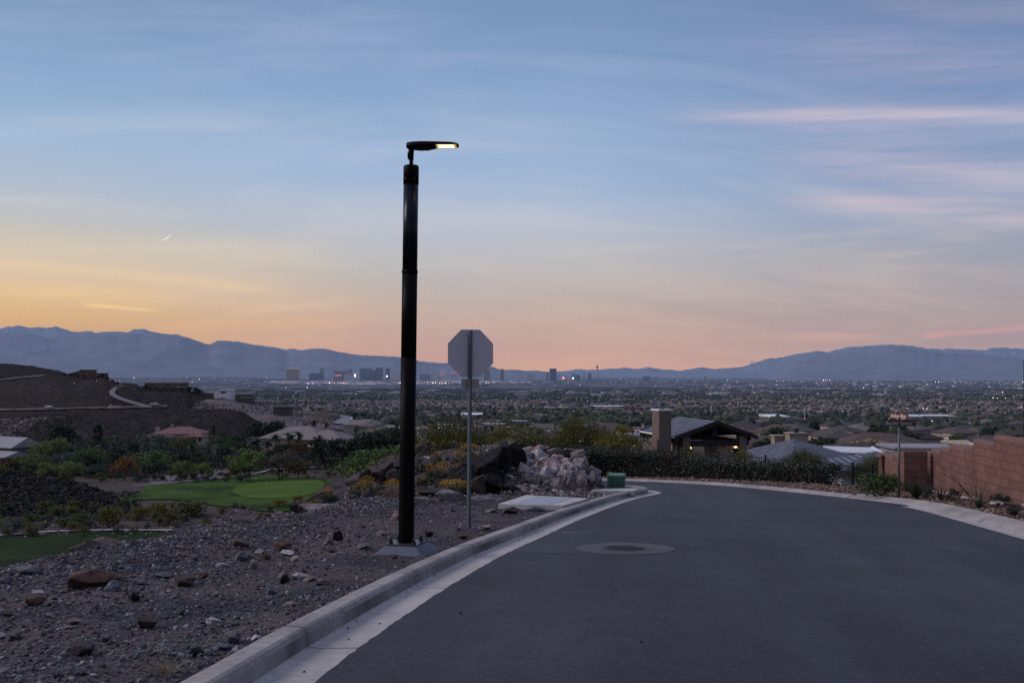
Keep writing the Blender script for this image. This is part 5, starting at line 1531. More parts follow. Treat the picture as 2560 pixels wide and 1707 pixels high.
turf = zc([(-330, 985), (0, 955), (500, 905), (1000, 840), (1250, 815), (1600, 850), (2100, 880), (2260, 905), (2330, 960), (2180, 1060), (1950, 1180), (1700, 1330), (1350, 1340), (1000, 1290), (600, 1250), (200, 1190), (-150, 1175), (-640, 1185), (-760, 1165), (-520, 1120), (-380, 1060)], 5.6, 420, 1040)
drape("golf_turf", turf, M_turf, 0.22)
drape("putting_green", zc([(890, 1060), (980, 1000), (1250, 940), (1600, 905), (1950, 890), (2150, 920), (2180, 1000), (2020, 1100), (1750, 1150), (1400, 1165), (1120, 1150), (960, 1110)], 5.6, 420, 1040), M_putt, 0.30)
drape("fairway", [(-160, 1352), (0, 1345), (150, 1336), (300, 1332), (440, 1333), (470, 1345), (420, 1372), (300, 1395), (150, 1425), (0, 1445), (-160, 1450)], M_fair, 0.2)
drape("golf_turf", zc([(1870, 610), (2100, 592), (2352, 600), (2500, 612), (2480, 640), (2200, 645), (1950, 640)], 5.6, 420, 1040), M_turf, 0.3)
M_path = pm("path_concrete", (0.30, 0.265, 0.26), (0.24, 0.21, 0.205), 0.3, 0.9)
M_lane = pm("lane_asphalt", (0.20, 0.19, 0.21), (0.16, 0.15, 0.165), 0.2, 0.85)
ribbon("cart_path", zc([(-500, 990), (0, 948), (500, 898), (850, 858), (1170, 820)], 5.6, 420, 1040), 1.0, M_path, 0.3)
ribbon("cart_path", [(-200, 1350), (0, 1341), (120, 1332), (250, 1328), (430, 1328)], 1.3, M_path, 0.3)
ribbon("path", zc([(1210, 815), (1330, 790), (1470, 755), (1600, 735)], 5.6, 420, 1040), 2.4, M_path, 0.35)
ribbon("lane", zc([(960, 712), (1150, 720), (1400, 748), (1900, 752)], 5.6, 420, 1040), 3.0, M_path, 0.35)
ribbon("lane", zc([(1900, 728), (2100, 728), (2352, 732), (2560, 745)], 5.6, 420, 1040), 3.2, M_lane, 0.35)
drape("street", zc([(590, 640), (690, 580), (790, 530), (850, 525), (880, 570), (880, 640), (860, 690), (740, 700)], 5.6, 420, 1040), M_lane, 0.35)
drape("gravel_bed", zc([(-200, 770), (100, 770), (420, 780), (700, 720), (900, 720), (1180, 790), (1000, 830), (500, 890), (0, 930), (-250, 940)], 5.6, 420, 1040), pm("pale_rock_mulch", (0.16, 0.14, 0.15), (0.05, 0.042, 0.045), 1.2, 0.95, bstr=0.8, detail=8), 0.15)
HR = catmull([(376, 1016, 540), (345, 1008, 560), (314, 999, 590), (293, 991, 612), (281, 983, 640), (283, 974, 668), (296, 966, 690), (309, 962, 700)], 8)
W3 = []
for p in HR:
    h_ = hit(p.x, p.y, 200.0); dd = p.z if h_ is None else min(p.z, h_.y - 0.6)
    W3.append(P(p.x, p.y, dd))
mb = MB(); rows_ = []
for i, p in enumerate(W3):
    t = W3[min(i + 1, len(W3) - 1)] - W3[max(i - 1, 0)]; t.z = 0; t.normalize(); s_ = Vector((t.y, -t.x, 0))
    rows_.append([p - s_ * 1.9, p + s_ * 1.9])
for a_, b_ in zip(rows_[:-1], rows_[1:]):
    mb.face([a_[0], a_[1], b_[1], b_[0]])
    for k in (0, 1): mb.face([a_[k], b_[k], b_[k] - Vector((0, 0, 0.6)), a_[k] - Vector((0, 0, 0.6))])
tag(mb.build("hill_road", pm("hill_asphalt", (0.115, 0.105, 0.115), (0.09, 0.082, 0.09), 0.1, 0.9)), kind="structure")
ribbon("hill_road", [(-100, 1028), (0, 1026), (125, 1024), (200, 1022), (300, 1020.5), (418, 1017.5)], 4.5, M_pad, 0.8, 60, level=60)
ribbon("hill_road", [(-100, 958), (0, 951), (60, 945), (110, 940)], 7.0, M_pad, 1.0, 40, level=60)
ribbon("street", zc([(905, 1035), (950, 1010), (985, 985), (960, 955), (915, 935)], 3.672, 600, 780), 8.0, M_lane, 0.8, 40)
fl = hit(664, 1234, 90.0); flag = thing("golf_flag", "thin flagstick with a small dark flag standing on the putting green", "golf flag", fl)
mb = MB(); mb.tube([(0, 0, 0.2), (0, 0, 2.25)], 0.02, 6); mb.build("pole", M_white, flag)
mb = MB(); mb.face([(0, 0, 2.25), (-0.05, 0.0, 1.7), (-0.5, 0.06, 1.55), (-0.12, 0.03, 2.0)]); mb.face([(0, 0.004, 2.25), (-0.1, 0.034, 2.0), (-0.5, 0.064, 1.55), (-0.05, 0.004, 1.7)]); mb.build("flag", M_dark, flag, fix=False)

# ---------------- trees of the golf valley, picked out one by one
T1 = [
    ("orange_tree", OR, 312, 1140, 246, "rusty orange tree standing alone left of the golf green", 1.05, (1.15, 1, 0.9)),
    ("palo_verde", PV, 458, 1152, 250, "low green palo verde behind the cart path, left one of a pair", 1.25, (0.7, 0.85, 0.8)),
    ("palo_verde", PV, 508, 1158, 250, "bright low palo verde behind the cart path, right one of a pair", 1.15, (0.85, 1.0, 0.8)),
    ("palo_verde", PV, 622, 1126, 240, "brightest green palo verde directly behind the golf green", 1.15, (0.85, 1.05, 0.85)),
    ("mesquite_tree", GR, 702, 1122, 240, "brownish thin leaved tree right of the brightest palo verde", 1.15, (0.85, 0.62, 0.45)),
    ("mesquite_tree", OR, 745, 1150, 236, "low rusty green tree at the right end of the golf green", 1.2, (0.55, 0.62, 0.6)),
    ("orange_tree", OR, 752, 1102, 300, "rust tinged bushy tree below the big tan roofed house", 1.2, (0.7, 0.6, 0.5)),
    ("broadleaf_tree", DK, 150, 1056, 370, "tallest dark tree at the foot of the hillside on the left", 1.0, (0.6, 0.75, 0.7)),
    ("cypress_tree", CY, 245, 1060, 380, "dark columnar tree at the foot of the hillside", 1.7, (0.7, 0.8, 0.6)),
    ("palm_tree", PM, 296, 1085, 330, "dusky fan palm among dark trees left of the red roofed house", 1.0, (1, 1, 1)),
    ("palm_tree", PM, 283, 1100, 320, "shorter fan palm left of the dusky one", 1.0, (0.9, 1, 0.9)),
    ("palm_tree", PM, 480, 1106, 300, "dark round headed palm above the pair of palo verdes", 1.0, (0.6, 0.75, 0.7)),
    ("palm_tree", PM, 785, 1046, 420, "shaggy palm standing behind the big tan roofed house", 0.9, (0.9, 1, 0.8)),
    ("palm_tree", PM, 690, 1082, 330, "feathery palm in front of the left wing of the tan roofed house", 1.3, (0.9, 1.0, 0.9)),
    ("palm_tree", PM, 722, 1076, 325, "feathery palm at the gable of the tan roofed house", 1.3, (0.9, 1.0, 0.9)),
    ("palm_tree", PM, 748, 1075, 330, "dark feathery palm right of the gable of the tan roofed house", 1.2, (0.8, 0.9, 0.85)),
    ("palm_tree", PM, 668, 1094, 315, "broad feathery palm in the grove left of the tan roofed house", 1.6, (0.9, 1.0, 1.0)),
    ("palm_tree", PM, 640, 1090, 320, "grey green feathery palm at the middle of the grove", 1.6, (1.0, 1.0, 1.1)),
    ("palm_tree", PM, 890, 1060, 360, "palm right of the big tan roofed house", 1.1, (0.8, 0.95, 0.8)),
    ("palm_tree", PM, 815, 1052, 430, "low palm behind the tan roofed house, right of the shaggy one", 1.1, (0.9, 1, 0.8)),
    ("cypress_tree", CY, 534, 1062, 390, "thin cypress spire right of the red roofed house", 0.7, (0.7, 0.8, 0.7)),
    ("evergreen_tree", DK, 640, 1052, 400, "dark evergreen in front of the hill, left of the tan roof", 1.0, (0.6, 0.7, 0.7)),
    ("evergreen_tree", DK, 668, 1056, 395, "dark evergreen with a pointed head touching the tan roof", 0.9, (0.6, 0.7, 0.7)),
    ("evergreen_tree", DK, 690, 1050, 410, "dark evergreen nearest the ridge of the tan roof", 0.8, (0.6, 0.7, 0.7)),
    ("evergreen_tree", DK, 812, 1090, 270, "large dark evergreen in front of the tan roofed house", 1.15, (0.75, 0.85, 0.7)),
    ("evergreen_tree", DK, 850, 1096, 262, "large dark evergreen right of the tan roofed house", 1.15, (0.7, 0.8, 0.75)),
    ("evergreen_tree", DK, 895, 1088, 256, "large dark evergreen midway to the lamp post", 1.2, (0.75, 0.9, 0.75)),
    ("evergreen_tree", DK, 935, 1075, 270, "tall dark evergreen just left of the lamp post", 1.2, (0.65, 0.75, 0.65)),
    ("evergreen_tree", DK, 975, 1068, 280, "tall dark evergreen hidden partly by the lamp post", 1.1, (0.6, 0.7, 0.6)),
    ("evergreen_tree", DK, 700, 1110, 300, "dark evergreen hiding the wall of the tan roofed house, left one", 1.3, (0.7, 0.8, 0.7)),
    ("evergreen_tree", DK, 725, 1104, 305, "dark evergreen at the gable foot of the tan roofed house", 1.2, (0.65, 0.75, 0.65)),
    ("evergreen_tree", DK, 872, 1100, 290, "dark evergreen under the right eave of the tan roofed house", 1.3, (0.7, 0.85, 0.7)),
    ("palo_verde", PV, 905, 1140, 215, "bright green rounded bush tree left of the outcrop", 1.5, (0.75, 1.0, 0.8)),
    ("palo_verde", PV, 960, 1118, 205, "blue green rounded tree above the outcrop, left of the lamp post", 1.6, (0.42, 0.62, 0.75)),
    ("palo_verde", PV, 1003, 1122, 200, "blue green rounded tree behind the lamp post", 1.5, (0.45, 0.62, 0.7)),
    ("palo_verde", PV, 960, 1160, 180, "olive bush tree low beside the outcrop", 1.6, (0.7, 0.75, 0.7)),
    ("palo_verde", PV, 124, 1155, 240, "light green shrubby tree at the left, one of two alike", 1.3, (0.75, 0.95, 0.9)),
    ("palo_verde", PV, 178, 1154, 240, "light green upright shrubby tree left of the orange tree", 1.1, (0.85, 1.0, 1.0)),
    ("palo_verde", PV, 80, 1135, 262, "wide olive green tree near the left edge", 1.5, (0.55, 0.72, 0.6)),
    ("mesquite_tree", OR, 20, 1142, 262, "rusty brown tree at the left edge below the grey roofs", 1.4, (0.45, 0.42, 0.45)),
    ("palo_verde", PV, 125, 1095, 310, "yellow green tree right of the grey roofed house at the left edge", 1.3, (0.8, 0.85, 0.9)),
    ("olive_tree", GR, 180, 1125, 280, "grey green rounded tree between the yellow green ones on the left", 1.1, (0.75, 0.85, 0.8)),
    ("palo_verde", PV, 228, 1120, 275, "dull green rounded tree left of the dark palm trunks", 1.2, (0.42, 0.6, 0.6)),
    ("palo_verde", PV, 382, 1128, 275, "wide green tree right of the orange tree", 1.7, (0.5, 0.75, 0.7)),
    ("olive_tree", GR, 375, 1080, 360, "grey green palm like tree in front of the red roofed house", 1.1, (0.7, 0.9, 0.85)),
    ("olive_tree", GR, 405, 1082, 350, "grey green rounded tree below the left end of the red roof", 1.1, (0.65, 0.85, 0.8)),
    ("palo_verde", PV, 466, 1092, 345, "olive yellow tree under the right windows of the red roofed house", 1.2, (0.55, 0.55, 0.6)),
    ("palm_tree", PM, 535, 1110, 290, "slender palm beside the small street", 0.8, (1, 1, 0.9)),
    ("palm_tree", PM, 542, 1112, 285, "second slender palm beside the small street", 0.8, (1, 1, 0.9)),
]
for i, (nm, pr, px, pt, d, lab, wd, colr) in enumerate(T1):
    tree_px(nm, pr, px, pt, d, lab, wd, colr, k=i)
# the grove fills the space between them
bands = [(0, 330, 300, 420, 1078, 1140), (330, 560, 290, 400, 1090, 1145), (540, 680, 280, 380, 1085, 1150), (560, 780, 255, 320, 1105, 1165), (770, 1010, 270, 420, 1068, 1120), (-60, 300, 255, 330, 1110, 1165)]
GL = {"evergreen_tree": "dark rounded evergreen crowded among others in the grove beyond the golf green",
      "olive_tree": "grey green rounded tree crowded among others in the grove beyond the golf green",
      "palm_tree": "fan palm standing among the crowded trees of the grove beyond the golf green",
      "palo_verde": "yellowish green tree crowded among others in the grove beyond the golf green"}
def gap(px, py):      # keep roofs, street and lawn clear
    return (360 < px < 522 and py < 1120 and py > 1060) or (650 < px < 890 and 1060 < py < 1122) or (525 < px < 580 and py > 1130) or (-40 < px < 98 and 1088 < py < 1150)
n_ = 0
while n_ < 132:
    b = rv.choice(bands); px = rv.uniform(b[0], b[1]); d = rv.uniform(b[2], b[3])
    t = (d - b[2]) / (b[3] - b[2]); pt = b[5] + (b[4] - b[5]) * t + rv.uniform(-8, 8)
    if gap(px, pt): continue
    nm, pr, colr = rv.choice([("evergreen_tree", DK, (0.7, 0.85, 0.75)), ("evergreen_tree", DK, (0.9, 1, 0.8)), ("evergreen_tree", DK, (0.6, 0.7, 0.7)), ("olive_tree", GR, (0.5, 0.6, 0.6)), ("olive_tree", GR, (0.42, 0.5, 0.46)), ("palm_tree", PM, (0.8, 0.9, 0.8)), ("palo_verde", PV, (0.36, 0.46, 0.5))])
    p = at(px, d); h = min(11.0, max(4.0, -(pt - HY) / F * d - p.z))
    tree(nm, pr, p, h, GL[nm], "tree", "trees of the grove beyond the golf green", rv.uniform(0.95, 1.3) if nm != "palm_tree" else 0.9, tuple(c * rv.uniform(0.8, 1.15) for c in colr))
    n_ += 1
g = np.random.default_rng(17); cs = []; rd = []
while len(cs) < 4600:
    px = g.uniform(-120, 1060); dd = g.uniform(258, 430)
    if (340 < px < 540 and dd > 395) or (640 < px < 900 and dd > 325) or (px < 110 and dd > 315) or (525 < px < 600 and dd < 300) or (330 < px < 800 and dd < 268): continue
    p = at(px, dd); cs.append((p.x, p.y, p.z + g.uniform(0.3, 2.4))); rd.append(g.uniform(0.8, 1.8))
V, Q = leaves_np(g, cs, rd, 16, 0.75)
tag(np_mesh("undergrowth", V, Q, leafmat("undergrowth_leaf", (0.012, 0.017, 0.010), (0.040, 0.044, 0.026), tint=False)), "dark undergrowth filling the grove beyond the golf green", "undergrowth", None, "stuff")
# scrub on the hills
g = np.random.default_rng(23); cs = []; rd = []
for hv in hill_verts[:6]:
    idx = g.integers(0, len(hv), 2600)
    for i in idx:
        v_ = hv[i]
        x, y = v_[0] + g.normal() * 3, v_[1] + g.normal() * 3
        if noise.noise(Vector((x / 30.0, y / 30.0, 2.0))) < -0.25: continue
        z = gnd(x, y)
        if abs(z - v_[2]) < 3: cs.append((x, y, z + 0.25)); rd.append(g.uniform(0.4, 1.0))
V, Q = leaves_np(g, cs, rd, 7, 0.85)
tag(np_mesh("scrub", V, Q, leafmat("dry_scrub_leaf", (0.022, 0.018, 0.013), (0.060, 0.050, 0.032), tint=False)), "dark dry scrub dotting the volcanic hills", "scrub", None, "stuff")
# desert shrubs below the drop
SL = {"shrub": "low olive shrub on the desert slope below the drop, near the golf green", "sage_bush": "low grey green shrub on the desert slope below the drop, near the golf green"}
for i in range(210):
    px = rv.uniform(-20, 960); py = rv.choice([rv.uniform(1266, 1330), rv.uniform(1266, 1345), rv.uniform(1185, 1200), rv.uniform(1168, 1205)])
    if 260 < px < 830 and 1195 < py < 1268: continue
    if px < 250 and py < 1215: py = rv.uniform(1168, 1185)
    p = hit(px, py, 70.0)
    if p is None or p.y < 60 or p.y > 300: continue
    nm, pr = rv.choice([("shrub", SH), ("shrub", SH), ("sage_bush", SG)])
    h = rv.uniform(0.6, 1.9) * (1.2 if py > 1260 else 1.0)
    colr = rv.choice([(0.6, 0.62, 0.6), (0.75, 0.62, 0.5), (0.5, 0.62, 0.6), (0.9, 0.7, 0.45)]) if nm == "shrub" else (0.65, 0.65, 0.6)
    tree(nm, pr, p, h, SL[nm], "shrub", "desert shrubs below the drop", rv.uniform(0.9, 1.3), colr)
for i in range(70):
    px = rv.uniform(150, 640); py = rv.uniform(1176, 1206)
    p = hit(px, py, 150.0)
    if p is None or p.y > 330: continue
    tree("shrub", rv.choice([SH, SG]), p, rv.uniform(0.9, 2.3), "low dusky shrub on the rocky ground between the golf turf and the grove", "shrub", "shrubs between the turf and the grove", rv.uniform(1.0, 1.5), rv.choice([(0.5, 0.46, 0.4), (0.4, 0.46, 0.36), (0.7, 0.5, 0.34), (0.55, 0.55, 0.42)]))
for i in range(26):
    px = rv.uniform(-10, 320); py = rv.uniform(1172, 1275)
    p = hit(px, py, 110.0)
    if p is None or p.y > 215: continue
    tree("shrub", rv.choice([SH, SG]), p, rv.uniform(0.5, 1.2), "small dusky shrub growing on the dark lava slope left of the golf turf", "shrub", "shrubs on the lava slope", rv.uniform(1.0, 1.5), rv.choice([(0.42, 0.4, 0.34), (0.34, 0.38, 0.3), (0.5, 0.4, 0.3)]))
for nm, pr, px, py, pt, lab, wd, colr in [
    ("shrub", SH, 205, 1318, 1278, "dark green rounded shrub below the drop, left of the twiggy one", 1.2, (0.45, 0.62, 0.5)),
    ("shrub", SH, 278, 1322, 1260, "tall rusty olive shrub below the drop", 0.9, (0.75, 0.62, 0.45)),
    ("shrub", SH, 355, 1300, 1262, "yellowish rusty shrub at the left lower rim of the turf", 1.3, (1.0, 0.72, 0.4)),
    ("shrub", SH, 470, 1292, 1248, "wide dark olive shrub overlapping the lower rim of the turf", 1.9, (0.55, 0.5, 0.36)),
    ("shrub", SH, 400, 1285, 1255, "yellow topped shrub at the lower rim of the turf", 1.2, (1.1, 0.85, 0.35)),
    ("shrub", SH, 420, 1312, 1265, "reddish twiggy shrub below the drop", 1.2, (0.7, 0.5, 0.36)),
    ("sage_bush", SG, 35, 1335, 1290, "pale grey twiggy bush at the left edge below the drop", 1.5, (0.8, 0.75, 0.85)),
    ("shrub", SH, 700, 1268, 1245, "yellow flowering shrub at the right lower rim of the turf", 1.6, (1.3, 0.9, 0.25)),
    ("shrub", SH, 745, 1262, 1235, "straw coloured shrub beside the rock chain", 1.2, (1.1, 0.75, 0.45))]:
    p = hit(px, py, 70.0)
    if p is not None: tree(nm, pr, p, max(0.8, (py - pt) / F * p.y), lab, "shrub", None, wd, colr)

# ---------------- plants on the rock outcrop
def brittle(seed, nf):
    """dome of grey leaves with yellow flowers held above it"""
    g = np.random.default_rng(seed)
    cs, rd = crown_centres(g, 40, 0.42, 0.40, 0.32, 0.35, 0.3)
    V, Q = leaves_np(g, cs, [r * 0.7 for r in rd], 40, 0.055)
    fc = []
    for i in range(nf):
        a = g.random() * 6.28; r_ = math.sqrt(g.random()) * 0.56
        fc.append((math.cos(a) * r_, math.sin(a) * r_, 0.40 + 0.50 * math.sqrt(max(0, 1 - (r_ / 0.62) ** 2)) + g.normal() * 0.045))
    Vf, Qf = leaves_np(g, fc, [0.018] * len(fc), 5, 0.040)
    mb = MB()
    for c in fc[::6]: mb.tube([(c[0] * 0.3, c[1] * 0.3, 0.1), (c[0] * 0.8, c[1] * 0.8, c[2] * 0.75), c], [0.005, 0.004, 0.003], 4)
    out = []
    for nm, V_, Q_, m_ in (("foliage", V, Q, M_leaf_gr), ("flowers", Vf, Qf, M_flower)):
        me = bpy.data.meshes.new(nm); me.from_pydata([tuple(p) for p in V_], [], [tuple(q) for q in Q_]); me.materials.append(m_); me.update(); out.append(me)
    sm = mb.mesh("stems"); sm.materials.append(M_straw); out.append(sm)
    return out
BR = [brittle(5, 250), brittle(6, 130), brittle(7, 70)]
for i, (px, py, w_, h_, d, lab, fl_) in enumerate([
    (1138, 1236, 84, 40, 22.6, "largest yellow flowering bush, behind the flat topped tan block", 1),
    (1082, 1120, 28, 16, 28.6, "small yellow flowering bush at the top of the outcrop", 1),
    (1172, 1133, 42, 26, 27.2, "yellow flowering bush crossed by the sign post", 1),
    (1146, 1152, 50, 26, 26.6, "yellow flowering bush left of the sign post, below the topmost", 1),
    (1094, 1152, 38, 24, 26.8, "yellow flowering bush in the middle of the outcrop", 1),
    (1075, 1190, 34, 34, 25.2, "sparse yellow bush beside the lamp post", 1),
    (1098, 1184, 40, 28, 25.4, "thin yellow tipped bush right of the lamp post", 1),
    (1050, 1208, 32, 24, 24.6, "low yellow tipped bush just right of the lamp post", 1),
    (918, 1226, 50, 40, 24.0, "olive yellow bush left of the lamp post on the outcrop", 1),
    (822, 1244, 40, 28, 22.6, "bright yellow bush by the rock chain above the flat grey slab", 1),
    (860, 1262, 36, 20, 22.4, "grey green bush by the rock chain", 0),
    (790, 1262, 40, 18, 23.0, "low yellow bush at the end of the rock chain", 1),
    (1083, 1124, 22, 12, 28.0, "small pale grey cushion plant under the topmost yellow bush", 0),
    (1048, 1160, 26, 40, 26.2, "grey green bush touching the right side of the lamp post", 0),
    (1120, 1188, 60, 30, 25.2, "straw grey bush on the slope left of the sign post", 0),
    (1058, 1228, 44, 22, 23.4, "grey leaved plant low between the posts", 0),
    (985, 1240, 40, 44, 24.2, "olive bush just left of the lamp post", 1)]):
    k = d / F; p = P(px, py, d); p.z = min(p.z, gnd(p.x, p.y)) - 0.03
    top_z = -(py - h_ - HY) / F * d
    t = thing("brittlebush" if fl_ else "sage_bush", lab, "bush", p, rv.uniform(0, 6)); t.scale = (w_ * k * 0.95, w_ * k * 0.8, max(h_ * k, top_z - p.z) * 1.05)
    f_, l_, s_ = BR[0 if i in (0, 2) else (1 if i in (1, 3, 4, 9) else 2)]
    o = link("foliage", f_, None, t); o.color = c4((1.0, 1.0, 0.85) if not fl_ else (0.75, 0.72, 0.5))
    if fl_:
        o = link("flowers", l_, None, t); o.color = c4((1, 1, 1))
    link("stems", s_, None, t)
for i in range(30):
    px = rv.uniform(1045, 1185) if i < 19 else rv.uniform(770, 1000); dd = rv.uniform(23.6, 28.6) if i < 19 else rv.uniform(22.5, 25.0)
    x = (px - CX) / F * dd; z = gnd(x, dd); k_ = rv.random()
    t = thing("brittlebush" if k_ < 0.18 else "sage_bush", "small grey green bush tipped with yellow flowers growing among the dark boulders" if k_ < 0.18 else "small grey leaved bush growing among the dark boulders", "bush", (x, dd, z - 0.03), rv.uniform(0, 6), "small bushes among the dark boulders")
    s_ = rv.uniform(0.3, 0.62); t.scale = (s_ * rv.uniform(0.9, 1.4), s_, s_ * rv.uniform(0.7, 1.0))
    f_, l_, sm_ = BR[1 + i % 2]
    o = link("foliage", f_, None, t); o.color = c4(rv.choice([(0.9, 0.9, 0.75), (0.7, 0.68, 0.5), (1.0, 0.92, 0.8)]))
    if k_ < 0.18: link("flowers", l_, None, t)
    link("stems", sm_, None, t)
def tuft(seed, n=90, spread=0.5, curl=0.5, wdt=0.012):
    g = np.random.default_rng(seed); Vs = []; Qs = []; b = 0
    for i in range(n):
        a = g.random() * 6.28; lean_ = g.random() * spread; L = g.uniform(0.6, 1.0); prev = None
        side = np.array([-math.sin(a), math.cos(a), 0]) * wdt
        for s_ in range(4):
            t = s_ / 3
            c = np.array([math.cos(a) * (lean_ * t + curl * lean_ * t * t) * L + math.cos(a) * 0.03, math.sin(a) * (lean_ * t + curl * lean_ * t * t) * L + math.sin(a) * 0.03, L * t * (1 - 0.35 * curl * t * lean_)])
            w_ = side * (1 - t * 0.85)
            if prev is not None:
                Vs += [prev[0], prev[1], c + w_, c - w_]; Qs.append((b, b + 1, b + 2, b + 3)); b += 4
            prev = (c - w_, c + w_)
    return np.array(Vs), np.array(Qs)
def tuftobj(name, label, cat, loc, h, mat, color=(1, 1, 1), group=None, seed=1, **kw):
    V, Q = tuft(seed, **kw)
    me = bpy.data.meshes.new(name); me.from_pydata([tuple(p) for p in V], [], [tuple(q) for q in Q]); me.materials.append(mat); me.update()
    o = link(name, me, None, None, loc); o.scale = (h, h, h); o.color = c4(color)
    return tag(o, label, cat, group)
p = P(1268, 1126, 27.4); tuftobj("dry_grass", "straw coloured dry grass tuft behind the black boulders", "grass tuft", (p.x, p.y, p.z - 0.1), 0.55, M_straw, seed=3, n=220, spread=0.9)
p = G(1277, 1268, 0.1); tuftobj("grass_tuft", "short green grass tuft growing at the front of the utility vault", "grass tuft", p, 0.16, M_leaf_pv, (0.8, 1, 0.9), seed=4, n=90, spread=0.8)
p = G(462, 1690, 0.115); tuftobj("dry_grass", "withered straw tuft beside the near curb at the bottom", "grass tuft", (p.x - 0.12, p.y, p.z - 0.01), 0.14, M_straw, (0.8, 0.75, 0.7), seed=8, n=130, spread=1.8)
# tiny weeds between the stones
g = np.random.default_rng(9); cs = []
for i in range(2600):
    y = 4.8 + 11 * g.random() ** 1.4; xr = kline_x(y) - 0.25; xl = crest(y) + 0.8; x = xl + (xr - xl) * g.random()
    if noise.noise(Vector((x * 0.9, y * 0.9, 3))) < -0.05: continue
    cs.append((x, y, bank_z(x, y) + 0.012))
V, Q = leaves_np(g, cs, [0.018] * len(cs), 5, 0.022, flat=0.5)
M_weed = leafmat("pale_weed_leaf", (0.13, 0.15, 0.12), (0.24, 0.26, 0.22), tint=False)
tag(np_mesh("weeds", V, Q, M_weed), "tiny pale green weeds sprouting all over the gravel", "weeds", None, "stuff")
# wooden stake on the outcrop
p = P(1129.5, 1118, 28.3); st_ = MB(); st_.box((0, 0, 0.33), (0.028, 0.02, 0.72)); st_.box((0, 0, 0.72), (0.028, 0.02, 0.06), taper=0.3)
tag(st_.build("wooden_stake", pm("raw_wood", (0.17, 0.10, 0.075), (0.12, 0.07, 0.05), 8.0, 0.8), None, (p.x, p.y, p.z)), "thin wooden stake standing among the rocks of the outcrop", "stake")
for (px, py, a, c) in ((928, 1392 - 80, 0.4, 0), (968, 1316, 1.4, 0)):
    p = hit(px, py)
    if p: 
        q = MB(); q.box((0, 0, 0.012), (0.09, 0.02, 0.008), a)
        tag(q.build("wood_chip", pm("pale_wood", (0.36, 0.27, 0.19), None, 8.0, 0.8), None, p), "pale wood chip on the gravel left of the lamp post, " + ("tilted one" if px < 950 else "lying one"), "wood chip")
p = hit(640, 1598); o = rock("paper_scrap", MEDR, p, 0.07, 0.05, 0.05, (0.75, 0.72, 0.72), "crumpled whitish scrap lying against the near kerb", cat="litter")

# ---------------- hedge and iron fence along the far side of the bend
hp_ = [(3.0, 41.3), (4.6, 41.0), (6.2, 40.0), (8.0, 38.0), (9.6, 36.0), (11.0, 33.6), (12.0, 31.2)]
hline = resample([Vector((p.x, p.y)) for p in catmull([(a, b, 0) for a, b in [(-4.0, 42.0), (0.0, 41.8)] + hp_], 8)], 0.1)
def hedge_top(px):
    return interp(px, [1000, 1440, 1490, 1520, 1560, 1700, 1705, 1850, 1855, 1990, 2080, 2200], [1126, 1122, 1120, 1123, 1127, 1132, 1152, 1156, 1160, 1165, 1170, 1176])
g = np.random.default_rng(31)
hn = normals2(hline); cs = []; core = MB()
hend = [i for i, p in enumerate(hline) if CX + F * p.x / p.y < 2085][-1]
prevr = None
for i in range(0, hend):
    p = hline[i]; q = hn[i]; px = CX + F * p.x / p.y
    z0 = gnd(p.x, p.y) - 0.05; z1 = -(hedge_top(px) - HY) / F * p.y
    if px < 1400: z1 = min(z1, z0 + 1.1)
    hh = z1 - z0
    w_ = 0.55
    ring_ = [(p.x - q.x * w_ * 0.8, p.y - q.y * w_ * 0.8, z0), (p.x - q.x * w_ * 0.75, p.y - q.y * w_ * 0.75, z0 + hh * 0.85), (p.x, p.y, z0 + hh * 0.93), (p.x + q.x * w_ * 0.75, p.y + q.y * w_ * 0.75, z0 + hh * 0.85), (p.x + q.x * w_ * 0.8, p.y + q.y * w_ * 0.8, z0)]
    if i > hend - 10:
        for _ in range(90):
            o_ = g.uniform(-w_, w_); cs.append((p.x + q.x * o_, p.y + q.y * o_, z0 + g.random() * (hh + 0.05)))
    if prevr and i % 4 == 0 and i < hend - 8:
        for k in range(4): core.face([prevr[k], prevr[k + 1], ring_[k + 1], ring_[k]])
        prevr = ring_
    if prevr is None: prevr = ring_
    for _ in range(74):
        s_ = g.random() * (2 * hh + 1.2)
        bulge = 0.12 * noise.noise(Vector((i * 0.05, s_, 2.0)))
        if s_ < hh * 1.0:    # viewer side
            o_ = (w_ + bulge + g.normal() * 0.05); z = z0 + g.random() ** 0.8 * hh
        elif s_ < hh + 1.2: o_ = g.uniform(-w_, w_); z = z1 - 0.06 + bulge + g.random() ** 3 * 0.20
        else:
            o_ = -(w_ + bulge); z = z0 + g.random() * hh
            if g.random() < 0.6: continue
        cs.append((p.x + q.x * o_ * 1.0, p.y + q.y * o_ * 1.0, z))
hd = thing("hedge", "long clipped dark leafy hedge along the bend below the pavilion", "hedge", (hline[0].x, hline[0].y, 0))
o = core.build("dark_core", pm("hedge_interior", (0.006, 0.006, 0.005), (0.010, 0.008, 0.006), 4.0, 1.0), hd); o.matrix_parent_inverse = Matrix.Translation(-Vector(hd.location))  # near-black solid core stands for the shade inside the hedge
V, Q = leaves_np(g, cs, [0.05] * len(cs), 2, 0.085)
m_h, nt = newmat("hedge_leaf")
geo = nt.add("ShaderNodeNewGeometry")
col = nt.ramp(geo.outputs["Random Per Island"], [(0.0, (0.012, 0.018, 0.010, 1)), (0.35, (0.022, 0.030, 0.016, 1)), (0.7, (0.045, 0.055, 0.032, 1)), (0.93, (0.062, 0.07, 0.05, 1))], 'CONSTANT')
rn = nt.noise(geo.outputs["Position"], 0.55, 3.0, 0.5)
col = nt.mix(nt.rng(rn, 0.52, 0.66, 0, 0.7), col, (0.055, 0.016, 0.010, 1))
pbsdf(nt, col, 0.5, spec=0.3)
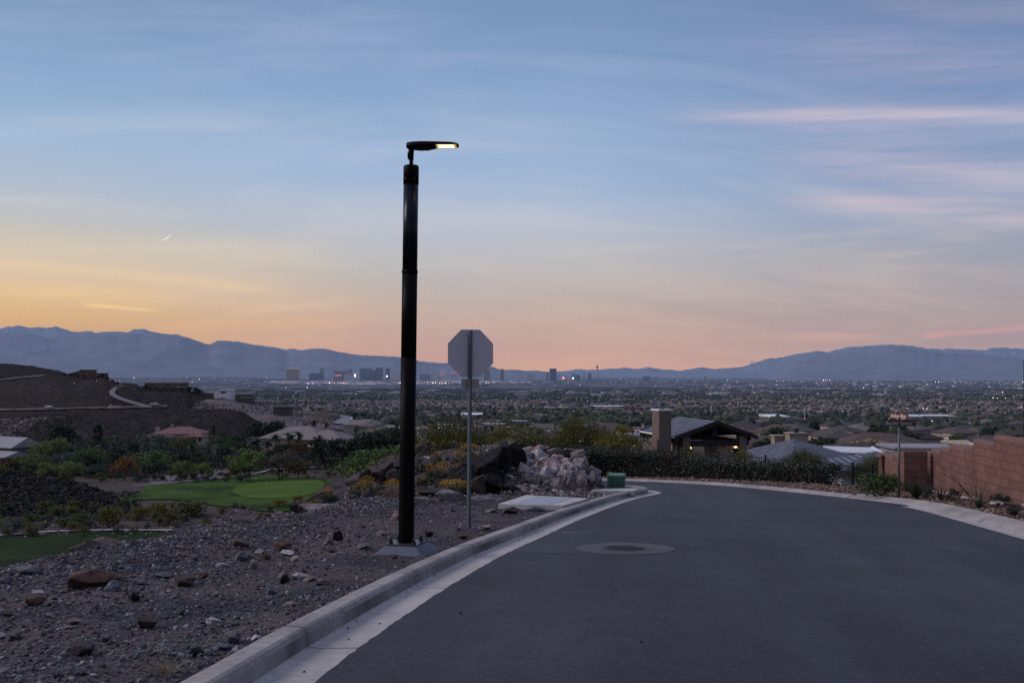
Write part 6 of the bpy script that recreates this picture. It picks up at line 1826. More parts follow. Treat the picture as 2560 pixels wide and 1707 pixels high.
o = np_mesh("foliage", V, Q, m_h, parent=hd); o.matrix_parent_inverse = Matrix.Translation(-Vector(hd.location))
# fence
M_iron2 = pm("black_iron", (0.010, 0.010, 0.011), (0.014, 0.013, 0.013), 10.0, 0.5)
fl_ = resample([Vector((p.x, p.y)) for p in catmull([(-4.2, 43.0, 0), (0.0, 42.8, 0), (3.2, 42.3, 0), (6.4, 41.0, 0), (8.4, 39.0, 0), (10.2, 36.8, 0), (11.6, 34.2, 0), (12.55, 31.0, 0)], 8)], 0.11)
fence = thing("iron_fence", "black iron picket fence behind the hedge, bare near the block wall", "fence", (fl_[0].x, fl_[0].y, 0))
def ftop(p):
    px = CX + F * p.x / p.y
    return -(interp(px, [1000, 1500, 1850, 2060, 2210], [1112, 1116, 1136, 1156, 1168]) - HY) / F * p.y
mbp = MB(); mbr = [MB(), MB(), MB()]; prevt = None
for i, p in enumerate(fl_):
    zt = ftop(p); zg = gnd(p.x, p.y)
    if i % 22 == 0 or i == len(fl_) - 1:
        q = MB(); q.box((p.x, p.y, (zg + zt + 0.06) / 2), (0.06, 0.06, zt + 0.06 - zg)); q.box((p.x, p.y, zt + 0.075), (0.08, 0.08, 0.03))
        o = q.build("post", M_iron2, fence); o.matrix_parent_inverse = Matrix.Translation(-Vector(fence.location))
    else: mbp.box((p.x, p.y, (zg + zt) / 2 + 0.06), (0.018, 0.018, zt - zg - 0.05))
    if prevt is not None and i % 2 == 0:
        for kr_, dz_ in enumerate((-0.06, -0.24, -(zt - zg) + 0.14)):
            mbr[kr_].tube([(prevt[0].x, prevt[0].y, prevt[1] + dz_), (p.x, p.y, zt + dz_)], 0.018, 4, cap=False)
        prevt = (p, zt)
    if prevt is None: prevt = (p, zt)
for nm, q in (("pickets", mbp), ("rail", mbr[0]), ("rail", mbr[1]), ("rail", mbr[2])):
    o = q.build(nm, M_iron2, fence); o.matrix_parent_inverse = Matrix.Translation(-Vector(fence.location))

# ---------------- bushes behind the outcrop and the hedge
for i, (px, pt, d, w_, lab, pr, colr) in enumerate([
    (1140, 1052, 52, 0.72, "big olive yellow palo verde behind the sign post", PVN, (0.62, 0.52, 0.42)),
    (1272, 1060, 50, 0.84, "broad olive yellow palo verde behind the black boulders", PVN, (0.72, 0.58, 0.40)),
    (1212, 1094, 54, 0.9, "low olive palo verde between the two broad ones", PVN, (0.6, 0.52, 0.42)),
    (1440, 1047, 56, 0.84, "largest olive palo verde behind the rubble mound", PVN, (0.60, 0.52, 0.36)),
    (1392, 1084, 52, 0.8, "low olive palo verde at the left side of the largest one", PVN, (0.55, 0.5, 0.36)),
    (1556, 1078, 50, 0.85, "golden olive bush left of the chimney", PVN, (1.0, 0.72, 0.36)),
    (1505, 1090, 54, 0.8, "low olive palo verde right of the largest one", PVN, (0.7, 0.6, 0.4)),
    (1085, 1086, 56, 0.9, "olive bush behind the lamp post and stake", PVN, (0.65, 0.58, 0.42)),
    (1350, 1095, 50, 0.8, "dark spiky shrub between the olive palo verdes", GR, (0.3, 0.36, 0.32)),
    (2005, 1126, 44, 1.0, "dark olive bushy tree in front of the hip roofed house", PVN, (0.45, 0.5, 0.4)),
    (2040, 1142, 42, 1.0, "olive shrub beside the fence, right of the bushy tree", PVN, (0.42, 0.46, 0.38)),
    (2182, 1140, 36, 1.0, "olive green bush at the end of the block wall", PVN, (0.5, 0.52, 0.36)),
    (2150, 1160, 34, 1.0, "shaded olive bush behind the bare iron fence", PVN, (0.4, 0.42, 0.34)),
    (1855, 1126, 44, 0.6, "small golden bush at the right column of the pavilion", PVN, (1.0, 0.75, 0.36)),
    (1725, 1128, 47, 0.7, "low golden bush in front of the pavilion", PVN, (0.9, 0.7, 0.36))]):
    tree_px("palo_verde" if pr is PVN else "shrub", pr, px, pt, d, lab, w_, tuple(v_ * 0.9 for v_ in colr), cat="bush", k=i, grow=1.03)
# young tree, thin, half way along the ridge
tp = at(1282, 46); hh = -(1030 - HY) / F * 46 - tp.z
yt = thing("young_tree", "thin young tree with a sparse yellow green head above the outcrop", "tree", tp)
g = np.random.default_rng(77); cs = [(g.normal() * 0.25, g.normal() * 0.25, hh * g.uniform(0.72, 1.0)) for _ in range(26)]
V, Q = leaves_np(g, cs, [0.12] * 26, 14, 0.09); me = bpy.data.meshes.new("crown"); me.from_pydata([tuple(p) for p in V], [], [tuple(q) for q in Q]); me.materials.append(M_leaf_pv); me.update()
o = link("crown", me, None, yt); o.color = c4((1.0, 0.75, 0.5))
mb = MB(); mb.tube([(0, 0, -0.1), (0.03, 0, hh * 0.5), (0, 0, hh * 0.95)], [0.025, 0.018, 0.006], 6)
for c in cs[::3]: mb.tube([(0.01, 0, hh * 0.62), c], [0.008, 0.003], 4)
mb.build("trunk", pm("pale_bark", (0.20, 0.17, 0.15), None, 6.0, 0.9), yt)

# ---------------- block wall on the right
def blockmat():
    m_, nt = newmat("split_face_block")
    co = nt.add("ShaderNodeNewGeometry").outputs["Position"]
    s = nt.add("ShaderNodeSeparateXYZ"); nt.link(co, s.inputs[0])
    uu = nt.m('ADD', nt.m('MULTIPLY', s.outputs[0], 0.95), s.outputs[1])
    br = nt.add("ShaderNodeTexBrick"); nt.link(nt.xyz(uu, s.outputs[2], 0.0), br.inputs["Vector"])
    br.inputs["Scale"].default_value = 1.0; br.inputs["Brick Width"].default_value = 0.41; br.inputs["Row Height"].default_value = 0.205
    br.inputs["Mortar Size"].default_value = 0.006; br.inputs["Mortar Smooth"].default_value = 0.2
    br.inputs["Color1"].default_value = (0.190, 0.102, 0.083, 1); br.inputs["Color2"].default_value = (0.150, 0.081, 0.067, 1); br.inputs["Mortar"].default_value = (0.065, 0.036, 0.03, 1)
    n1 = nt.noise(co, 1.3, 5.0, 0.6); n2 = nt.noise(co, 28.0, 6.0, 0.75)
    k = nt.rng(n1, 0.3, 0.7, 0.82, 1.15); col = nt.mix(1.0, br.outputs["Color"], nt.xyz(k, k, k), 'MULTIPLY')
    k = nt.rng(n2, 0.3, 0.7, 0.7, 1.3); col = nt.mix(1.0, col, nt.xyz(k, k, k), 'MULTIPLY')
    h = nt.m('SUBTRACT', nt.m('MULTIPLY', n2, 1.0), nt.m('MULTIPLY', br.outputs["Fac"], 1.5))
    pbsdf(nt, col, 0.95, bump=h, bstr=0.8, bdist=0.02, spec=0.1)
    return m_
M_block = blockmat()
M_cap = pm("wall_cap_block", (0.205, 0.115, 0.095), (0.165, 0.09, 0.074), 9.0, 0.95, bstr=0.8, bscale=30.0, bdist=0.02)
wall = thing("block_wall", "stepped reddish split face block wall along the right side", "wall", (11.7, 21.0, gz(0, 21)))
def wline(y):
    if y < 22.4: return 11.77 + 0.08 * (y - 22.4)
    return 11.77 + 0.20 * (y - 22.4)
WL = Vector(wall.location)
def wseg(y0, y1, zt, name="wall_section", thick=0.2, x0=None, x1=None):
    x0 = wline(y0) if x0 is None else x0; x1 = wline(y1) if x1 is None else x1
    d = Vector((x1 - x0, y1 - y0)).normalized(); nrm = Vector((d.y, -d.x))
    zb_ = min(gz(0, y0), gz(0, y1)) - 0.4
    pts = [Vector((x0, y0)), Vector((x1, y1)), Vector((x1, y1)) + nrm * thick, Vector((x0, y0)) + nrm * thick]
    mb = MB(); mb.prism([(p.x - WL.x, p.y - WL.y) for p in pts], zb_ - WL.z, zt - 0.10 - WL.z)
    sec = mb.build(name, M_block, wall)
    mb = MB(); e = 0.012
    pts2 = [Vector((x0, y0)) - nrm * e, Vector((x1, y1)) - nrm * e, Vector((x1, y1)) + nrm * (thick + e), Vector((x0, y0)) + nrm * (thick + e)]
    mb.prism([(p.x - WL.x, p.y - WL.y) for p in pts2], zt - 0.10 - WL.z, zt - WL.z)
    mb.build("cap", M_cap, sec)
steps = [(27.68, 26.9, -2.36), (26.8, 25.9, -2.22), (25.9, 25.0, -2.10), (25.0, 23.6, -1.96), (23.6, 22.9, -1.86), (22.9, 21.6, -1.66), (21.6, 20.1, -1.47), (20.1, 18.6, -1.27), (18.6, 17.1, -1.12), (17.1, 15.6, -0.98), (15.6, 14.0, -0.84), (14.0, 12.4, -0.70), (12.4, 10.8, -0.55)]
for i, (ya, yb, zt) in enumerate(steps):
    wseg(yb + 0.004, ya - 0.004, zt)
wseg(27.15, 28.4, -2.46, x0=11.80, x1=12.145)
wseg(28.4, 30.2, -2.66, x0=12.145, x1=12.63)
mb = MB()
# pilaster facing the road, and the end pier
def pier(name, c, sx, sy, zt, mat, rz=0.0):
    mb = MB(); zb_ = gz(0, c[1]) - 0.4
    mb.box((c[0] - WL.x, c[1] - WL.y, (zb_ + zt) / 2 - WL.z), (sx, sy, zt - zb_), rz); o = mb.build(name, mat, wall)
    return o
pier("pilaster", (12.10, 26.85), 0.70, 0.34, -2.30, M_block)
o = pier("end_pier", (12.66, 30.3), 0.26, 0.30, -2.78, pm("dark_pier_block", (0.10, 0.052, 0.042), (0.08, 0.042, 0.034), 9.0, 0.95, bstr=0.6))
mb = MB(); mb.box((12.66 - WL.x, 30.3 - WL.y, -2.75 - WL.z), (0.40, 0.42, 0.08)); mb.build("cap", M_cap, wall)
# concrete footing course showing at the wall base
mb = MB()
for (ya, yb, zt) in steps[1:]:
    x0, x1 = wline(yb), wline(ya)
    mb.prism([(x0 - 0.10 - WL.x, yb - WL.y), (x1 - 0.10 - WL.x, ya - WL.y), (x1 + 0.02 - WL.x, ya - WL.y), (x0 + 0.02 - WL.x, yb - WL.y)], gz(0, yb) - 0.6 - WL.z, gz(0, (ya + yb) / 2) + 0.10 - WL.z)
mb.build("footing", M_slab, wall)
# plants in front of it
M_spiky = leafmat("spiky_leaf", (0.018, 0.026, 0.016), (0.050, 0.062, 0.040))
for i, (px, py, hpx, lab, kw) in enumerate([
    (2290, 1247, 46, "dense spiky dark green plant right of the street name sign", dict(n=260, spread=0.9, curl=0.4, wdt=0.010)),
    (2352, 1252, 34, "small spiky plant, second from the street name sign", dict(n=110, spread=0.9, curl=0.2, wdt=0.014)),
    (2448, 1268, 62, "open spiky plant with long stalks in front of the wall", dict(n=70, spread=1.3, curl=0.3, wdt=0.009)),
    (2535, 1290, 38, "dull bushy plant near the right edge in front of the wall", dict(n=200, spread=1.4, curl=0.5, wdt=0.010))]):
    p = hit(px, py)
    if p is None or p.y > 40: p = at(px, 22.0)
    tuftobj("spiky_plant", lab, "plant", p, hpx * p.y / F * 1.25, M_spiky, (1, 1, 1), seed=60 + i, **kw)
# long bare stalks of the open plant
p = at(2440, 21.3); mb = MB()
for (ax, az_) in ((-1.0, 1.05), (-0.75, 0.75), (-0.55, 0.62), (0.1, 0.65)):
    mb.tube([(0, 0, 0), (ax * 0.5, 0.1, az_ * 0.62), (ax, 0.15, az_)], [0.008, 0.006, 0.004], 5)
tag(mb.build("dry_stalk", M_bark, None, p), "long dry flower stalks leaning left in front of the block wall", "dry stalks")
tree("shrub", SH, hit(2192, 1243) or at(2192, 25), 0.72, "soft blue green shrub at the kerb left of the street name sign", "shrub", None, 1.2, (0.38, 0.55, 0.75), k=1)
tree("shrub", SH, at(2228, 26.5), 0.55, "dark green shrub behind the soft blue green one", "shrub", None, 1.1, (0.3, 0.42, 0.42), k=2)
for px, d, lab in ((2320, 23.6, "small grey weed at the wall foot right of the dense spiky plant"), (2385, 22.6, "small dull weed at the wall foot right of the small spiky plant"), (2500, 20.3, "small dry weed at the wall foot near the right edge")):
    tree("weed", SG, at(px, d), 0.34, lab, "weed", None, 1.2, (0.5, 0.5, 0.45))
# ================================================================== HOUSES
M_glass = pm("dark_window", (0.010, 0.012, 0.016), (0.016, 0.017, 0.02), 1.0, 0.15, spec=0.6)
def tilemat(name, c1, c2, pitch=0.105, dark=0.25):
    """tiled roof: courses follow the height of the slope"""
    m_, nt = newmat(name)
    co = nt.add("ShaderNodeNewGeometry").outputs["Position"]
    s = nt.add("ShaderNodeSeparateXYZ"); nt.link(co, s.inputs[0])
    fr = nt.m('FRACT', nt.m('DIVIDE', s.outputs[2], pitch))
    line = nt.rng(fr, 0.12, 0.5, dark, 1.0)
    n1 = nt.noise(co, 2.0, 4.0, 0.6)
    vo = nt.add("ShaderNodeTexVoronoi"); vo.inputs["Scale"].default_value = 2.6; nt.link(co, vo.inputs["Vector"])
    sc = nt.add("ShaderNodeSeparateColor"); nt.link(vo.outputs["Color"], sc.inputs[0])
    col = nt.mix(sc.outputs[0], c4(c1), c4(c2))
    col = nt.mix(1.0, col, nt.xyz(line, line, line), 'MULTIPLY')
    k = nt.rng(n1, 0.3, 0.7, 0.85, 1.15); col = nt.mix(1.0, col, nt.xyz(k, k, k), 'MULTIPLY')
    pbsdf(nt, col, 0.75, bump=fr, bstr=0.5, bdist=0.03, spec=0.3)
    return m_
M_tile_grey = tilemat("slate_tile", (0.135, 0.142, 0.178), (0.09, 0.094, 0.12), 0.105, 0.08)
M_tile_tan = tilemat("tan_tile", (0.20, 0.16, 0.15), (0.165, 0.13, 0.122), 0.35, 0.75)
M_tile_red = tilemat("red_tile", (0.20, 0.095, 0.085), (0.15, 0.068, 0.06), 0.35, 0.7)
M_tile_brn = tilemat("brown_tile", (0.125, 0.090, 0.085), (0.095, 0.068, 0.064), 0.35, 0.75)
M_tile_dk = tilemat("dark_tile", (0.052, 0.040, 0.042), (0.038, 0.030, 0.031), 0.2, 0.6)
M_tile_or = tilemat("orange_tan_tile", (0.22, 0.13, 0.072), (0.18, 0.105, 0.06), 0.3, 0.8)
M_st_tan = pm("tan_stucco", (0.27, 0.20, 0.155), (0.23, 0.17, 0.13), 2.0, 0.95, bstr=0.3, bscale=60.0)
M_st_cola = pm("dark_tan_stucco", (0.150, 0.112, 0.092), (0.12, 0.09, 0.075), 2.0, 0.95, bstr=0.3, bscale=60.0)
M_st_beige = pm("beige_stucco", (0.34, 0.27, 0.22), (0.30, 0.235, 0.19), 2.0, 0.95, bstr=0.3, bscale=60.0)
M_st_white = pm("white_stucco", (0.55, 0.53, 0.54), (0.48, 0.46, 0.47), 2.0, 0.9)
M_st_red = pm("red_stucco", (0.12, 0.055, 0.045), (0.095, 0.044, 0.036), 0.3, 0.95)
M_st_dk = pm("dark_stucco", (0.075, 0.062, 0.056), (0.055, 0.046, 0.042), 0.5, 0.95)
M_wood_dk = pm("dark_timber", (0.020, 0.015, 0.014), (0.013, 0.010, 0.010), 5.0, 0.8)
M_flatroof = pm("pale_flat_roof", (0.25, 0.235, 0.25), (0.20, 0.19, 0.205), 0.5, 0.9)

def hip(mb, L, W, z0, rh, ov, c=(0, 0), mi=0, gable=False, th=0.18):
    a, b = L / 2 + ov, W / 2 + ov
    rl = max(0.0, (L - W) / 2) if not gable else a
    x, y = c
    e = [Vector((x - a, y - b, z0)), Vector((x + a, y - b, z0)), Vector((x + a, y + b, z0)), Vector((x - a, y + b, z0))]
    r = [Vector((x - rl, y, z0 + rh)), Vector((x + rl, y, z0 + rh))]
    dn = Vector((0, 0, -th))
    mb.face([e[0], e[1], r[1], r[0]], mi); mb.face([e[2], e[3], r[0], r[1]], mi)
    mb.face([e[1], e[2], r[1]], mi); mb.face([e[3], e[0], r[0]], mi)
    mb.face([e[k] + dn for k in (3, 2, 1, 0)], mi)
    for k in range(4): mb.face([e[k] + dn, e[(k + 1) % 4] + dn, e[(k + 1) % 4], e[k]], mi)
def house(name, label, px, d, py_top, blocks, rz, wallm, roofm, windows=(), chimneys=(), cat="house", group=None, loc=None):
    """blocks: (dx, dy, L, W, roof height, drop of the ridge below the top, 'hip' | 'gable' | 'flat')"""
    p = at(px, d) if loc is None else Vector(loc)
    top = -(py_top - HY) / F * d - p.z
    t = thing(name, label, cat, p, rz, group)
    wmb = MB(); rmb = MB(); fl = []
    for (dx_, dy_, L, W, rh, dr, kind) in blocks:
        h = top - dr - rh
        wmb.box((dx_, dy_, h / 2 - 1.0), (L, W, h + 2.0))
        if kind == "flat": rmb.box((dx_, dy_, h + rh / 2), (L + 0.8, W + 0.8, rh))
        else: hip(rmb, L, W, h + 0.02, rh, 0.7, (dx_, dy_), 0, kind == "gable")
    wmb.build("wall", wallm, t); rmb.build("roof", roofm, t, fix=False)
    for (bi, u, z, w_, h_) in windows:
        dx_, dy_, L, W, rh, dr, kind = blocks[bi]
        q = MB(); zz = top - dr - rh + z
        q.box((dx_ + u * L, dy_ - W / 2 - 0.02, zz), (w_, 0.10, h_))
        wn = q.build("window", M_glass, t)
        q = MB()
        for sx in (-1, 1): q.box((dx_ + u * L + sx * (w_ / 2 + 0.06), dy_ - W / 2 - 0.03, zz), (0.12, 0.16, h_ + 0.24))
        for sz in (-1, 1): q.box((dx_ + u * L, dy_ - W / 2 - 0.03, zz + sz * (h_ / 2 + 0.06)), (w_, 0.16, 0.12))
        q.build("frame", M_st_beige, wn)
    for (dx_, dy_, dr, s_) in chimneys:
        q = MB(); q.box((dx_, dy_, top - dr - 1.5), (s_, s_, 3.0 + 0.6)); q.box((dx_, dy_, top - dr + 0.36), (s_ + 0.3, s_ + 0.3, 0.14))
        q.build("chimney", wallm, t)
    return t
house("tiled_house", "house with a red tiled roof at the foot of the hillside behind the grove", 452, 420, 1066, [(0, 0, 22, 14, 3.0, 0, "hip"), (-8, -3, 14, 12, 2.0, 2.0, "hip"), (8, -6, 9, 8, 1.8, 2.4, "hip")], R(8), M_st_beige, M_tile_red,
      windows=[(2, -0.28, -1.3, 1.4, 1.8), (2, 0.02, -1.3, 1.6, 2.0), (2, 0.30, -1.3, 1.3, 1.8), (1, -0.2, -1.4, 1.5, 1.5)], chimneys=[(-10, -2, 0.6, 1.6), (-4, 0, -0.6, 1.2)])
house("tiled_house", "sprawling house with a broad tan tiled roof right of the golf grove", 752, 352, 1067, [(-2, 4, 26, 18, 4.2, 0.0, "hip"), (13, -3, 17, 15, 3.4, 0.7, "hip")], R(-12), M_st_tan, M_tile_tan,
      windows=[(1, -0.40, -1.6, 1.0, 1.3), (1, -0.28, -1.6, 1.0, 1.3), (0, 0.1, -1.5, 1.6, 1.4)], chimneys=[(-3, 5, 1.2, 2.2)])
house("garage", "low tan roofed outbuilding below the sprawling tan tiled house", 790, 322, 1106, [(0, 0, 9, 8, 1.6, 0, "hip")], R(-12), M_st_tan, M_tile_tan)
house("gabled_house", "pale grey roofed house cut by the left edge of the view", 22, 330, 1091, [(0, 0, 20, 12, 3.4, 0, "gable")], R(-25), M_st_cola, M_flatroof, windows=[(0, -0.2, -1.5, 1.5, 1.4)])
house("gabled_house", "lower grey roof at the left edge below the pale grey house", 8, 296, 1127, [(0, 0, 12, 9, 1.6, 0, "gable")], R(-20), M_st_cola, M_flatroof)
house("gazebo", "small pavilion with a pale pyramid roof right of the lamp post", 1058, 330, 1062, [(0, 0, 4.2, 4.2, 1.3, 0, "hip")], R(10), M_st_beige, M_tile_tan, chimneys=[(2.6, 0, 0.4, 0.7)], cat="gazebo")
house("white_house", "white flat roofed house with a pale blue top right of the lamp post", 1122, 400, 1060, [(0, 0, 8, 8, 0.5, 0, "flat"), (-5, -2, 6, 7, 0.4, 1.6, "flat")], R(15), M_st_white, M_flatroof, windows=[(0, 0.1, -1.3, 3, 1.2)])
house("modern_house", "beige flat roofed modern house with tall windows right of the sign post", 1232, 300, 1058, [(0, 0, 7, 7, 0.4, 0, "flat"), (-4.5, -2, 4, 6, 0.4, 0.7, "flat"), (5, -1, 4, 6, 0.4, 1.0, "flat")], R(-10), M_st_beige, M_flatroof, windows=[(0, -0.25, -1.6, 0.9, 2.4), (0, 0.05, -1.6, 0.9, 2.4), (1, 0.0, -1.6, 1.2, 2.0)])
house("modern_house", "long grey flat roofed house above the beige modern one", 1275, 420, 1051, [(0, 0, 16, 9, 0.5, 0, "flat"), (7, -3, 7, 7, 0.4, 1.0, "flat")], R(5), M_st_tan, M_flatroof, windows=[(0, 0.1, -1.4, 4, 1.2)])
house("tiled_house", "brown roofed house behind the largest olive bush", 1362, 330, 1058, [(0, 0, 16, 11, 2.4, 0, "hip"), (-7, -4, 9, 8, 1.6, 1.0, "hip")], R(6), M_st_tan, M_tile_brn, windows=[(0, 0.2, -1.4, 1.5, 1.2)])
house("tiled_house", "pinkish roofed house just behind the olive bushes", 1345, 205, 1082, [(0, 0, 7.5, 7, 1.3, 0, "hip")], R(-8), M_st_beige, M_tile_tan)
house("tiled_house", "dark red roofed house left of the pavilion", 1592, 235, 1066, [(0, 0, 9, 8, 2.0, 0, "hip")], R(20), M_st_tan, M_tile_red, windows=[(0, -0.1, -1.2, 1.4, 1.1)])
house("modern_house", "low white flat roofed house with a black flue left of the pavilion", 1582, 150, 1084, [(0, 0, 4.2, 6, 0.3, 0, "flat"), (2.4, -2, 3.0, 4, 0.3, 0.5, "flat")], R(0), M_st_white, M_flatroof, windows=[(0, -0.1, -0.9, 1.6, 1.0)], chimneys=[(0.6, -1.0, -0.3, 0.5)])
house("tiled_house", "grey roofed house directly left of the chimney", 1615, 120, 1106, [(0, 0, 5, 6, 1.2, 0, "hip")], R(10), M_st_white, M_tile_tan)
house("hillside_mansion", "red brown flat roofed mansion on the hilltop at the left", 226, 792, 924, [(-2, 0, 11, 10, 0.6, 0, "flat"), (-7, 2, 9, 9, 0.5, 1.4, "flat"), (7, 1, 13, 9, 0.5, 3.0, "flat")], R(4), M_st_red, M_st_red, windows=[(0, 0.1, -2.2, 2.5, 1.4), (2, -0.1, -1.6, 4, 1.2)])
house("long_house", "long low dark house with a level roof on the hill spur", 417, 676, 955, [(0, 0, 29, 11, 0.7, 0, "flat"), (14, -2, 7, 8, 0.5, 3.5, "flat")], R(-2), M_st_dk, M_st_tan, windows=[(0, -0.1, -1.8, 8, 1.6), (0, 0.32, -1.8, 6, 1.8)])
house("modern_house", "white flat roofed modern house at the end of the hill spur", 566, 664, 974, [(0, 0, 10, 8, 0.4, 0, "flat"), (-6, 1, 5, 7, 0.4, 1.4, "flat")], R(0), M_st_white, M_st_white, windows=[(0, -0.1, -1.5, 4, 1.2)])
house("modern_house", "dark grey flat roofed modern house below the white one on the spur", 612, 655, 984, [(0, 0, 11, 8, 0.5, 0, "flat"), (3, -2, 8, 6, 0.4, 2.6, "flat")], R(0), M_st_dk, M_flatroof, windows=[(0, 0.1, -1.4, 5, 1.0)])
house("modern_house", "dark blue roofed house at the foot of the spur", 708, 610, 1011, [(0, 0, 11, 9, 1.6, 0, "hip")], R(0), M_st_dk, M_tile_dk)
house("modern_house", "white roofed two storey house beside the curving street", 803, 600, 1016, [(0, 0, 7, 7, 0.4, 0, "flat"), (4, -2, 6, 6, 0.4, 2.2, "flat")], R(0), M_st_tan, M_flatroof, windows=[(0, 0.0, -1.5, 3, 1.2)])
house("tiled_house", "pale tan roofed house right of the curving street", 905, 520, 1049, [(0, 0, 20, 12, 2.6, 0, "hip"), (8, -4, 9, 8, 1.8, 1.0, "hip")], R(4), M_st_beige, M_tile_tan, windows=[(0, -0.2, -1.4, 2, 1.2)])
house("tiled_house", "pale tan roofed house just left of the lamp post", 975, 440, 1062, [(0, 0, 12, 9, 1.8, 0, "hip")], R(0), M_st_beige, M_tile_tan)
# the row of roofs at the right
house("tiled_house", "large hip roofed house with dark slate tiles right of the pavilion", 0, 70, 1097.4, [(0, 0, 7.6, 8.4, 1.75, 0, "hip")], R(24), M_st_white, M_tile_grey, loc=((1985 - CX) / F * 70, 70, -9.6), windows=[(0, 0.1, -0.9, 1.5, 1.0)])
for (px, d, py0, w_, dp, lab, pot) in [(1946, 76, 1089, 1.0, 0.8, "plain beige chimney top behind the slate hip roof, left one", False), (1990, 75, 1083, 1.5, 1.0, "broad beige chimney with a clay pot behind the slate hip roof", True)]:
    z1 = -(py0 - HY) / F * d; p = at(px, d); t = thing("chimney_stack", lab, "chimney", p, R(6))
    q = MB(); q.box((0, 0, (z1 - p.z) / 2 - 0.2), (w_, dp, z1 - p.z + 0.4)); q.build("stack", M_st_tan, t)
    q = MB(); q.box((0, 0, z1 - p.z + 0.03), (w_ + 0.2, dp + 0.2, 0.08)); q.build("cap", M_st_beige, t)
    if pot:
        q = MB(); q.lathe([(0.16, z1 - p.z + 0.05), (0.24, z1 - p.z + 0.22), (0.16, z1 - p.z + 0.3), (0.25, z1 - p.z + 0.36), (0.25, z1 - p.z + 0.42)], 12); q.build("pot", M_dark, t)
house("tiled_house", "low slate tiled roof between the hip roofed house and the block wall", 2190, 52, 1128, [(0, 0, 4.4, 5, 0.9, 0, "hip")], R(-12), M_st_white, M_tile_grey)
house("tiled_house", "wide dark brown roof behind the white canopy", 2140, 118, 1107, [(0, 0, 10.5, 8, 0.9, 0, "hip")], R(2), M_st_tan, M_tile_dk)
house("tiled_house", "orange tan hipped roof behind the dark brown one", 2180, 165, 1096, [(0, 0, 6.0, 6, 1.1, 0, "hip")], R(4), M_st_tan, M_tile_or)
house("modern_house", "long beige flat roofed building just behind the block wall", 2300, 78, 1113, [(0, 0, 5.2, 4, 0.18, 0, "flat"), (-1.0, -1.2, 3.4, 4, 0.14, 0.35, "flat")], R(-4), M_st_beige, M_flatroof, windows=[(0, 0.36, -0.55, 0.8, 0.7)])
house("modern_house", "pale walled house peeping over the block wall at the right", 2440, 120, 1104, [(0, 0, 5, 6, 0.3, 0, "flat")], R(8), M_st_beige, M_st_beige)
house("modern_house", "blue grey flat roof peeping over the top of the block wall", 2480, 95, 1098, [(0, 0, 3.2, 4, 0.2, 0, "flat")], R(-8), M_st_white, M_tile_dk)
# white curved canopy
cpy = thing("patio_canopy", "white curved patio canopy right of the hip roofed house", "canopy", at(2132, 82), R(-3))
zc_ = -(1128 - HY) / F * 82 - cpy.location.z
q = MB(); V = []; n = 14
for i in range(n + 1):
    t = i / n; x = -2.3 + 4.6 * t; z = 0.28 - 0.12 * t + (0.12 if i == n else 0)
    V += [(x, -1.4, zc_ + z - 0.35 * 0.6), (x, 1.4, zc_ + z + 0.10), (x, 1.4, zc_ + z - 0.02), (x, -1.4, zc_ + z - 0.35 * 0.6 - 0.12)]
Fc = []
for i in range(n):
    for k in range(4): Fc.append((i * 4 + k, i * 4 + (k + 1) % 4, (i + 1) * 4 + (k + 1) % 4, (i + 1) * 4 + k))
q.raw(V, Fc + [(0, 1, 2, 3), tuple(range(n * 4, n * 4 + 4))[::-1]]); q.build("roof", M_st_white, cpy)
for x in (-2.1, 2.1):
    q = MB(); q.box((x, -1.2, zc_ / 2 - 0.2), (0.15, 0.15, zc_)); q.build("post", M_white, cpy)

# ---------------- pavilion with the outdoor chimney
pv = thing("pavilion", "open timber pavilion with a slate gable roof and lit lanterns behind the hedge", "pavilion", (11.4, 54.6, -6.4))
O = Vector(pv.location)
U = Vector((-0.203, 0.979, 0)).normalized(); Vv = Vector((0.979, 0.203, 0)).normalized()
A0 = Vector((11.96, 52.0, -2.71)) - O; LN = 5.9; HW = 2.55; DR = 0.90
def pp(v_, u_, z): return A0 + Vv * v_ + U * u_ + Vector((0, 0, z))
q = MB(); th = 0.13
for s_ in (-1, 1):
    a, b, c, d = pp(0, 0, 0), pp(0, LN, 0), pp(s_ * HW, LN, -DR), pp(s_ * HW, 0, -DR)
    dn = Vector((0, 0, -th))
    q.face([a, b, c, d] if s_ > 0 else [d, c, b, a]); q.face([x + dn for x in ([d, c, b, a] if s_ > 0 else [a, b, c, d])])
    for e, f in ((a, b), (b, c), (c, d), (d, a)): q.face([e, f, f + dn, e + dn])
rf = q.build("roof", M_tile_grey, pv, fix=False)
for s_, uu in ((-1, -0.04), (1, -0.04), (-1, LN), (1, LN)):
    if True:
        q = MB()
        a, d = pp(0, uu, 0.03), pp(s_ * (HW + 0.04), uu, -DR + 0.03)
        dn = Vector((0, 0, -0.26)); t_ = U * 0.05
        q.face([a, d, d + dn, a + dn]); q.face([a + t_, a + dn + t_, d + dn + t_, d + t_]); q.face([a, a + t_, d + t_, d]); q.face([a + dn, d + dn, d + dn + t_, a + dn + t_]); q.face([d, d + t_, d + dn + t_, d + dn])
        q.build("barge_board", M_wood_dk, rf)
q = MB()
for s_ in (-1,):
    for i in range(16):
        c = pp(s_ * (HW - 0.10), 0.2 + i * 0.37, -DR - 0.28); q.box(c, (0.34, 0.09, 0.26), math.atan2(Vv.y, Vv.x))
q.build("rafter_tails", M_wood_dk, rf)
q = MB()
for s_ in (-1, 1): q.tube([pp(s_ * (HW + 0.03), 0.05, -DR - 0.06), pp(s_ * (HW + 0.03), LN, -DR - 0.06)], 0.05, 6)
q.build("gutter", M_white, rf)
ang = math.atan2(Vv.y, Vv.x)
q = MB()
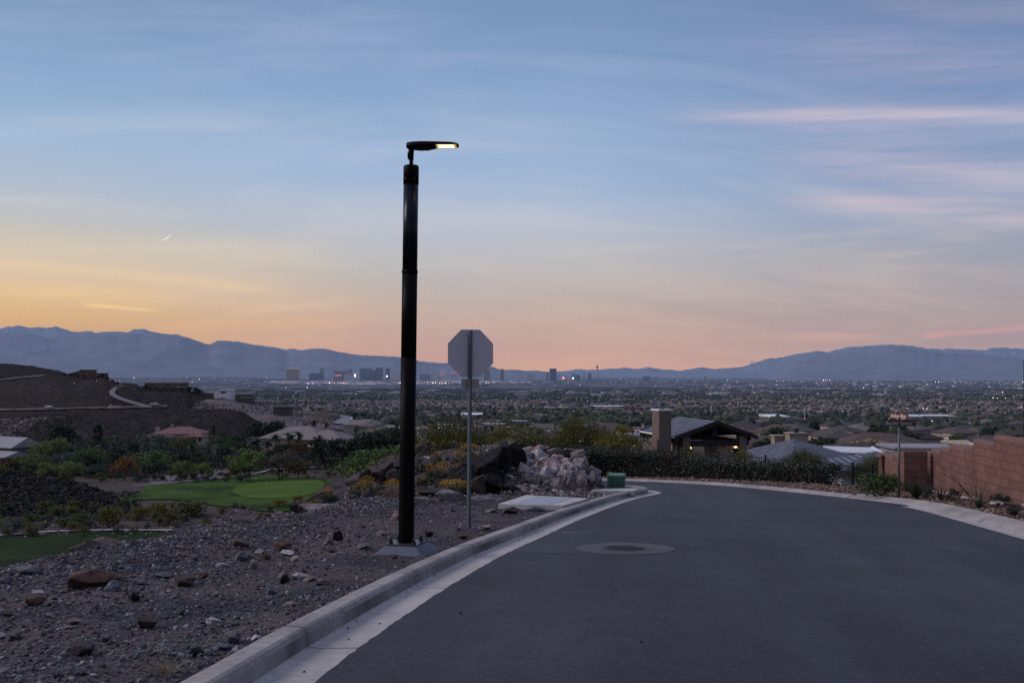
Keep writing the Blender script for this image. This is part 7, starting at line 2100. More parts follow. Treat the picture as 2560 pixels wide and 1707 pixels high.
for uu in (0.35, LN - 0.4):
    q.box(pp(0, uu, -DR - 0.42), (4.3, 0.22, 0.34), ang); q.box(pp(0, uu, -0.55), (0.28, 0.2, 0.75), ang)
    for s_ in (-1, 1):
        a, b = pp(0, uu, -0.25), pp(s_ * 2.3, uu, -DR - 0.22); q.tube([a, b], 0.11, 4, smooth=False)
for s_ in (-1, 1): q.box(pp(s_ * 1.75, LN / 2, -DR - 0.40), (0.24, LN - 0.6, 0.3), ang)
q.build("beams", M_wood_dk, pv)
q = MB(); q.face([pp(-2.2, 0.3, -DR + 0.04), pp(2.2, 0.3, -DR + 0.04), pp(2.2, LN - 0.3, -DR + 0.04), pp(-2.2, LN - 0.3, -DR + 0.04)][::-1])
q.build("ceiling", M_st_dk, pv, fix=False)
cols = []
for uu in (0.45, LN - 0.5):
    for s_ in (-1.78, 1.78):
        q = MB(); q.box(pp(s_, uu, -2.35), (0.46, 0.46, 2.9), ang); cols.append((s_, uu)); q.build("column", M_st_cola, pv)
q = MB(); q.box(pp(-0.05, LN - 0.5, -2.35), (0.55, 0.46, 2.9), ang); q.build("column", M_st_cola, pv)
q = MB(); q.box(pp(-2.2, 2.9, -2.2), (0.25, 3.6, 2.6), ang); q.build("side_wall", M_st_beige, pv)
M_lan = emit("lantern_light", (1.0, 0.58, 0.20), 4.0)
for (s_, uu) in ((-1.78 + 0.34, 0.55), (1.78 - 0.34, 0.55)):
    c = pp(s_, uu, -1.62)
    q = MB(); q.box(c + Vector((0, 0, 0.10)), (0.17, 0.17, 0.04), ang); q.box(c + Vector((0, 0, -0.16)), (0.14, 0.14, 0.30), ang, taper=1.1); ln = q.build("lantern", M_dark, pv)
    q = MB(); q.box(c + Vector((0, 0, 0.03)), (0.12, 0.12, 0.11), ang); q.build("light", M_lan, ln)
q = MB(); q.box(pp(0.3, -1.1, -2.32), (3.4, 0.22, 0.30), ang); q.box(pp(0.3, -1.1, -3.0), (3.3, 0.2, 1.2), ang)
tag(q.build("low_wall", M_st_white, None, O), "low pale wall in front of the open pavilion", "low wall")
q = MB(); q.box(pp(0.95, 1.6, -2.0), (0.9, 1.1, 0.95), ang); q.box(pp(1.6, 1.8, -2.25), (0.9, 0.8, 0.5), ang, taper=0.7)
tag(q.build("outdoor_counter", M_st_beige, None, O), "beige stucco counter inside the pavilion", "counter")
q = MB(); q.box(pp(0.0, LN / 2, -3.78), (5.2, LN + 2.0, 0.16), ang)
q.build("reflecting_floor", M_slab, pv)  # pale floor added to reflect light up into the pavilion
# chimney
cz = -(1027 - HY) / F * 51.0
ch = thing("outdoor_chimney", "tall stucco chimney with a metal flue against the pavilion roof", "chimney", ((1654 - CX) / F * 51.6, 51.6, -6.4))
q = MB(); hC = cz + 6.4
q.box((0, 0, hC / 2 - 0.3), (0.74, 1.12, hC + 0.6), ang); q.box((-0.22, 0.03, 1.2), (0.60, 1.3, 3.0), ang); q.build("stack", M_st_cola, ch)
q = MB(); q.box((0, 0, hC + 0.04), (0.86, 1.24, 0.10), ang); q.build("cap", M_st_white, ch)
q = MB(); q.lathe([(0.17, hC + 0.09), (0.12, hC + 0.22), (0.12, hC + 0.30), (0.19, hC + 0.30), (0.19, hC + 0.36), (0.14, hC + 0.38), (0.14, hC + 0.42), (0.20, hC + 0.43), (0.20, hC + 0.47)], 16); q.build("flue", M_galv, ch)

for i, (px, py_, d_) in enumerate([(362, 962, 668), (374, 968, 668), (392, 970, 668), (410, 972, 668), (432, 972, 668), (452, 972, 668), (474, 966, 670), (488, 968, 668), (500, 972, 668), (176, 932, 786), (186, 930, 788), (258, 934, 790), (162, 936, 785), (268, 940, 790), (210, 940, 786), (245, 942, 786)]):
    p = at(px, d_); tree("evergreen_tree", DK, p, max(3.0, -(py_ - HY) / F * d_ - p.z), "dark bushy tree planted around the houses on the hill spur", "tree", "trees around the hill houses", 1.1, (0.6, 0.62, 0.5))
# ---------------- pickup trucks on the hill track
def pickup(label, p, rz):
    t = thing("pickup_truck", label, "pickup truck", p, rz)
    q = MB(); q.box((0, 0, 0.75), (5.4, 1.85, 0.55)); q.box((-1.5, 0.88, 1.15), (2.3, 0.08, 0.35)); q.box((-1.5, -0.88, 1.15), (2.3, 0.08, 0.35)); q.box((-2.65, 0, 1.15), (0.08, 1.8, 0.35)); q.box((1.75, 0, 1.08), (1.8, 1.75, 0.2)); q.build("body", M_white, t)
    q = MB(); q.box((0.55, 0, 1.42), (2.1, 1.7, 0.75), taper=0.82); cb = q.build("cab", M_white, t)
    q = MB(); q.box((0.55, 0, 1.47), (1.98, 1.74, 0.40), taper=0.9); q.build("window", M_glass, cb)
    for x in (-1.65, 1.65):
        for y in (-0.82, 0.82):
            q = MB(); q.tube([(x, y - 0.13, 0.38), (x, y + 0.13, 0.38)], 0.38, 12); w_ = q.build("wheel", M_dark, t)
            q = MB(); q.tube([(x, y - 0.14, 0.38), (x, y + 0.14, 0.38)], 0.2, 10); q.build("rim", M_galv, w_)
for px, py, lab, rz in ((386, 1016, "white pickup truck parked where the hill road meets the track", 0.1), (122, 1022.5, "white pickup truck on the dirt track far left", 3.0)):
    p = hit(px, py, 200.0) or at(px, 540)
    pickup(lab, p + Vector((0, 0, 0.9)), rz)

# ================================================================== THE VALLEY: suburb, trees, towers
g = np.random.default_rng(55)
ROOFC = [(0.165, 0.115, 0.108), (0.12, 0.088, 0.085), (0.20, 0.145, 0.135), (0.145, 0.095, 0.088), (0.10, 0.078, 0.078), (0.24, 0.185, 0.175), (0.175, 0.10, 0.085), (0.13, 0.11, 0.115)]
M_rooft = stonemat("suburb_roof_tiles", [tuple(v_ * 0.8 for v_ in c_) for c_ in ROOFC])
M_wallt = stonemat("suburb_walls", [(0.22, 0.178, 0.155), (0.27, 0.23, 0.205), (0.18, 0.142, 0.125), (0.32, 0.285, 0.27)])
m_hr, nt = newmat("suburb_house_roof")
oi = nt.add("ShaderNodeObjectInfo"); co = nt.add("ShaderNodeTexCoord").outputs["Object"]
s = nt.add("ShaderNodeSeparateXYZ"); nt.link(co, s.inputs[0])
ln_ = nt.rng(nt.m('FRACT', nt.m('DIVIDE', s.outputs[2], 0.24)), 0.0, 0.35, 0.62, 1.0); k_ = nt.m('MULTIPLY', ln_, nt.rng(nt.noise(co, 0.7, 6.0, 0.7), 0.3, 0.7, 0.75, 1.2))
pbsdf(nt, nt.mix(1.0, oi.outputs["Color"], nt.xyz(k_, k_, k_), 'MULTIPLY'), 0.9, spec=0.1)
hp = []
for k in range(5):
    q = MB()
    L, W = ((15, 11), (17, 12), (13, 12), (19, 11), (14, 10))[k]
    h = 3.2 if k % 2 else 4.2
    q.box((0, 0, h / 2 - 1), (L, W, h + 2), mi=1); hip(q, L, W, h + 0.02, 2.3, 0.6, (0, 0), 0)
    q.box((L * 0.30, -W * 0.42, 1.2), (6, 5, 4.4 + 1), mi=1); hip(q, 6.2, 7, 3.0, 1.6, 0.5, (L * 0.28, -W * 0.30), 0)
    for u_ in (-0.35, -0.15): q.box((u_ * L, -W / 2 - 0.01, 1.9), (1.5, 0.1, 1.2), mi=2)
    q.box((L * 0.30, -W * 0.42 - 2.51, 1.2), (4.2, 0.06, 2.2), mi=3)
    me = q.mesh("tract_house"); 
    for m_ in (m_hr, M_st_beige, M_glass, M_white): me.materials.append(m_)
    hp.append(me)
placed = []
def free(x, y, r):
    for a, b in placed:
        if (a - x) ** 2 + (b - y) ** 2 < r * r: return False
    return True
cnt = 0; tries = 0
while cnt < 235 and tries < 9000:
    tries += 1
    t = g.random(); d = 185 + 1150 * t ** 1.1; px = g.uniform(900, 2620)
    if d < 260 and px < 1330: continue
    if d < 480 and px < 1180: continue
    if d < 205 and (1500 < px < 1900): continue
    x = (px - CX) / F * d
    if not free(x, d, 24): continue
    placed.append((x, d)); z = gnd(x, d)
    o = bpy.data.objects.new("tract_house", hp[int(g.integers(0, 5))]); COL.objects.link(o)
    o.location = (x, d, z); o.rotation_euler = (0, 0, float(g.choice([0.15, 1.72, 3.3, 4.86]) + g.normal() * 0.25))
    rc_ = np.array(ROOFC[int(g.integers(0, len(ROOFC)))]); rc_ = rc_ + (rc_.mean() - rc_) * 0.45
    o.color = c4(tuple(float(v_) for v_ in rc_ * g.uniform(0.38, 0.72)))
    tag(o, "stucco tract house with a hipped tile roof among the suburb streets below the bend", "house", "tract houses of the suburb"); cnt += 1
# individual street trees of the near suburb
cnt = 0
while cnt < 108:
    t = g.random(); d = 110 + 480 * t ** 1.2; px = g.uniform(950, 2620)
    if d < 190 and px < 1300: continue
    x = (px - CX) / F * d
    if not free(x, d, 8.5) : continue
    k = g.random(); h = g.uniform(4.0, 7.0)
    nm, pr = ("evergreen_tree", DK) if k < 0.55 else (("palo_verde", PV) if k < 0.8 else ("palm_tree", PM))
    tree(nm, pr, at(px, d), h * (1.2 if pr is PM else 1.0), {"evergreen_tree": "dark round street tree among the suburb houses below the bend", "palo_verde": "olive green yard tree among the suburb houses below the bend", "palm_tree": "palm among the suburb houses below the bend"}[nm], "tree", "yard trees of the suburb", 1.15 if pr is not PM else 0.9, (0.8, 0.9, 0.8) if pr is not PV else (0.5, 0.6, 0.5))
    cnt += 1
# beyond: thousands of houses and trees
V = []; Q = []; MI = []; b = 0
base_e = np.array([(-1, -1), (1, -1), (1, 1), (-1, 1)], dtype=float)
quads = []; n_far = 9500
for i in range(n_far):
    d = math.sqrt(g.uniform(1150.0 ** 2, 5600.0 ** 2)); px = g.uniform(540, 2750)
    x = (px - CX) / F * d
    if fnoise(x / 420.0, d / 420.0, 6.0, 2) < -0.22: continue
    L, W = g.uniform(11, 18) * (1 + (d > 3500) * 0.3), g.uniform(9, 13); h = g.uniform(3, 5.5); rh = g.uniform(1.6, 2.6)
    z = T(x, d) - 0.5; a = g.choice([0.2, 1.77]) + g.normal() * 0.2
    ca, sa = math.cos(a), math.sin(a)
    def tr(u_, v_, zz): return (x + u_ * ca - v_ * sa, d + u_ * sa + v_ * ca, z + zz)
    c0 = [tr(e[0] * L / 2, e[1] * W / 2, 0) for e in base_e]; c1 = [tr(e[0] * L / 2, e[1] * W / 2, h) for e in base_e]
    rl = max(0.2, (L - W) / 2); r0, r1 = tr(-rl, 0, h + rh), tr(rl, 0, h + rh)
    V += c0 + c1; Q += [(b + k, b + (k + 1) % 4, b + 4 + (k + 1) % 4, b + 4 + k) for k in range(4)]; MI += [1] * 4; b += 8
    e1 = [tr(e[0] * (L / 2 + 0.5), e[1] * (W / 2 + 0.5), h) for e in base_e]
    V += e1 + [r0, r1]; Q += [(b, b + 1, b + 5, b + 4), (b + 2, b + 3, b + 4, b + 5), (b + 1, b + 2, b + 5, b + 5), (b + 3, b, b + 4, b + 4)]; MI += [0] * 4; b += 6
me = bpy.data.meshes.new("distant_houses"); me.from_pydata(V, [], [tuple(dict.fromkeys(q_)) for q_ in Q]); me.polygons.foreach_set("material_index", MI); me.update()
tag(link("distant_houses", me, [M_rooft, M_wallt]), "countless tract houses spreading across the valley floor", "houses", None, "stuff")
D, Tn = ico(1); V = []; Fs = []; b = 0
n_t = 19000
for i in range(n_t):
    d = math.sqrt(g.uniform(330.0 ** 2, 7000.0 ** 2)) if i > 2500 else g.uniform(380, 1700)
    px = g.uniform(560, 2750)
    if d < 640 and px < 960: continue
    x = (px - CX) / F * d
    if d < 1400 and not free(x, d, 8): continue
    if fnoise(x / 300.0, d / 300.0, 1.0, 2) < -0.30 and g.random() < 0.6: continue
    h = g.uniform(4, 8.5) * (1 + 0.5 * (d > 3000)); w_ = g.uniform(2.2, 4.2) * (1 + 0.6 * (d > 3000))
    v_ = D * (1 + g.uniform(-0.3, 0.3, (len(D), 1))) * np.array([w_, w_, h * 0.5]) + np.array([x, d, T(x, d) + h * 0.5])
    V.append(v_); Fs.append(Tn + b); b += len(D)
M_fart = stonemat("far_tree_leaves", [(0.020, 0.028, 0.020), (0.030, 0.040, 0.028), (0.045, 0.055, 0.032), (0.016, 0.022, 0.018), (0.055, 0.055, 0.03), (0.028, 0.036, 0.026)])
tag(np_mesh("valley_trees", np.concatenate(V), np.concatenate(Fs), M_fart), "countless dark trees spread between the houses of the valley", "trees", None, "stuff")
# warehouses, malls and large roofs further out
q = MB(); 
for i in range(2100):
    d = math.sqrt(g.uniform(4200.0 ** 2, 15500.0 ** 2)); px = g.uniform(-100, 2800)
    x = (px - CX) / F * d
    if d > 7000 and fnoise(x / 1500.0, d / 1500.0, 8.0, 2) < -0.05: continue
    q.box((x, d, T(x, d) + 4), (g.uniform(25, 110), g.uniform(20, 80), g.uniform(10, 18)), g.choice([0.05, 0.1]), mi=int(g.integers(0, 3)))
tag(q.build("distant_buildings", [pm("pale_roof_far", (0.42, 0.38, 0.38), None, 0.01, 0.9), pm("tan_roof_far", (0.26, 0.21, 0.20), None, 0.01, 0.9), pm("grey_roof_far", (0.14, 0.13, 0.14), None, 0.01, 0.9)], fix=False), "far off flat roofed warehouses and low blocks across the valley", "buildings", None, "stuff")
# single larger roofs that stand out
for (px, py, w_, d_, lab, mt) in [(1520, 1019, 74, 2, "long white roofed building, the widest pale roof in the middle of the valley", M_white), (1390, 1024, 60, 2, "tan flat roofed store left of the long white roof", M_st_beige), (1180, 1049, 50, 2, "white topped wall of buildings right of the sign post", M_white),
                                  (2330, 1052, 90, 2, "long pale blue roof right of the street name sign", M_st_white), (2270, 1054, 50, 2, "pale blue roof just behind the street name sign", M_st_white), (1935, 1057, 46, 2, "white low roofs right of the pavilion in the suburb", M_white), (640, 977, 40, 2, "white flat roof left of the towers in the valley", M_st_white)]:
    p = hit(px, py + 4, 250.0); s_ = p.y / F; t = thing("large_building", lab, "building", p)
    q = MB(); q.box((0, 0, 3), (w_ * s_, 30, 7)); q.build("wall", M_st_beige, t); q = MB(); q.box((0, 0, 6.8), (w_ * s_ + 1, 31, 0.8)); q.build("roof", mt, t)
# pale airfield strip
drape("airfield", [(640, 953), (900, 951), (1180, 951), (1320, 953), (1300, 958), (1100, 960), (900, 962), (700, 958)], pm("pale_runway", (0.34, 0.29, 0.29), (0.24, 0.20, 0.21), 0.004, 0.95, detail=8), 3.0)

# ---------------- towers
def towermat(name, c1, c2, fl=0.5):
    m_, nt = newmat(name)
    co = nt.add("ShaderNodeTexCoord").outputs["Object"]
    s = nt.add("ShaderNodeSeparateXYZ"); nt.link(co, s.inputs[0])
    a = nt.m('GREATER_THAN', nt.m('FRACT', nt.m('DIVIDE', s.outputs[2], 9.0)), 0.45)
    bq = nt.m('GREATER_THAN', nt.m('FRACT', nt.m('DIVIDE', s.outputs[0], 11.0)), 0.4)
    col = nt.mix(nt.m('MULTIPLY', nt.m('MULTIPLY', a, bq), fl), c4(c1), c4(c2))
    pbsdf(nt, col, 0.5, spec=0.4)
    return m_
TW_GOLD = towermat("gold_glass", (0.30, 0.17, 0.075), (0.20, 0.115, 0.055)); TW_DARK = towermat("dark_glass", (0.030, 0.036, 0.05), (0.06, 0.065, 0.08)); TW_MID = towermat("grey_tower", (0.14, 0.115, 0.12), (0.08, 0.07, 0.08)); TW_RED = towermat("copper_tower", (0.16, 0.085, 0.08), (0.10, 0.055, 0.055)); TW_PALE = towermat("pale_tower", (0.36, 0.31, 0.31), (0.20, 0.175, 0.18)); TW_TEAL = towermat("teal_glass", (0.05, 0.07, 0.085), (0.09, 0.11, 0.12))
E_warm = emit("warm_city_light", (1.0, 0.62, 0.28), 3.5); E_white = emit("white_city_light", (1.0, 0.93, 0.80), 4.0); E_red = emit("red_city_light", (1.0, 0.12, 0.10), 6.0); E_pink = emit("pink_sign_light", (1.0, 0.22, 0.28), 0.8); E_sign = emit("bright_sign", (1.0, 0.75, 0.66), 3.0)
def zb7(l): return [(700 + a / 4.3556, 850 + b / 4.3556) for a, b in l]
def tower(label, px0, px1, py0, py1, mat, crown=None, d=15500.0, dep=0.8, cat="hotel tower", name="hotel_tower", step=0.0):
    pc = (px0 + px1) / 2; x = (pc - CX) / F * d; w_ = (px1 - px0) / F * d
    zg = T(x, d); zt = -(py0 - HY) / F * d; h = zt - zg
    t = thing(name, label, cat, (x, d, zg), R(g.uniform(-6, 6)))
    q = MB(); q.box((0, 0, h / 2 - 10), (w_, w_ * dep, h + 20))
    if step: q.box((0, 0, h + step / 2), (w_ * 0.6, w_ * dep * 0.6, step))
    q.box((0, 0, 5), (w_ * 1.35, w_ * dep * 1.3, 20))
    q.build("tower", mat, t)
    if crown is not None:
        q = MB(); q.box((0, -w_ * dep * 0.1, h - 5), (w_ * 1.01, w_ * dep * 0.82, 8)); q.build("lit_crown", crown, t)
    return t
def tz(label, x0, x1, y0, mat, crown=None, **kw):
    tower(label, 700 + x0 / 4.3556, 700 + x1 / 4.3556, 850 + y0 / 4.3556, 942, mat, crown, **kw)
E_crown = emit("lit_roof_edge", (1.0, 0.70, 0.36), 0.45)
tz("broad gold hotel block at the left end of the skyline", 80, 205, 306, TW_GOLD, E_crown)
tz("slim dark tower right of the broad gold block", 441, 478, 309, TW_MID)
tz("low black arena right of the broad gold block", 330, 460, 362, TW_DARK, cat="arena", name="arena")
tz("dark stepped tower left of the pink lit roof", 590, 612, 328, TW_MID)
tz("low grey hotel above the pink lit roof", 615, 695, 338, TW_MID)
tz("short copper tower right of the pink lit roof", 697, 742, 336, TW_RED)
tz("pale copper tower above the white block", 752, 786, 318, TW_RED)
tz("white windowless block in the skyline", 700, 785, 368, TW_PALE, name="white_block", cat="building")
tz("teal glass tower, first of the tall central cluster", 872, 943, 304, TW_TEAL)
tz("pale tower behind the low dark block of the central cluster", 950, 1010, 306, TW_MID)
tz("copper tower at the right of the low dark block", 1000, 1037, 328, TW_RED)
tz("low dark glass block at the foot of the central cluster", 912, 1035, 358, TW_DARK)
tz("tall dark glass tower, last of the central cluster", 1045, 1117, 303, TW_DARK)
tz("slim tall dark tower left of the lamp post", 1156, 1195, 304, TW_DARK)
tz("pale multi wing hotel just left of the lamp post", 1200, 1310, 342, TW_PALE)
tz("low grey hotel just right of the lamp post", 1525, 1632, 372, TW_MID)
tz("pale hotel between the lamp post and the sign", 1640, 1735, 366, TW_PALE)
tz("pale long hotel beside the red wheel", 1860, 1930, 352, TW_PALE, E_pink)
tz("low pale hotel left of the red wheel", 1690, 1750, 392, TW_PALE)
tower("copper curved tower right of the stop sign", 1210.5, 1226, 923.5, 945, TW_RED)
tower("slim copper tower, second right of the stop sign", 1251, 1259.5, 922.5, 945, TW_RED)
tower("broad dark blue glass tower in the gap of the skyline", 1374.5, 1390.5, 921, 947, TW_DARK)
tower("short grey tower left of the broad dark blue one", 1366, 1370.5, 930, 948, TW_MID)
tower("grey tower left of the observation tower, nearest the white lit sign", 1431, 1436, 933, 949, TW_MID)
tower("pale blue block left of the observation tower", 1437, 1450, 937, 950, TW_TEAL)
tower("slim pale tower left of the observation tower", 1457, 1462.5, 933, 950, TW_PALE)
tower("twin grey tower just left of the observation tower", 1469.5, 1479, 932.5, 950, TW_MID)
tower("grey block far right of the observation tower", 1606, 1624, 940, 949, TW_MID)
tower("small tower at the right end of the skyline", 1761, 1765, 941, 949, TW_MID)
tower("low pink block at the right end of the skyline", 1628, 1646, 942, 949, TW_PALE)
tower("low wide hotel between the slim copper tower and the blue one", 1316, 1336, 936, 948, TW_PALE)
tower("orange lit casino block in the middle of the right plain", 2259, 2269, 963, 972, TW_GOLD, E_crown, d=9500)
tower("low dark tower standing in the middle valley", 1372, 1376, 1005, 1019, TW_DARK, d=2300, cat="tower", name="water_tower")
# lit signs and domes
def sign(label, px0, px1, py0, py1, m_, d=15300.0, name="lit_sign", cat="lit sign"):
    x = ((px0 + px1) / 2 - CX) / F * d; zg = T(x, d); z0, z1 = -(py1 - HY) / F * d, -(py0 - HY) / F * d
    t = thing(name, label, cat, (x, d, zg)); w_ = (px1 - px0) / F * d
    q = MB(); q.box((0, 0, (z0 + z1) / 2 - zg), (w_, w_ * 0.4, z1 - z0)); q.build("face", m_, t)
    q = MB(); q.box((0, 0, (z0 - zg) / 2), (w_ * 0.3, w_ * 0.3, max(2, z0 - zg))); q.build("pole", TW_MID, t)
sign("pink glowing flat dome roof in the skyline", 838, 853, 937, 939.6, E_pink, name="lit_roof", cat="lit roof")
sign("tall bright pink and white sign in the skyline left of the central cluster", 886, 889, 935, 942, E_sign)
sign("white bright sign at the foot of the slim tall dark tower", 966, 969, 938.5, 942, E_white)
sign("red glowing sign between the broad blue tower and the observation tower", 1407, 1410, 942, 947, E_red)
sign("white glowing sign between the broad blue tower and the observation tower", 1431.5, 1434, 943.5, 947, E_white)
# observation tower
xs = (1493 - CX) / F * 15500; zg = T(xs, 15500); K = 15500 / F
ot = thing("observation_tower", "needle shaped observation tower with a round pod high on its shaft", "observation tower", (xs, 15500, zg))
def hz_(py): return -(py - HY) * K - zg
q = MB(); q.lathe([(3.6 * K, -5), (2.6 * K, hz_(944)), (1.35 * K, hz_(932)), (1.15 * K, hz_(923)), (1.6 * K, hz_(920.5))], 12); q.build("shaft", TW_PALE, ot)
q = MB(); q.lathe([(1.6 * K, hz_(920.5)), (2.7 * K, hz_(918.5)), (2.7 * K, hz_(916.6)), (2.0 * K, hz_(915.2)), (1.2 * K, hz_(914.2))], 14); q.build("pod", TW_DARK, ot)
q = MB(); q.lathe([(0.7 * K, hz_(914.3)), (0.45 * K, hz_(911)), (0.2 * K, hz_(907.5))], 8); q.build("spire", TW_MID, ot)
q = MB(); q.lathe([(2.9 * K, 12), (2.0 * K, 46)], 10); q.build("lit_base", emit("floodlit_base", (1.0, 0.78, 0.5), 0.55), ot)
# red lit wheel
xs = (1106 - CX) / F * 15400; zg = T(xs, 15400); K = 15400 / F
fw = thing("ferris_ride", "red lit giant wheel in the skyline right of the lamp post", "observation wheel", (xs, 15400, zg))
q = MB(); rw = 5.6 * K; zc2 = hz_(931.5) if False else -(931.8 - HY) * K - zg
q.tube([(math.cos(2 * math.pi * k / 40) * rw, 0, zc2 + math.sin(2 * math.pi * k / 40) * rw) for k in range(41)], 0.42 * K, 6, cap=False); q.build("rim", emit("wheel_light", (1.0, 0.16, 0.18), 0.9), fw)
q = MB()
for s_ in (-1, 1): q.tube([(s_ * 2.5 * K, 0, 0), (0, 0, zc2)], 0.3 * K, 6)
for k in range(0, 40, 5): q.tube([(0, 0, zc2), (math.cos(2 * math.pi * k / 40) * rw, 0, zc2 + math.sin(2 * math.pi * k / 40) * rw)], 0.12 * K, 4)
q.build("legs_and_spokes", TW_PALE, fw)
# tall light masts in the suburb
for (px, y0, y1, lab) in [(1778, 1013, 1040, "tall pale mast above the pavilion ridge"), (1893, 1021, 1046, "tall pale mast right of the pavilion"), (2012, 1020, 1053, "tallest pale mast left of the street name sign"), (2054.5, 1020, 1046, "tall pale mast, nearest left of the street name sign"), (733, 987, 1000, "thin pale mast left of the lamp post in the valley"), (1379, 1040, 1054, "short pale mast behind the young tree")]:
    p = hit(px, y1, 250.0); q = MB(); h = (y1 - y0) / F * p.y; r_ = 0.0005 * p.y
    q.tube([(0, 0, 0), (0, 0, h)], [r_ * 1.1, r_ * 0.7], 8); q.box((0, 0, h), (r_ * 5, r_ * 1.5, r_ * 1.5))
    tag(q.build("mast", pm("pale_mast_metal", (0.45, 0.43, 0.45), None, 1.0, 0.5), None, p), lab, "mast")
# airliner
d = 8200.0; p = P(1880, 904, d); s_ = 10.5 / F * d / 38.0
ap = thing("airliner", "tiny airliner climbing above the right mountain shoulder", "airplane", p, R(12)); ap.scale = (s_, s_, s_); ap.rotation_euler = (0, R(-5), R(12))
q = MB(); q.tube([(-19, 0, 0.6), (-15, 0, 0), (12, 0, 0), (17, 0, -0.3), (19, 0, -0.8)], [0.5, 1.9, 2.0, 1.5, 0.4], 12); q.build("fuselage", TW_DARK, ap)
for s_ in (-1, 1):
    q = MB(); q.prism([(4, 0), (-3, s_ * 17), (-5.5, s_ * 17), (-4, 0)], -0.9, -0.4); q.build("wing", TW_DARK, ap)
    q = MB(); q.prism([(-14, 0), (-17, s_ * 6), (-18.5, s_ * 6), (-18, 0)], 0.6, 0.9); q.build("tailplane", TW_DARK, ap)
    q = MB(); q.tube([(-1, s_ * 5.5, -1.8), (4, s_ * 5.5, -1.8)], 1.1, 10); q.build("engine", TW_DARK, ap)
q = MB(); q.raw([(-13, -0.2, 1.5), (-18.5, -0.2, 8), (-20, -0.2, 8), (-18.5, -0.2, 1), (-13, 0.2, 1.5), (-18.5, 0.2, 8), (-20, 0.2, 8), (-18.5, 0.2, 1)], [(0, 1, 2, 3), (7, 6, 5, 4), (0, 4, 5, 1), (1, 5, 6, 2), (2, 6, 7, 3), (3, 7, 4, 0)]); q.build("tail_fin", TW_DARK, ap)
# dark post at the very edge of the view on the right
p = at(2563, 30); q = MB(); h = -(905 - HY) / F * 30 - p.z
q.tube([(0, 0, -0.2), (0, 0, h)], 0.05, 10); q.tube([(0, 0, h), (0, 0, h + 0.04)], 0.07, 10)
tag(q.build("dark_post", M_black, None, p), "dark post cut by the right edge of the view, against the mountain", "post")

# ---------------- city lights: each its own small lamp
lm = {}
def lamp_mesh(m_):
    if m_.name not in lm:
        D_, T_ = ico(1); me = bpy.data.meshes.new("valley_lamp"); me.from_pydata([tuple(v_) for v_ in D_], [], [tuple(t_) for t_ in T_]); me.materials.append(m_); lm[m_.name] = me
    return lm[m_.name]
LAB = {E_white.name: "white street light glowing far out on the valley floor", E_warm.name: "amber street light glowing far out on the valley floor", E_red.name: "red light glowing far out on the valley floor"}
def citylight(px, py, m_, s_=1.0):
    p = hit(px, py, 400.0)
    if p is None or p.y > 21000: return
    o = bpy.data.objects.new("valley_lamp", lamp_mesh(m_)); COL.objects.link(o)
    r_ = p.y * 0.00040 * s_
    o.location = p + Vector((0, 0, max(r_, 7.0 if p.y > 3000 else 4.0))); o.scale = (r_, r_, r_)
    tag(o, LAB[m_.name], "street light", "lights of the valley")
Z1 = lambda a, b: (a / 3.672, 780 + b / 3.672)
for a, b in [(570, 523), (610, 523), (700, 535), (1215, 494), (1262, 494), (1845, 494), (1310, 582), (1430, 582), (1455, 582), (1475, 584), (1540, 583), (1580, 585), (1612, 586), (1745, 567), (2100, 553), (2128, 554), (2155, 553), (2312, 566), (1830, 617), (1065, 573), (1090, 572), (1460, 520), (1500, 520), (1530, 519), (1570, 520), (1610, 520), (1690, 520), (1720, 520), (1985, 541), (1190, 590), (1230, 605), (1660, 585), (2080, 493)]:
    x, y = Z1(a, b); citylight(x, y, E_white if g.random() < 0.7 else E_warm, g.uniform(0.7, 1.15))
Z7 = lambda a, b: (700 + a / 4.3556, 850 + b / 4.3556)
for a, b in [(538, 470), (590, 470), (635, 468), (660, 475), (690, 474), (712, 475), (1075, 463), (1300, 470), (1310, 470), (1492, 474), (1575, 468), (1605, 468), (1665, 470), (1695, 469), (1738, 476), (1765, 478), (1800, 476), (1805, 470), (1835, 478), (1870, 480), (1885, 474), (1908, 478), (2245, 470), (2270, 474), (65, 525), (295, 524), (358, 480), (305, 480), (445, 440), (493, 404), (548, 405), (965, 411), (1118, 413), (1186, 415), (1055, 410), (1085, 406), (1700, 422), (1640, 412), (2290, 432), (827, 605), (1807, 643), (1090, 695), (2030, 480), (330, 440), (600, 400), (255, 405), (210, 375), (480, 315), (505, 325), (560, 330)]:
    x, y = Z7(a, b); citylight(x, y, E_white if g.random() < 0.6 else E_warm, g.uniform(0.7, 1.2))
Z4 = lambda a, b: (1800 + a / 3.092, 850 + b / 3.092)
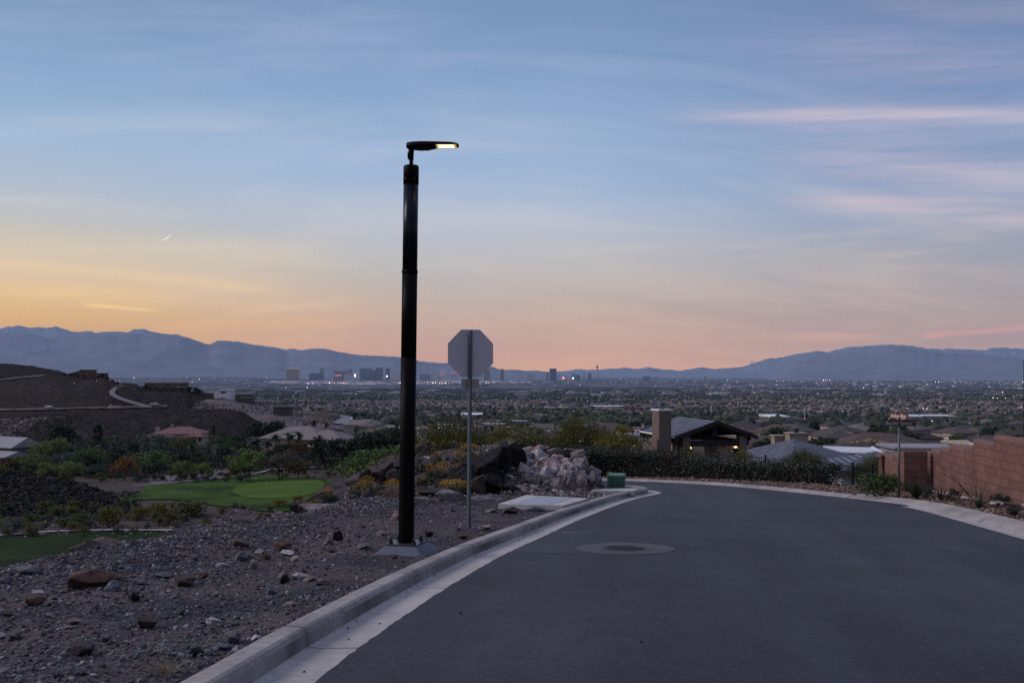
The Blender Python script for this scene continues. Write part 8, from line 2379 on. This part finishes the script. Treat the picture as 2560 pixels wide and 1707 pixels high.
for a, b in [(440, 320), (472, 321), (492, 320), (533, 323), (800, 313), (815, 314), (832, 314), (848, 313), (1130, 349), (1110, 373), (1665, 328), (1690, 327), (1818, 330), (1845, 332), (1865, 331), (1395, 365), (1800, 395), (2112, 418), (2185, 411), (1703, 487), (1788, 488), (2110, 462), (2145, 463), (2190, 465), (2205, 464), (1400, 545), (1450, 542), (1493, 540), (1555, 545), (1570, 542), (1592, 530), (1600, 545), (1635, 534), (1668, 532), (1735, 535), (1755, 535), (1785, 536), (2330, 532), (2285, 540), (1005, 530), (950, 568), (1280, 412), (905, 412), (940, 398), (755, 422), (135, 330), (332, 355), (910, 357), (925, 357), (1170, 436), (340, 640), (700, 650), (885, 662), (925, 645), (965, 655), (1000, 660), (1050, 662), (1640, 660), (1690, 700), (1910, 695), (1935, 706), (2060, 700), (2130, 720), (1830, 640), (2270, 445), (2340, 330)]:
    x, y = Z4(a, b); citylight(x, y, E_white if g.random() < 0.75 else E_warm, g.uniform(0.6, 1.1))
for a, b in [(2185, 413), (1515, 642), (655, 642), (1810, 672)]:
    x, y = Z4(a, b); citylight(x, y, E_red, 0.9)
for i in range(90):
    citylight(g.uniform(150, 2560), g.uniform(940, 972), E_warm if g.random() < 0.6 else E_white, g.uniform(0.35, 0.6))
for i in range(26):
    citylight(g.uniform(600, 2400), g.uniform(972, 1060), E_warm if g.random() < 0.5 else E_white, g.uniform(0.3, 0.55))

# ================================================================== HAZE over the valley
mb = MB(); mb.box((0, 15500, 825), (64000, 38000, 1950))
hz = mb.build("haze", None or [])
m_, nt = newmat("evening_haze")
vp = nt.add("ShaderNodeVolumePrincipled")
vp.inputs["Color"].default_value = (0.50, 0.70, 1.0, 1.0); vp.inputs["Density"].default_value = HAZE_D; vp.inputs["Anisotropy"].default_value = 0.0
ov = nt.add("ShaderNodeOutputMaterial"); nt.link(vp.outputs[0], ov.inputs["Volume"])
hz.data.materials.append(m_); tag(hz, "thin blue evening haze filling the valley", "haze", None, "stuff")
